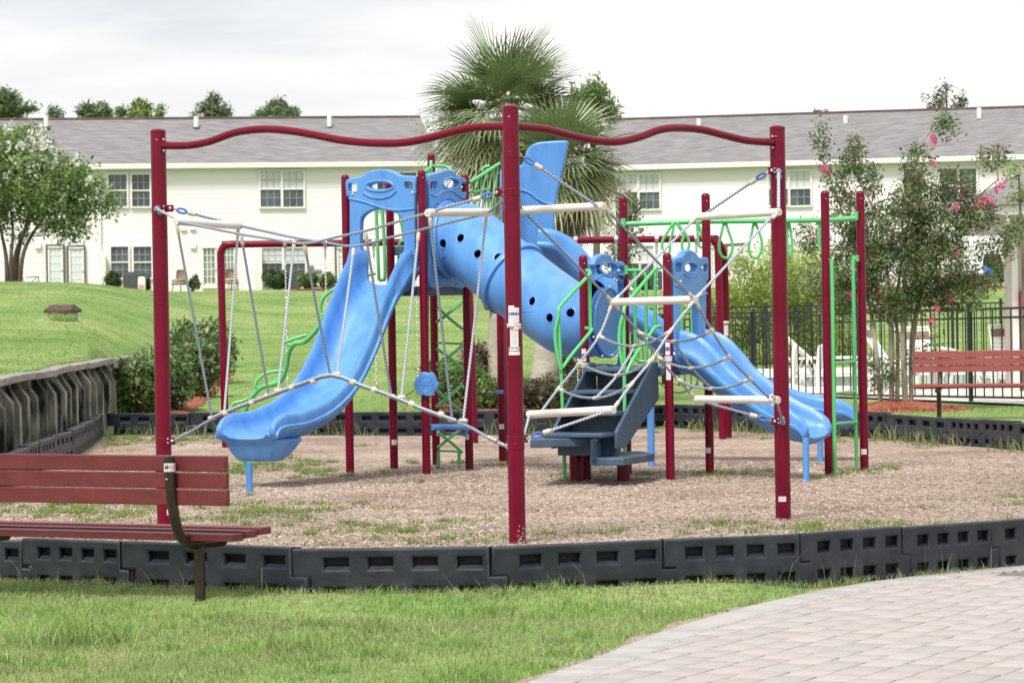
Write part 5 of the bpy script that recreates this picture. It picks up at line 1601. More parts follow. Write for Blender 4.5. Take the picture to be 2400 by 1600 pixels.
# ------------------------------------------------------------------ fences round the pool
def fence(label, A, B, za, zb, hgt, npost, extra_rail=True, spacing=.115):
    A, B = Vector((A.x, A.y, za)), Vector((B.x, B.y, zb))
    f_ = thing('fence', label, 'fence', A)
    u = (B - A); LNG = Vector((u.x, u.y, 0)).length
    mb_ = MB()
    for z in ((hgt - .03, hgt - .17, .10) if extra_rail else (hgt - .03, .10)):
        mb_.bar(A + Vector((0, 0, z)), B + Vector((0, 0, z)), .03, .035)
    mb_.build('rails', 'black_iron', f_)
    mb_ = MB(); k = int(LNG / spacing)
    for i in range(k):
        p = A.lerp(B, (i + .5) / k); mb_.box(p + Vector((0, 0, hgt / 2 + .03)), .021, .021, hgt - .1)
    o_ = mb_.build('pickets', 'black_iron', f_); o_['kind'] = 'stuff'
    for i in range(npost + 1):
        p = A.lerp(B, i / npost); mb_ = MB(); mb_.box(p + Vector((0, 0, hgt / 2)), .066, .066, hgt + .10); mb_.box(p + Vector((0, 0, hgt + .06)), .08, .08, .025)
        mb_.build('post', 'black_iron', f_, bevel=.004)
    return f_
fA2, fB2 = W(1556, 942, 65.2), W(2276, 944, 53.6)
ext = fB2 + (fB2 - fA2) * (1 / 3)
fence('black metal picket fence nearest the playground, in front of the white pool loungers', fA2, ext, -.05, .16, 1.50, 4, spacing=.29)
g0, g1 = on_ground(1480, 84), on_ground(2460, 79)
fence('black metal picket fence on the far side of the pool, seen through the nearer fence', g0, g1, .12, .14, 1.50, 9)

# ------------------------------------------------------------------ pool furniture
def lounger(loc, rz, label, back=.75):
    t = thing('pool_lounger', label, 'lounger', loc, 'white pool loungers behind the fence')
    t.rotation_euler = (0, 0, rz)
    o0 = Vector(loc); F_ = lambda x, y, z: o0 + Vector((x, y, z))
    mb_ = MB()
    for s in (-.31, .31):
        mb_.tube([F_(-.55, s, .36), F_(1.25, s, .36)], .024, 8)
        for x in (-.35, 0.0, 1.05):
            mb_.tube([F_(x, s, .36), F_(x + .16, s, .0)], .024, 8); mb_.tube([F_(x + .30, s, .36), F_(x + .16, s, .0)], .024, 8)
    mb_.build('frame', 'pvc', t)
    mb_ = MB(); k = 15
    for i in range(k): mb_.box(F_(.02 + i * .085, 0, .385), .07, .60, .012)
    mb_.build('seat', 'pvc', t)
    mb_ = MB(); d = Vector((-math.cos(back), 0, math.sin(back))); nn_ = Vector((math.sin(back), 0, math.cos(back)))
    for s in (-.31, .31): mb_.tube([F_(0, s, .37), F_(0, s, .37) + d * .82], .024, 8)
    mb_.tube([F_(0, -.31, .37) + d * .82, F_(0, .31, .37) + d * .82], .03, 8)
    for i in range(9): mb_.box(F_(0, 0, .37) + d * (.06 + i * .085), .07, .60, .012, d, Vector((0, 1, 0)), nn_)
    bk = mb_.build('backrest', 'pvc', t)
    mb_ = MB(); mb_.box(F_(0, 0, .37) + d * .66 + nn_ * .02, .16, .60, .012, d, Vector((0, 1, 0)), nn_); mb_.build('headrest_strap', 'strap', bk)
    return t
for px, Y, rz, lb, bk in ((1893, 73.5, .1, 'white pool lounger with raised back beside the pool ladder', .75), (2075, 68, -.35, 'white pool lounger half hidden by the crepe myrtle trunks', 1.0), (2150, 62, -1.45, 'white pool lounger facing the playground, left of the far red bench', 1.05),
                          (2300, 70, .2, 'white pool lounger lying low behind the far red bench', .25), (2368, 64, -1.5, 'white pool lounger with brown strap beside the tan column', 1.05)):
    x = W(px, 800, Y).x; lounger(Vector((x, Y, .137)), rz, lb, bk)
pl = thing('pool_ladder', 'pale curved handrails of the pool ladder behind the fence', 'pool ladder', Vector((W(1890, 900, 64.2).x, 64.2, .137)))
for px in (1863, 1922):
    P = [W(px - 4, 935, 64.0), W(px - 5, 860, 64.0), W(px - 2, 818, 64.0), W(px + 2, 812, 64.2), W(px + 6, 822, 64.5), W(px - 8, 910, 65.0)]
    P[0].z = .13; MB().tube(catmull(P, 6), .035, 10).build('handrail', 'pvc', pl)
# garden grill and pots near the right house
gp = on_ground(2328, 132)
gr = thing('barbecue_grill', 'black and blue covered barbecue grill against the right house wall', 'grill', gp)
mb = MB(); mb.lathe(gp + Vector((0, 0, .78)), [(.36, 0), (.38, .1), (.34, .35), (.2, .46), (0, .48)], 18); mb.build('lid', 'plastic_black', gr)
mb = MB(); mb.box(gp + Vector((0, 0, .50)), .68, .5, .56); mb.build('cart', 'tarp_blue', gr, bevel=.03)
mb = MB()
for s in (-.28, .28): mb.tube([gp + Vector((s, -.2, 0)), gp + Vector((s, -.2, .5))], .025, 8)
mb.build('leg', 'plastic_black', gr)

# pavilion at the right
pv0 = on_ground(2394, 61)
pv = thing('pavilion', 'tan pool pavilion with shingled roof and column at the right picture edge', 'pavilion', pv0)
zt = W(2394, 540, 61).z; zr_ = W(2394, 505, 61).z
xw = W(2372, 600, 61).x
mb = MB(); mb.box(Vector((xw + .62, 61.6, (zt + .1) / 2)), 1.2, 1.2, zt - .1); mb.build('column', 'tan_column', pv, bevel=.02)
mb = MB(); mb.box(Vector((xw + .045, 60.98, (zt + .1) / 2)), .10, .06, zt - .1); mb.build('corner_board', 'trim', pv)
xl0 = W(2322, 520, 60.2).x
mb = MB(); mb.box(Vector((xl0 + 3.2, 63.2, zt + .14)), 6.0, 6.0, .27); mb.build('beam', 'tan_column', pv)
mb = MB(); mb.box(Vector((xl0 + 3.2, 63.0, zt + .34)), 6.5, 6.5, .16); mb.build('fascia', 'trim', pv)
mb = MB(); bz0 = zt + .43
c = Vector((xl0 + 3.2, 63.0, bz0))
mb.loft([[c + Vector((sx * 3.35, sy * 3.35, 0)) for sx, sy in ((-1, -1), (1, -1), (1, 1), (-1, 1))], [c + Vector((sx * .1, sy * .1, 1.7)) for sx, sy in ((-1, -1), (1, -1), (1, 1), (-1, 1))]], True, True); mb.build('roof', 'shingle', pv, angle=20)
mb = MB()
for k in range(8): mb.box(Vector((xl0 + .25 + k * .3, 59.85, zt + .20)), .035, .12, .18)
mb.build('rafter_tails', 'trim', pv)
fx = W(2404, 718, 60.9)
ex = thing('extinguisher_cabinet', 'red extinguisher cabinet on the tan pavilion column', 'cabinet', Vector((fx.x, 60.9, fx.z)))
mb = MB()
for s in (-1, 1): mb.box(Vector((fx.x + s * .085, 60.9, fx.z)), .035, .15, .54); mb.box(Vector((fx.x, 60.9, fx.z + s * .255)), .135, .15, .035)
mb.build('frame', 'red_box', ex, bevel=.008)
mb = MB(); mb.box(Vector((fx.x, 60.93, fx.z)), .14, .05, .48); mb.build('pane', 'plastic_black', ex)

# ------------------------------------------------------------------ small things by the left house
def air_unit(px, Y, label, w_=.85, hgt=.82):
    p = on_ground(px, Y); t = thing('air_conditioner', label, 'air conditioner', p)
    mb_ = MB(); mb_.box(p + Vector((0, 0, hgt / 2)), w_, w_, hgt - .06); mb_.build('body', 'ac_dark', t, bevel=.03)
    mb_ = MB()
    for k in range(9): mb_.box(p + Vector((0, -w_ / 2 - .012, .09 + k * (hgt - .16) / 8)), w_ * .94, .02, .022)
    mb_.build('grille', 'grey_metal', t)
    mb_ = MB(); mb_.lathe(p + Vector((0, 0, hgt - .035)), [(w_ * .45, 0), (w_ * .45, .03), (w_ * .3, .05), (0, .05)], 20); mb_.build('fan_guard', 'plastic_black', t)
air_unit(316, 139.5, 'dark air conditioner between the clipped bush and the tall maroon left post'); air_unit(680, 141.5, 'dark air conditioner between the two shrubs by the left house'); air_unit(1528, 142, 'dark air conditioner under the right house window')
p = on_ground(333, 138.3)
bg = thing('bag', 'white printed bag leaning on the dark air conditioner', 'bag', p)
mb = MB(); mb.loft([[p + Vector((x * w2, y * .10, z)) for x, y in ((-1, -1), (1, -1), (1, 1), (-1, 1))] for w2, z in ((.13, 0), (.15, .1), (.15, .5), (.12, .62))], True, True); mb.build('sack', 'pvc', bg, bevel=.03)
mb = MB(); mb.box(p + Vector((0, -.105, .22)), .22, .012, .16); mb.build('print', mat('faded_red_print', (.55, .22, .20), (.65, .35, .32), 12, .6), bg)
def patio_chair(px, Y, rz, label, m1, m2, name='patio_chair'):
    p = on_ground(px, Y); t = thing(name, label, 'chair', p); t.rotation_euler = (0, 0, rz); F_ = lambda x, y, z: p + Vector((x, y, z))
    mb_ = MB()
    for s in (-.28, .28):
        mb_.tube(catmull([F_(-.42, s, 0), F_(.0, s, .40), F_(.25, s, .62), F_(.32, s, .60)], 4), .018, 8); mb_.tube(catmull([F_(.36, s, 0), F_(.30, s, .35), F_(.25, s, .62), F_(-.2, s, .60)], 4), .018, 8)
    mb_.build('frame', m2, t)
    mb_ = MB(); mb_.box(F_(.03, 0, .40), .52, .54, .03); mb_.build('seat', m1, t, bevel=.01)
    d = Vector((-.38, 0, .92)).normalized(); mb_ = MB(); mb_.box(F_(-.24, 0, .40) + d * .40, .80, .54, .03, d, Vector((0, 1, 0)), d.cross(Vector((0, 1, 0)))); mb_.build('backrest', m1, t, bevel=.01)
patio_chair(73, 133, .15, 'grey sling patio chair beside the brown french doors', 'canvas_grey', 'grey_metal')
def wicker_chair(px, Y, rz, label, cush):
    p = on_ground(px, Y); t = thing('wicker_chair', label, 'chair', p); F_ = lambda x, y, z: p + Vector((x, y, z))
    mb_ = MB(); mb_.box(F_(0, 0, .34), .54, .54, .12); mb_.build('seat', 'wicker', t, bevel=.03)
    for sx_ in (-.22, .22):
        for sy_ in (-.22, .22): mb_ = MB(); mb_.tube([F_(sx_ * 1.1, sy_ * 1.1, 0), F_(sx_, sy_, .30)], .025, 8); mb_.build('leg', 'wicker', t)
    secs = []
    for z, r_, th_ in ((.36, .29, .04), (.60, .31, .045), (.82, .28, .04), (.90, .20, .03)):
        arc = [math.pi * (.04 + .92 * i / 14) for i in range(15)]
        secs.append([F_(r_ * math.cos(a), r_ * math.sin(a) * .8, z) for a in arc] + [F_((r_ - th_) * math.cos(a), (r_ - th_) * math.sin(a) * .8, z) for a in reversed(arc)])
    mb_ = MB(); mb_.loft(secs, True, True); mb_.build('backrest', 'wicker', t)
    mb_ = MB(); mb_.box(F_(0, -.04, .46), .48, .48, .10); mb_.build('cushion', cush, t, bevel=.03)
    t.rotation_euler = (0, 0, rz)
wicker_chair(424, 140, -.7, 'brown wicker chair left of the potted plant by the left house', 'wicker'); wicker_chair(540, 140.3, .7, 'brown wicker chair with tan cushion before the green-glass french doors', 'cushion')

# timber hatch on the grass bank
bx = GT(165, 752); hb = thing('utility_box', 'small pale block utility box with rusty brown lid sunk in the grass bank', 'utility box', bx)
r_ = Vector((.97, -.22, 0)).normalized(); f_ = Vector((.22, .97, 0)).normalized()
sB = 8000 / bx.y
k_ = 75 / sB / 1.05
mb = MB(); mb.box(bx + Vector((-.30 * k_, .25, -.05)), .78 * k_, .5, .44, r_, f_); mb.build('body', 'block', hb, bevel=.015)
mb = MB(); c = bx + Vector((-.30 * k_, .25, .185)); mb.loft([[c + r_ * x * .48 * k_ + f_ * y * .30 + Vector((0, 0, -.02)) for x, y in ((-1, -1), (1, -1), (1, 1), (-1, 1))], [c + r_ * x * .48 * k_ + f_ * y * .30 + Vector((0, 0, .03)) for x, y in ((-1, -1), (1, -1), (1, 1), (-1, 1))], [c + r_ * x * .40 * k_ + f_ * y * .03 + Vector((0, 0, .14)) for x, y in ((-1, -1), (1, -1), (1, 1), (-1, 1))]], True, True)
mb.build('lid', 'rust_roof', hb, angle=20)

# landscape floodlight beside the palm
fp_ = on_ground(1292, 55.0); fl = thing('floodlight', 'grey garden floodlight on a stand beside the palm trunk', 'floodlight', fp_)
q = W(1296, 862, 55.0)
mb = MB(); mb.box(q, .32, .16, .14); mb.build('lamp_head', 'grey_metal', fl, bevel=.015)
mb = MB(); mb.box(Vector((q.x + .0, 55.0, (q.z + fp_.z) / 2 - .03)), .11, .08, q.z - fp_.z - .06); mb.build('stand', 'grey_metal', fl, bevel=.01)
mb = MB(); mb.tube(catmull([q + Vector((-.15, 0, .05)), q + Vector((-.18, -.05, .35)), q + Vector((-.2, -.02, .6))], 5), .008, 6); mb.build('cable', 'plastic_black', fl)

# ------------------------------------------------------------------ plants
def scatter_blob(blobs, n, shell=.5):
    """points in a set of ellipsoids, biased to the outside"""
    vols = np.array([b[1][0] * b[1][1] * b[1][2] for b in blobs]) ** .75
    cnt = RNG.multinomial(n, vols / vols.sum())
    out_ = []
    for (c, r), k in zip(blobs, cnt):
        d = RNG.normal(size=(k, 3)); d /= np.linalg.norm(d, axis=1, keepdims=True)
        rad_ = RNG.uniform(0, 1, (k, 1)) ** (1 / 3) * (1 - shell) + shell * RNG.uniform(.75, 1.08, (k, 1))
        out_.append(np.array(c) + d * rad_ * np.array(r))
    return np.concatenate(out_)
GRN = [(0.09, 0.18, 0.04), (0.12, 0.23, 0.055), (0.155, 0.27, 0.075), (0.07, 0.14, 0.035)]
def shrub(px, Y, w_, h_, label, cols, n=1500, leaf=.06, name='shrub', group=None, dep=None, zoff=0.0, box=False, wild=.12):
    p = on_ground(px, Y); p.z += zoff; dep = dep or w_ * .8
    t = thing(name, label, 'shrub', p, group)
    blobs = []
    if box:
        for i in range(7): blobs.append(((p.x + random.uniform(-.24, .24) * w_, p.y + random.uniform(-.2, .2) * dep, p.z + h_ * random.uniform(.42, .55)), (w_ * .34, dep * .36, h_ * .46)))
    else:
        for i in range(9): blobs.append(((p.x + random.uniform(-.30, .30) * w_, p.y + random.uniform(-.28, .28) * dep, p.z + h_ * random.uniform(.32, .62)), (w_ * random.uniform(.20, .30), dep * random.uniform(.22, .3), h_ * random.uniform(.28, .40))))
    mb_ = MB()
    for c, r in blobs:
        n0 = 9; secs = []
        for i in range(n0 + 1):
            th_ = math.pi * i / n0
            secs.append([Vector((c[0] + r[0] * .66 * math.sin(th_) * math.cos(a) + 1e-4 * math.cos(a), c[1] + r[1] * .66 * math.sin(th_) * math.sin(a) + 1e-4 * math.sin(a), max(p.z - .02, c[2] - r[2] * .70 * math.cos(th_)))) for a in [2 * math.pi * j / 10 for j in range(10)]])
        mb_.loft(secs, True, False)
    mb_.build('dark_core', 'shrub_core', t)  # lumpy dark filler added behind the leaves to block see-through
    n = int(n * 2.0); cl = scatter_blob(blobs, max(60, n // 14), .75)
    P = np.repeat(cl, 14, axis=0) + RNG.normal(size=(len(cl) * 14, 3)) * np.array([w_ * .05, w_ * .05, h_ * .06]) * (1 + wild)
    P[:, 2] = np.maximum(P[:, 2], p.z + .01)
    V, F, Sz = leaf_arrays(P, leaf, .5, .5)
    ct = np.repeat(pick_tint(len(cl), cols, .22, 1), 14, axis=0); tn = np.repeat(ct * (1 + .15 * RNG.normal(size=(len(P), 1))).clip(.5, 1.5), 4, axis=0)
    big_mesh('foliage', V, F, Sz, tn, 'leaf', t, p)
    return t
DKG = [(0.035, 0.07, 0.022), (0.045, 0.09, 0.03), (0.06, 0.115, 0.038)]
HED = [(0.09, 0.165, 0.05), (0.13, 0.22, 0.075), (0.18, 0.28, 0.11), (0.10, 0.18, 0.06), (0.15, 0.25, 0.09), (0.29, 0.235, 0.14), (0.23, 0.29, 0.13)]
RED = [(0.17, 0.085, 0.09), (0.21, 0.11, 0.105), (0.12, 0.08, 0.07), (0.10, 0.12, 0.05), (0.26, 0.16, 0.145)]
LIM = [(0.22, 0.32, 0.08), (0.16, 0.27, 0.06), (0.28, 0.36, 0.11)]
shrub(305, 52.0, 1.05, .98, 'green hedge shrub nearest the end of the retaining wall', HED, 4200, .085, group='hedge shrubs beside the bank')
shrub(372, 53.4, 1.15, 1.0, 'large green hedge shrub behind the tall left maroon post', HED, 4200, .085, group='hedge shrubs beside the bank')
shrub(432, 57.0, 1.15, 1.02, 'hedge shrub with reddish tips, third from the retaining wall end', HED, 3600, .085, group='hedge shrubs beside the bank')
shrub(468, 61.5, 1.15, 1.0, 'hedge shrub left of the swing set leg, below the dark clipped one', HED, 3000, .085, group='hedge shrubs beside the bank')
shrub(468, 67.5, 1.2, 1.05, 'dark clipped shrub at the far end of the hedge', DKG + HED[:2], 2600, .08, group='hedge shrubs beside the bank')
shrub(1075, 52.8, .95, .82, 'green shrub behind the cross ladder at the back border', LIM + GRN, 3200, .055, group='shrubs round the palms')
shrub(1040, 58, 1.0, .62, 'dark low shrub behind the leafy shrub under the tall tower', DKG, 2000, .05, group='shrubs round the palms')
shrub(1130, 56.5, .75, 1.0, 'reddish purple shrub before the paler palm trunk', RED, 2600, .05, group='shrubs round the palms')
shrub(1160, 52.6, .75, .62, 'leafy green shrub left of the centre post at the back border', LIM + GRN + RED[3:4], 2200, .055, group='shrubs round the palms')
shrub(1262, 52.4, .85, .62, 'dark reddish shrub right of the centre post', RED + DKG, 2600, .05, group='shrubs round the palms')
shrub(1335, 52.0, .9, .60, 'dark green and red shrub behind the stairs', RED[2:] + DKG, 2600, .05, group='shrubs round the palms')
shrub(1310, 57.0, .7, .95, 'tall reddish shrub behind the garden floodlight', RED, 2000, .05, group='shrubs round the palms')
shrub(268, 139.8, .80, .85, 'dark clipped bush left of the air conditioner by the house', DKG, 1100, .08, box=True, group='clipped bushes by the left house')
shrub(640, 140.8, .98, .90, 'dark clipped bush beside the white privacy wall', DKG + GRN[3:], 1300, .08, box=True, group='clipped bushes by the left house')
shrub(345, 140.2, .35, .7, 'narrow dark bush between the bag and the tall left maroon post', DKG, 500, .08, group='clipped bushes by the left house')
shrub(716, 138.5, 1.05, .76, 'light green rounded bush on red mulch, left one of the pair', LIM[1:2] + GRN, 1300, .08, group='clipped bushes by the left house')
shrub(762, 138.3, .95, .74, 'light green rounded bush on red mulch beside the wave slide top', LIM[1:2] + GRN, 1300, .08, group='clipped bushes by the left house')
shrub(456, 139.6, .5, .72, 'potted spiky plant beside the brown wicker chair', [(.17, .16, .08), (.12, .13, .06)], 400, .12, name='potted_plant')
shrub(1508, 141, .9, .75, 'dark bush under the right house windows', DKG, 900, .08)
shrub(2300, 130, 1.6, .55, 'low dark shrubs at the foot of the right house', DKG, 1400, .09)
shrub(2345, 131, .7, 1.1, 'feathery pale shrub beside the barbecue grill', GRN, 600, .08)

def mulch_bed(name, pts, z=.012):
    mb_ = MB(); mb_.poly([(x, y, Tz(x, y) + z) for x, y in pts]); o_ = mb_.build(name, 'mulch_red'); tag(o_, kind='structure')
BARK = []
def mulch_strip(name, line, w_):
    P = catmull([Vector((x, y, 0)) for x, y in line], 14) if len(line) > 2 else [Vector((*line[0], 0)).lerp(Vector((*line[1], 0)), i / 10) for i in range(11)]
    mb_ = MB(); secs = []
    for p in P:
        a, b_ = w_ * random.uniform(.55, 1.0), w_ * random.uniform(.55, 1.0)
        secs.append([(p.x - a, p.y, Tz(p.x - a, p.y) + .012), (p.x - a * .3, p.y, Tz(p.x, p.y) + .04), (p.x + b_ * .3, p.y, Tz(p.x, p.y) + .04), (p.x + b_, p.y, Tz(p.x + b_, p.y) + .012)])
    mb_.loft(secs, False, False); o_ = mb_.build(name, 'mulch_red', fix=False); tag(o_, kind='structure')
    for _ in range(int(len(P) * 26 * w_)):
        p = random.choice(P); x, y = p.x + random.gauss(0, w_ * .55), p.y + random.gauss(0, .15); BARK.append((x, y, Tz(x, y) + .035 * max(0, 1 - abs(x - p.x) / w_) + .012))
mulch_strip('mulch_bed', [(W(x, 900, y).x, y) for x, y in ((345, 51.0), (400, 53), (440, 55.5), (470, 58.5), (500, 62), (515, 66))], .34)
mulch_strip('mulch_bed', [(W(x, 900, y).x, y) for x, y in ((740, 136.5), (740, 139))], 1.2)
mulch_strip('mulch_bed', [(W(1170, 900, y).x, y) for y in (51.6, 54, 58)], 1.35)
mulch_strip('mulch_bed', [(W(35, 900, y).x, y) for y in (109.5, 112)], .9)
mulch_strip('mulch_bed', [(W(2310, 900, y).x, y) for y in (128.5, 131)], 1.2)

def tree(name, label, base, trunks, blobs, n, leaf, cols, bark, cat='tree', group=None, flowers=None, asp=.5, tufts=16, spread=.14, shell=.45, twig=24, tr=.05, bottom=None):
    """trunks: lists of points; leaves gather in small clusters at the ends of limbs inside the crown's blobs"""
    t = thing(name, label, cat, base, group)
    mb_ = MB(); ends = []
    for P, r in trunks:
        P = catmull(P, 4); k = len(P); mb_.tube(P, [r * (1 - .72 * i / (k - 1)) for i in range(k)], 9); ends += P[k // 3:]
    cl = scatter_blob(blobs, n // tufts, shell)
    if bottom is not None: cl[:, 2] = np.maximum(cl[:, 2], bottom)
    idx = RNG.choice(len(cl), min(twig, len(cl)), replace=False)
    for i in idx:
        q = Vector(cl[i]); c = min(ends, key=lambda e: (e - q).length + max(0, e.z - q.z) * 2)
        m_ = c.lerp(q, .5) + Vector((random.uniform(-.1, .1), random.uniform(-.1, .1), random.uniform(.0, .12))) * (q - c).length * .6
        P = catmull([c, m_, q], 3); k = len(P); mb_.tube(P, [tr * .45 * (1 - .75 * j / (k - 1)) for j in range(k)], 5, caps=False)
    mb_.build('trunk', bark, t)
    P = np.repeat(cl, tufts, axis=0) + RNG.normal(size=(len(cl) * tufts, 3)) * spread
    V, F, Sz = leaf_arrays(P, leaf, .35, asp)
    ct = np.repeat(pick_tint(len(cl), cols, .25, 1), tufts, axis=0); tn = np.repeat(ct * (1 + .18 * RNG.normal(size=(len(P), 1))).clip(.4, 1.7), 4, axis=0)
    big_mesh('crown', V, F, Sz, tn, 'leaf', t, base)
    if flowers:
        pts, fc, fs, fr, fn = flowers
        P = np.concatenate([np.array(p) + RNG.normal(size=(fn, 3)) * fr * np.array([1, 1, 1.3]) for p in pts])
        V, F, Sz = leaf_arrays(P, fs, .1, .8); big_mesh('blossom', V, F, Sz, pick_tint(len(P), fc, .12), 'petal', t, base)
    return t
# white-flowered crepe myrtle on the bank
Y = 110.5; s = FPX / Y
b = on_ground(33, Y)
B_ = lambda x, y, dy=0: W(x, y, Y + dy)
tr_ = []
for (x0, pts) in ((18, [(14, 600), (2, 540), (-10, 470)]), (28, [(26, 600), (30, 540), (20, 450)]), (38, [(42, 600), (60, 530), (95, 450)]), (46, [(56, 590), (95, 520), (150, 450)]), (33, [(38, 590), (75, 500), (60, 420)])):
    base_ = on_ground(x0, Y); tr_.append(([base_ - Vector((0, 0, .1))] + [B_(x, y, random.uniform(-.5, .5)) for x, y in pts], .085))
bl_ = [((*B_(x, y, dy)[:],), (rx / s, rd, rz_ / s)) for x, y, dy, rx, rd, rz_ in ((-30, 400, 0, 120, 1.6, 95), (50, 360, .3, 85, 1.5, 65), (90, 420, -.5, 100, 1.5, 70), (165, 420, 0, 70, 1.2, 55), (200, 465, .2, 70, 1.1, 48), (130, 490, -.2, 85, 1.2, 45), (40, 470, .4, 90, 1.4, 60), (160, 535, 0, 55, .9, 24), (250, 480, 0, 38, .6, 22), (10, 340, 0, 60, 1.2, 40), (40, 560, 0, 26, .4, 14), (-60, 500, 0, 80, 1.2, 60))]
fl_ = [B_(x, y, random.uniform(-1.4, -.2)) for x, y in ((18, 298), (75, 317), (98, 311), (100, 332), (108, 341), (77, 342), (48, 338), (58, 341), (22, 338), (130, 366), (88, 363), (108, 378), (127, 349), (92, 358), (65, 382), (40, 382), (180, 376), (127, 383), (20, 396), (38, 400), (12, 415), (45, 430), (78, 403), (170, 440), (130, 430), (210, 420), (108, 455), (145, 460), (-20, 360), (150, 425), (160, 432), (14, 458))]
tree('crepe_myrtle', 'white-flowered crepe myrtle on the grass bank before the left house', b, tr_, bl_, 26000, .12, [(0.125, 0.22, 0.065), (0.165, 0.275, 0.08), (0.23, 0.335, 0.115), (0.085, 0.16, 0.05), (0.29, 0.36, 0.15)], 'bark_dark',
     flowers=(fl_, [(.80, .80, .77), (.74, .75, .71)], .12, .08, 22), spread=.15, twig=60)
# pink crepe myrtle by the pool fence
Y = 51.0; s = FPX / Y
b = on_ground(2095, Y); B_ = lambda x, y, dy=0: W(x, y, Y + dy)
tr_ = []
for x0, pts, r in ((2062, [(2054, 830), (2042, 740), (2020, 640), (1990, 540), (1945, 420)], .036), (2085, [(2090, 820), (2086, 740), (2080, 640), (2060, 520), (2000, 400)], .042), (2098, [(2104, 800), (2098, 720), (2112, 620), (2120, 480), (2165, 330)], .036), (2120, [(2116, 820), (2118, 720), (2125, 620), (2160, 500), (2150, 400)], .048),
                   (2132, [(2136, 800), (2150, 720), (2170, 640), (2230, 520), (2340, 420)], .036), (2128, [(2150, 740), (2200, 680), (2280, 640), (2400, 560)], .024)):
    q = on_ground(x0, Y); tr_.append(([q - Vector((0, 0, .1))] + [B_(x, y, random.uniform(-.3, .3)) for x, y in pts], r))
bl_ = [((*B_(x, y, dy)[:],), (rx / s, rd, rz_ / s)) for x, y, dy, rx, rd, rz_ in ((2100, 640, 0, 110, .8, 80), (2010, 620, .1, 70, .6, 70), (2190, 620, -.1, 85, .7, 70), (2080, 540, .1, 95, .7, 70), (2200, 540, 0, 70, .6, 60), (1985, 500, 0, 45, .4, 55), (2150, 470, 0, 60, .5, 55), (2150, 390, 0, 32, .3, 60), (1960, 420, 0, 30, .3, 50), (1925, 330, 0, 18, .2, 50),
      (2000, 370, 0, 22, .25, 60), (2040, 420, 0, 26, .3, 40), (2215, 300, 0, 24, .25, 34), (2240, 440, 0, 45, .4, 45), (2330, 370, 0, 38, .25, 24), (2230, 690, 0, 75, .6, 40), (2100, 720, 0, 60, .5, 30), (1900, 550, 0, 35, .3, 40), (1900, 660, 0, 30, .3, 30), (2290, 500, 0, 50, .4, 40), (2330, 590, 0, 50, .3, 30), (1960, 700, 0, 45, .4, 45), (2060, 875, -.1, 42, .3, 34), (2140, 840, -.1, 30, .2, 30), (2190, 800, 0, 22, .2, 24), (2300, 660, 0, 50, .35, 22), (2385, 545, 0, 30, .3, 30))]
fl_ = [B_(x, y, random.uniform(-.5, -.2)) for x, y in ((2190, 332), (2188, 325), (2190, 382), (2350, 432), (2338, 443), (2310, 468), (2300, 475), (2292, 485), (2322, 470), (2238, 484), (2240, 598), (1930, 395), (1938, 396), (2250, 440), (1912, 553), (2060, 688), (1994, 693), (2195, 722), (2184, 752), (2230, 700))]
tree('crepe_myrtle', 'pink-flowered crepe myrtle with pale bare trunks on a red mulch mound by the pool fence', b, tr_, bl_, 46000, .050, [(0.065, 0.115, 0.05), (0.09, 0.155, 0.065), (0.13, 0.205, 0.08), (0.19, 0.265, 0.11), (0.23, 0.16, 0.11)], 'bark_pale',
     flowers=(fl_, [(.70, .12, .30), (.78, .22, .40), (.62, .09, .26)], .034, .034, 46), spread=.062, twig=110, tr=.03)
mb = MB(); secs = []
for rr, zz_ in ((.95, .0), (.75, .035), (.5, .09), (.25, .13), (.05, .14)):
    secs.append([(b.x + .0 + rr * 1.25 * math.cos(a) * (1 + .06 * math.sin(3 * a)), b.y - .1 + rr * .8 * math.sin(a), b.z + zz_ + .01 * math.sin(5 * a) * (rr < .9)) for a in [2 * math.pi * i / 24 for i in range(24)]])
mb.loft(secs, True, True); o = mb.build('mulch_mound', 'mulch_red'); tag(o, kind='structure')
P = np.column_stack([RNG.normal(b.x, .5, 2600), RNG.normal(b.y - .15, .33, 2600), np.zeros(2600)]); rr = np.hypot((P[:, 0] - b.x) / 1.2, (P[:, 1] - b.y + .1) / .8); P = P[rr < 1]; rr = rr[rr < 1]; P[:, 2] = b.z + .15 * (1 - rr) ** 1.1 + .008; P = np.concatenate([P, np.array(BARK)])
V, F, Sz = leaf_arrays(P, .055, .9, .3); o = big_mesh('bark_pieces', V, F, Sz, pick_tint(len(P), [(.30, .08, .045), (.22, .06, .035), (.38, .13, .08)], .2), 'chip'); tag(o, 'loose red bark scattered over the mulch beds', 'bark', kind='stuff')

# bright willow-green trees beyond the pool
def soft_tree(px, Y, y0, y1, w_, label, cols, n, leaf, name='tree', group=None, bark='bark_dark', asp=.35, spread=.16, blobs=None, twig=30, shell=.3):
    b_ = on_ground(px, Y); zt_ = W(px, y0, Y).z; zb_ = max(W(px, y1, Y).z, b_.z); h_ = zt_ - zb_
    bl2 = blobs or [((b_.x + random.uniform(-.34, .34) * w_, Y + random.uniform(-.3, .3) * w_, zb_ + h_ * (i + .5) / 12), (w_ * random.uniform(.16, .3) * (1.1 - .55 * i / 12), w_ * .28, h_ * random.uniform(.10, .17))) for i in range(12)]
    tk = [([b_ - Vector((0, 0, .2)), b_ + Vector((.05, 0, (zb_ - b_.z) * .5 + .2)), Vector((b_.x, Y, zb_ + h_ * .8))], .03 * h_ + .03)]
    return tree(name, label, b_, tk, bl2, n, leaf, cols, bark, group=group, asp=asp, spread=spread, twig=twig, shell=shell, tr=.03)
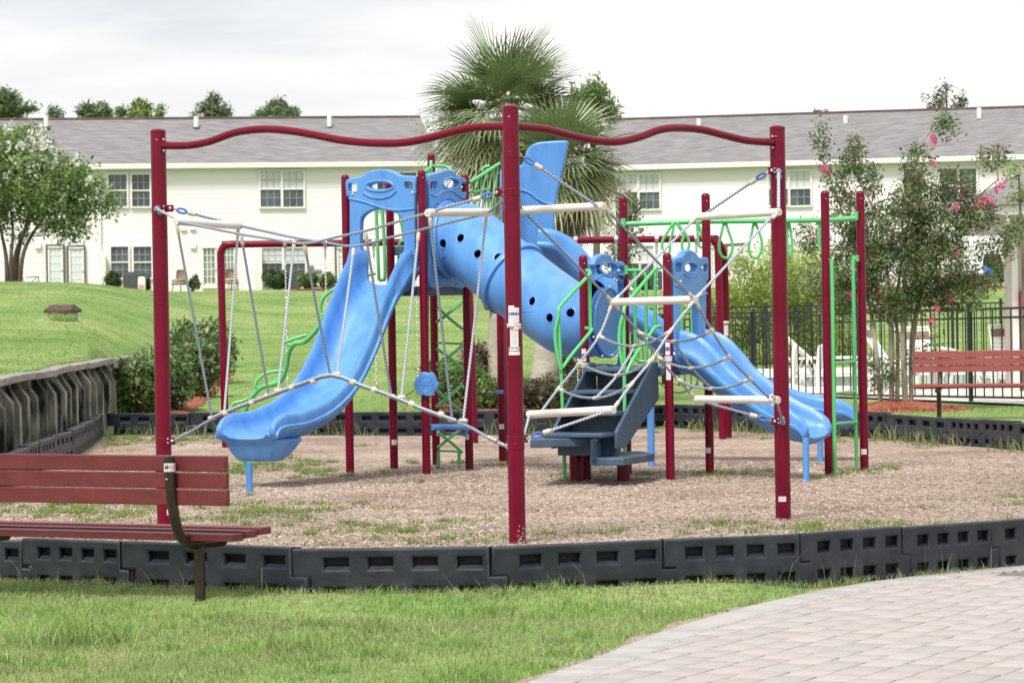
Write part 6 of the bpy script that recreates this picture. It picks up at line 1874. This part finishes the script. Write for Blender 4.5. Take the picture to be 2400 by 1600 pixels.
WIL = [(0.30, 0.40, 0.09), (0.37, 0.46, 0.12), (0.24, 0.34, 0.075), (0.43, 0.50, 0.16)]
soft_tree(1765, 86, 585, 880, 2.1, 'bright lime-green feathery tree beyond the pool, left one', WIL, 15000, .10, 'willow_tree', 'lime-green trees beyond the pool')
soft_tree(1860, 88, 600, 880, 2.1, 'bright lime-green feathery tree beyond the pool behind the right net post', WIL, 15000, .10, 'willow_tree', 'lime-green trees beyond the pool')
soft_tree(1680, 90, 690, 880, 1.3, 'low lime-green feathery tree beside the far pool fence', WIL, 9000, .10, 'willow_tree', 'lime-green trees beyond the pool')
soft_tree(1945, 90, 640, 880, 1.5, 'lime-green feathery tree half hidden by the pink crepe myrtle', WIL, 10000, .10, 'willow_tree', 'lime-green trees beyond the pool')
# trees over the roofs
PIN = [(0.12, 0.18, 0.09), (0.16, 0.225, 0.12), (0.20, 0.265, 0.14)]
BRD = [(0.20, 0.29, 0.09), (0.16, 0.24, 0.07), (0.25, 0.33, 0.12)]
def roof_tree(specs, label, cols, n, leaf, px, Yt=185, name='pine_tree', spread=.13):
    st_ = FPX / Yt
    bl2 = [((*W(x, y, Yt + random.uniform(-.8, .8))[:],), (rx / st_, rx / st_ * .8, rz_ / st_)) for x, y, rx, rz_ in specs]
    b_ = on_ground(px, Yt); tk = [([b_, b_ + Vector((.1, 0, 3)), Vector((b_.x, Yt, max(c[2] for c, r in bl2)))], .16)]
    tree(name, label, b_, tk, bl2, n, leaf, cols, 'bark_dark', group='trees behind the house roofs', spread=spread, asp=.3, twig=34, shell=.35, tr=.07)
roof_tree([(5, 225, 28, 14), (28, 236, 22, 14), (20, 262, 40, 16), (70, 255, 18, 12), (-20, 250, 40, 40)], 'pine crown above the left roof at the left picture edge', PIN, 4600, .28, 20)
roof_tree([(130, 268, 14, 14)], 'small dark pine tip above the left roof', PIN, 420, .24, 130)
roof_tree([(205, 262, 24, 16), (232, 255, 18, 12), (250, 266, 12, 12), (220, 275, 30, 14)], 'round pine crown above the left roof, second from the left', PIN, 2600, .26, 222)
roof_tree([(285, 265, 10, 10), (328, 255, 18, 22), (330, 275, 26, 14), (375, 262, 8, 14)], 'lighter green leafy treetop above the left roof', BRD, 2400, .28, 328, name='leafy_tree')
roof_tree([(500, 235, 16, 10), (490, 255, 24, 10), (530, 262, 12, 16), (508, 268, 26, 12), (460, 268, 7, 6)], 'open pine crown above the left roof beside a vent pipe', PIN, 1700, .26, 505)
roof_tree([(650, 250, 20, 12), (635, 265, 24, 10), (685, 266, 16, 8), (610, 272, 14, 6), (665, 272, 30, 10)], 'wide low pine crown above the left roof, nearest the palms', PIN, 2300, .26, 655)
roof_tree([(2222, 200, 12, 16), (2250, 215, 8, 14), (2200, 220, 12, 14), (2165, 232, 7, 8), (2225, 240, 34, 16), (2190, 252, 16, 10), (2255, 240, 10, 14)], 'thin brown-tipped treetop above the right roof', [(.10, .10, .05), (.09, .075, .04), (.07, .10, .04)], 750, .22, 2225, name='leafy_tree')
roof_tree([(1916, 262, 4, 8), (1934, 262, 4, 10)], 'two small brown tips above the right roof', [(.13, .085, .04)], 90, .2, 1925, name='leafy_tree', spread=.08)
roof_tree([(1395, 215, 22, 20), (1410, 250, 28, 26), (1370, 270, 30, 28), (1430, 275, 16, 12), (1360, 230, 16, 20)], 'leafy green tree right of the palm tops, above the right roof gap', [(.15, .23, .075), (.19, .28, .10), (.12, .19, .06)], 3000, .2, 1395, Yt=120, name='leafy_tree', spread=.16)
soft_tree(1450, 64, 385, 720, .95, 'slim leafy tree behind the palms beside the right house', [(.07, .115, .035), (.10, .15, .045), (.055, .09, .03)], 4200, .065, 'leafy_tree', asp=.5, spread=.09)
soft_tree(2392, 59, 395, 480, .5, 'pale feathery tree top over the pavilion roof', LIM, 500, .07, 'leafy_tree', spread=.07, twig=10)

# cabbage palms
def palm(label, base, top, nleaf, pet, bl, skirt, seed, dead=10, girth=.17, sprays=()):
    rs_ = random.Random(seed)
    t = thing('palm_tree', label, 'palm tree', base)
    ax = [base - Vector((0, 0, .1)), base.lerp(top, .35) + Vector((.04, 0, 0)), base.lerp(top, .7), top]
    P = catmull(ax, 8); k = len(P)
    mb_ = MB(); mb_.tube(P, [girth * (1.12 - .15 * i / k + .035 * math.sin(i * 2.3)) for i in range(k)], 14); mb_.build('trunk', 'bark_palm', t)
    VV, FF_, TT = [], [], []
    def fan(dirv, plen, blen, col, droop, width, nseg=24, tipc=None):
        dirv = dirv.normalized()
        side = dirv.cross(Vector((0, 0, 1)))
        side = side.normalized() if side.length > 1e-3 else Vector((1, 0, 0))
        up = side.cross(dirv).normalized()
        base_ = top + dirv * .10
        plen = plen * rs_.uniform(.6, 1.15); hub = base_ + dirv * plen + Vector((0, 0, -.10 * plen * (1 - dirv.z)))
        # petiole
        i0 = len(VV)
        for q in (base_, hub):
            for s_ in (-1, 1): VV.append(q + side * s_ * .014); TT.append(col)
        FF_.append((i0, i0 + 1, i0 + 3, i0 + 2))
        hd = (dirv + Vector((0, 0, -.25 * droop))).normalized(); up2 = side.cross(hd).normalized()
        roll_ = rs_.uniform(-.5, .5); sd_ = side * math.cos(roll_) + up2 * math.sin(roll_); up2 = up2 * math.cos(roll_) - side * math.sin(roll_)
        for i in range(nseg):
            a = (i / (nseg - 1) - .5) * width
            d1 = (hd * math.cos(a) + sd_ * math.sin(a) + up2 * (.18 * abs(a) - .05)).normalized()
            ln = blen * (1 - .22 * (abs(a) / (width / 2)) ** 2) * rs_.uniform(.86, 1.06)
            wv = d1.cross(up2).normalized() * (.021 * (1 if i % 2 else .8))
            v_ = rs_.uniform(.82, 1.15); c0_ = tuple(c * v_ for c in col)
            tcx = tuple((c * .4 + q * .6) for c, q in zip(c0_, tipc or (.19, .17, .075)))
            pts = [hub, hub + d1 * ln * .38 + up2 * .02, hub + d1 * ln * .74 + Vector((0, 0, -.05 * droop * ln)), hub + d1 * ln + Vector((0, 0, -.22 * droop * ln))]
            wd = (.25, 1.0, .72, .06); i0 = len(VV)
            for q, w2, cc in zip(pts, wd, (c0_, c0_, c0_, tcx)):
                VV.append(q - wv * w2 + up2 * .004); VV.append(q + wv * w2 + up2 * .004); TT.extend([cc, cc])
            for j in range(3): FF_.append((i0 + 2 * j, i0 + 2 * j + 1, i0 + 2 * j + 3, i0 + 2 * j + 2))
    ga = math.pi * (3 - 5 ** .5)
    for i in range(nleaf):
        f = (i + .5) / nleaf
        el = math.asin(max(-1, min(1, 1.0 - 1.72 * f))); az = i * ga + rs_.uniform(-.2, .2)
        d = Vector((math.cos(az) * math.cos(el), math.sin(az) * math.cos(el), math.sin(el)))
        g0_ = (.165, .225, .10) if f < .55 else (.19, .245, .115)
        if f > .8: g0_ = (.25, .27, .14)
        fan(d, pet * rs_.uniform(.8, 1.12), bl * rs_.uniform(.88, 1.08), tuple(c * (kv_ := rs_.uniform(.5, 1.5)) if q_ == 0 else c * kv_ for q_, c in enumerate(g0_)), .25 + 1.0 * f, rad(rs_.uniform(125, 185)))
    big_mesh('crown', np.array([tuple(v) for v in VV]), np.array(FF_).ravel(), np.full(len(FF_), 4), np.array(TT), 'frond', t, base)
    VV.clear(); FF_.clear(); TT.clear()
    for i in range(dead):
        az = skirt[0] + rs_.uniform(-skirt[1], skirt[1]); el = rad(rs_.uniform(-80, -52)); d = Vector((math.cos(az) * math.cos(el), math.sin(az) * math.cos(el), math.sin(el)))
        fan(d, pet * .5, bl * rs_.uniform(.75, .95), rs_.choice([(.26, .20, .13), (.19, .135, .095), (.31, .25, .17)]), 1.4, rad(rs_.uniform(70, 120)), 20, (.25, .19, .13))
    if dead: big_mesh('dead_fronds', np.array([tuple(v) for v in VV]), np.array(FF_).ravel(), np.full(len(FF_), 4), np.array(TT), 'leaf', t, base)
    # pale flower sprays
    n_ = 170; C_ = []
    for e_ in sprays:
        d = e_ - top; L_ = d.length; d = d / L_
        for q in range(n_):
            tt = (q / n_) ** .7; w2 = .05 + .22 * tt
            C_.append(tuple(top + d * L_ * (.25 + .75 * tt) + Vector((rs_.gauss(0, w2 * .62), rs_.gauss(0, w2 * .5), rs_.gauss(.25 * math.sin(math.pi * tt), w2 * .62)))))
    V_, F_, S_ = leaf_arrays(np.array(C_), .075, .2, .25); big_mesh('flower_sprays', V_, F_, S_, pick_tint(len(C_), [(.52, .52, .30), (.60, .57, .36), (.43, .46, .23)], .15), 'petal', t, base)
    return t
b1_ = on_ground(1158, 56.5); palm('tall cabbage palm behind the centre post, its crown highest in the picture', b1_, W(1180, 275, 56.5), 62, .66, 1.06, (2.9, 1.0), 3, 12, sprays=[W(x, y, d_) for x, y, d_ in ((1000, 330, 56.6), (1040, 330, 56.4), (985, 310, 56.9), (1150, 275, 55.6), (1010, 380, 56.6))])
b2_ = on_ground(1262, 54.5); palm('shorter cabbage palm with brown hanging fronds right of the blue slide hood', b2_, W(1312, 392, 55.0), 48, .46, .95, (-1.0, .9), 8, 18, .19, sprays=[W(x, y, d_) for x, y, d_ in ((1390, 325, 55.6), (1345, 300, 55.4), (1425, 345, 55.6))])
# cut leaf base left on the taller palm's trunk
mb = MB(); q = W(1140, 690, 56.3); mb.tube(catmull([W(1150, 720, 56.4), W(1140, 700, 56.35), W(1132, 688, 56.3)], 4), [.10, .10, .09, .09, .085, .08, .07, .06, .05], 10)
mb.build('leaf_stub', 'bark_dark', bpy.data.objects['palm_tree'])

# ------------------------------------------------------------------ grass, weeds and loose chips
def blades(name, X, Yv, Z, hgt, wid, cols, label, lean=.45, var=.2, tipbright=1.25, dry=0.0, patch=None):
    n = len(X)
    if n == 0: return
    az = RNG.uniform(0, 2 * math.pi, n); ln = hgt * (1 + .35 * RNG.normal(size=n)).clip(.35, 2.0); le = lean * RNG.uniform(.1, 1.4, n)
    dx, dy = np.cos(az), np.sin(az); fa = RNG.uniform(0, 2 * math.pi, n); wx, wy = np.cos(fa) * wid, np.sin(fa) * wid
    base = np.stack([X, Yv, Z], 1)
    rows = []
    for t, w_ in ((0, 1), (.5, .85), (1, .0)):
        c = base + np.stack([dx * ln * le * t * t, dy * ln * le * t * t, ln * t * (1 - .25 * le * t)], 1)
        if w_ > 0:
            rows += [c - np.stack([wx, wy, 0 * wx], 1) * w_, c + np.stack([wx, wy, 0 * wx], 1) * w_]
        else: rows.append(c)
    V = np.stack(rows, 1).reshape(-1, 3)
    i0 = np.arange(n)[:, None] * 5
    F = np.concatenate([i0 + np.array([[0, 1, 3, 2]]), i0 + np.array([[2, 3, 4]])], 1).ravel()
    Sz = np.tile([4, 3], n)
    cols = np.array(cols); c = cols[RNG.integers(0, len(cols), n)] * (1 + var * RNG.normal(size=(n, 1))).clip(.5, 1.6)
    if patch is not None:      # paler, straw-coloured areas and darker green ones
        f_ = np.clip((patch - .35) / .35, 0, 1)[:, None]; c = c * (1.12 - .42 * f_) ; g_ = np.clip((.42 - patch) / .22, 0, 1)[:, None] * .6; c = c * (1 - g_) + np.array([.37, .36, .22]) * RNG.uniform(.75, 1.1, (n, 1)) * g_
    if dry > 0:
        dm = RNG.uniform(size=n) < dry; c[dm] = np.array([.30, .25, .13]) * RNG.uniform(.7, 1.2, (dm.sum(), 1))
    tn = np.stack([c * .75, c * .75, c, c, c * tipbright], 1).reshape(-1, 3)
    o_ = big_mesh(name, V, F, Sz, tn, 'blade'); tag(o_, label, 'grass', kind='stuff')
    return o_
def vnoise(x, y, sc, seed):
    """smooth value noise for patchiness"""
    r_ = np.random.default_rng(seed); g_ = r_.uniform(size=(64, 64)); x = np.asarray(x) * sc + 31; y = np.asarray(y) * sc + 17
    xi, yi = np.floor(x).astype(int), np.floor(y).astype(int); fx, fy = x - xi, y - yi; fx, fy = fx * fx * (3 - 2 * fx), fy * fy * (3 - 2 * fy)
    q = lambda a, b_: g_[a % 64, b_ % 64]
    return (q(xi, yi) * (1 - fx) + q(xi + 1, yi) * fx) * (1 - fy) + (q(xi, yi + 1) * (1 - fx) + q(xi + 1, yi + 1) * fx) * fy
LG = [(0.24, 0.36, 0.115), (0.295, 0.41, 0.14), (0.35, 0.435, 0.19), (0.185, 0.30, 0.09), (0.40, 0.43, 0.23)]
fpoly_off = [tuple(q + np.array([-.035, .045])) for q in pe]
fpoly = np.array([(-4.2, 15.2)] + [(p.x, p.y - .02) for p in front_pts] + [(4.6, 23.2)] + [tuple(q) for q in pe[::-1] if q[1] > 15.2])
n = 175000
X, Yv = RNG.uniform(-3.6, 4.2, n), RNG.uniform(15.3, 24.0, n)
k = inside(X, Yv, fpoly); X, Yv = X[k], Yv[k]
ed_ = edge_dist(X, Yv, pe, False); k = RNG.uniform(size=len(X)) < .12 + .88 * sst(.0, .16, ed_ - .05 * vnoise(X, Yv, 6, 44)); X, Yv = X[k], Yv[k]
pn = vnoise(X, Yv, 1.6, 1) * .6 + vnoise(X, Yv, 4.2, 2) * .4
k = RNG.uniform(size=len(X)) < (.55 + .6 * pn); X, Yv, pn = X[k], Yv[k], pn[k]
tall = vnoise(X, Yv, 2.6, 5) > .72
k1 = ~tall
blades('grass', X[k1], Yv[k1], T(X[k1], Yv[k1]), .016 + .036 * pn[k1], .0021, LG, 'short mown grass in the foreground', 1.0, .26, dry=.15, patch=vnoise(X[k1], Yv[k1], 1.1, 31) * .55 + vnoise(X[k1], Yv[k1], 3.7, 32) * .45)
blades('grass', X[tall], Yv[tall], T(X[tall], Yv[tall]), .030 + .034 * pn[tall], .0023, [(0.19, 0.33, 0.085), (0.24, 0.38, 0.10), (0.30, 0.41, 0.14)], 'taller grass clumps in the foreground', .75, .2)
# edge weeds along the front border, and a few seed stalks
ex_, ey_ = [], []
for a, b_ in zip(front_pts[:-1], front_pts[1:]):
    d = Vector((b_.x - a.x, b_.y - a.y, 0)); m_ = int(d.length * 420); t = RNG.uniform(0, 1, m_)
    nrm = Vector((d.y, -d.x, 0)).normalized(); off = np.abs(RNG.normal(0, .06, m_)) + .012
    ex_.append(a.x + d.x * t + nrm.x * off); ey_.append(a.y + d.y * t + nrm.y * off)
ex_, ey_ = np.concatenate(ex_), np.concatenate(ey_); dens = vnoise(ex_, ey_, 2.2, 9); k = RNG.uniform(size=len(ex_)) < dens * 1.1; ex_, ey_ = ex_[k], ey_[k]
blades('grass', ex_, ey_, T(ex_, ey_) * .8, .052, .0024, LG, 'grass growing against the front border timbers', .7, .22, dry=.1)
k = RNG.uniform(size=len(ex_)) < .05
blades('seed_stalks', ex_[k], ey_[k], T(ex_[k], ey_[k]) * .8, .17, .0030, [(.24, .20, .10), (.2, .22, .09), (.16, .22, .07)], 'thin dry seed stalks at the border foot', .5, .2)
rt_ = [(random.uniform(-50, 2000), random.uniform(1385, 1600), random.uniform(.04, .085), random.uniform(.04, .10), random.randint(30, 90)) for _ in range(60)]
TX, TY, TH = [], [], []
for px, py, h_, sp_, m_ in rt_ + [(1590, 1352, .20, .12, 170), (560, 1370, .17, .2, 40), (350, 1355, .22, .06, 10), (760, 1372, .14, .25, 60), (170, 1512, .17, .22, 420), (700, 1530, .13, .16, 200)]:
    p = G(px, py); TX.append(RNG.normal(p.x, sp_, m_)); TY.append(RNG.normal(p.y, sp_ * .7, m_)); TH.append(np.full(m_, h_))
TX, TY, TH = np.concatenate(TX), np.concatenate(TY), np.concatenate(TH); k = inside(TX, TY, fpoly)
blades('tall_grass', TX[k], TY[k], T(TX[k], TY[k]), TH[k], .0027, [(.20, .35, .085), (.25, .40, .11), (.35, .37, .18), (.16, .29, .07)], 'taller grass tufts standing out of the lawn', .95, .22)
# weeds in the playground
wx_, wy_ = [], []
for px, py, sx_, sy_, m_ in ((660, 1200, .35, .5, 500), (860, 1245, .45, .35, 350), (980, 1232, .3, .3, 120), (570, 1100, .4, .5, 420), (690, 1110, .5, .5, 420), (640, 1085, .5, .5, 300), (300, 1030, .9, 1.6, 1500), (450, 1020, 1.1, 1.5, 1300), (250, 1180, .8, 1.0, 900), (120, 1200, .8, .8, 900), (400, 1220, .5, .5, 250), (1690, 1112, .35, .3, 200), (2020, 1103, .2, .3, 160),
                            (1960, 1118, .15, .2, 60), (1790, 1105, .08, .12, 60), (2050, 1240, .4, .3, 260), (1940, 1245, .15, .2, 110), (1740, 1240, .3, .25, 130), (1290, 1252, .08, .1, 50), (1420, 1252, .06, .1, 40), (1680, 1230, .15, .15, 60), (2350, 1180, .4, .4, 160), (2340, 1230, .2, .25, 120), (1500, 1115, .2, .3, 60), (1550, 1000, .5, 1.2, 400), (1780, 1000, .6, 1.0, 420),
                            (850, 985, 1.4, 2.0, 1600), (600, 985, 1.2, 1.8, 1300), (1080, 990, 1.0, 1.6, 900), (1240, 995, .6, 1.2, 500), (2150, 1018, 1.2, 1.0, 900), (2300, 1030, .8, .9, 500), (1050, 1085, .3, .3, 60), (990, 1130, .06, .1, 40), (1340, 1112, .2, .2, 50), (1180, 1090, .1, .2, 60), (930, 1275, .5, .12, 120), (1000, 1262, .3, .12, 70)):
    p = G(px, py); q_ = max(3, m_ // 16); cx_, cy_ = RNG.normal(p.x, sx_, q_), RNG.normal(p.y, sy_ * 1.25, q_); m_ = int(m_ * .55); id_ = RNG.integers(0, q_, m_)
    sd_ = RNG.uniform(.02, .13, q_)[id_]; wx_.append(cx_[id_] + RNG.normal(0, 1, m_) * sd_); wy_.append(cy_[id_] + RNG.normal(0, 1, m_) * sd_ * 1.2)
wx_, wy_ = np.concatenate(wx_), np.concatenate(wy_); k = inside(wx_, wy_) & (edge_dist(wx_, wy_) > .14); wx_, wy_ = wx_[k], wy_[k]
wx_ = np.repeat(wx_, 6) + RNG.normal(0, .025, len(wx_) * 6); wy_ = np.repeat(wy_, 6) + RNG.normal(0, .03, len(wy_) * 6)
blades('weeds', wx_, wy_, np.full(len(wx_), .005), .042, .0036, [(.17, .29, .06), (.21, .33, .08), (.14, .24, .05), (.26, .31, .11)], 'weeds and grass patches growing through the wood chips', .9, .22, dry=.12)
bx_, by_ = [], []
for a, b_ in list(zip(back_pts[:-1], back_pts[1:])) + list(zip(right_pts[:-1], right_pts[1:])):
    d = Vector((b_.x - a.x, b_.y - a.y, 0)); m_ = int(d.length * 60); t = RNG.uniform(0, 1, m_); off = np.abs(RNG.normal(0, .22, m_)) + .06; nrm = Vector((d.y, -d.x, 0)).normalized()
    bx_.append(a.x + d.x * t + nrm.x * off); by_.append(a.y + d.y * t + nrm.y * off)
bx_, by_ = np.concatenate(bx_), np.concatenate(by_); k = vnoise(bx_, by_, .9, 21) > .35; bx_, by_ = bx_[k], by_[k]
blades('weeds', bx_, by_, np.zeros(len(bx_)), .17, .006, [(.17, .27, .07), (.24, .31, .11), (.3, .3, .15)], 'tall weeds along the back border', .6, .2, dry=.15)
# rougher turf on the bank and back lawn
n = 150000
Yv = 34 + 100 * RNG.uniform(size=n) ** 1.25; X = RNG.uniform(-1, 1, n) * (Yv * .16)
k = (~inside(X, Yv)) & (Yv < 134) & ~((X > 2.4) & (Yv > 52) & (Yv < 81)) & ~((X > wall_x(Yv) - .12) & (X < wall_x(Yv) + .4) & (Yv < 51.6)) & ((Yv > 48) | (X < wall_x(Yv)))
X, Yv = X[k], Yv[k]; zt_ = T(X, Yv)
blades('lawn_turf', X, Yv, zt_ - .005, .026 + .022 * vnoise(X, Yv, .5, 4), .006, [(0.23, 0.35, 0.11), (0.275, 0.385, 0.13), (0.33, 0.405, 0.17), (.20, .32, .095)], 'uneven turf on the bank and back lawn', .9, .18)
# longer grass round the hatch on the bank
qx = bx.x + RNG.uniform(-.62, .12, 900) * k_; qy = bx.y - .02 - np.abs(RNG.normal(0, .12, 900)); blades('tall_grass', qx, qy, T(qx, qy), .12, .006, [(0.36, 0.50, 0.17), (0.42, 0.54, 0.21), (.32, .46, .15)], 'longer grass in front of the utility box', .6, .15)
# loose wood chips
n = 140000
Yv = 21.0 + 17 * RNG.uniform(size=n) ** 1.5; X = RNG.uniform(-1, 1, n) * (Yv * .158)
k = inside(X, Yv) & (edge_dist(X, Yv) > .11); X, Yv = X[k], Yv[k]
n = len(X); az = RNG.uniform(0, math.pi, n); ln = RNG.uniform(.010, .034, n); wd = RNG.uniform(.003, .008, n); tl = RNG.normal(0, .28, n)
c = np.stack([X, Yv, .008 + RNG.uniform(.002, .012, n)], 1); du = np.stack([np.cos(az) * np.cos(tl), np.sin(az) * np.cos(tl), np.sin(tl)], 1) * ln[:, None] / 2; dv = np.stack([-np.sin(az), np.cos(az), RNG.normal(0, .35, n)], 1) * wd[:, None] / 2
V = np.stack([c - du - dv, c + du - dv, c + du + dv, c - du + dv], 1).reshape(-1, 3)
pn = vnoise(X, Yv, .45, 12) * .6 + vnoise(X, Yv * .6, 1.7, 13) * .4
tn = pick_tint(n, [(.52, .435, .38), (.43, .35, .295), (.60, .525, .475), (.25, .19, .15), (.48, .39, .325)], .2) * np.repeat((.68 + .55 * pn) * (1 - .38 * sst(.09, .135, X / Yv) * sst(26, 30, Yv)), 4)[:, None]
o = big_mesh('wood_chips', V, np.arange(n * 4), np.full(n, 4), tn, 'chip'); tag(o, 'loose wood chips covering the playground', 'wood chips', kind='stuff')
# small round-leaved weed by the border joint
p = G(2140, 1322); P = np.array([p.x, p.y, .07]) + RNG.normal(size=(46, 3)) * np.array([.07, .04, .05]); P[:, 2] = P[:, 2].clip(.015)
wd_ = thing('weed_plant', 'small round-leaved weed at a front border joint', 'weed', Vector((p.x, p.y, 0)))
V, F, Sz = leaf_arrays(P, .045, .6, .9); big_mesh('leaves', V, F, Sz, pick_tint(len(P), [(.07, .15, .04), (.10, .19, .06)], .15), 'leaf', wd_, (p.x, p.y, 0))
mb = MB()
for i in range(8): mb.tube([Vector((p.x + random.uniform(-.02, .02), p.y, 0)), Vector(P[i])], .002, 5)
mb.build('stem', mat('weed_stem', (.10, .16, .05), None), wd_)
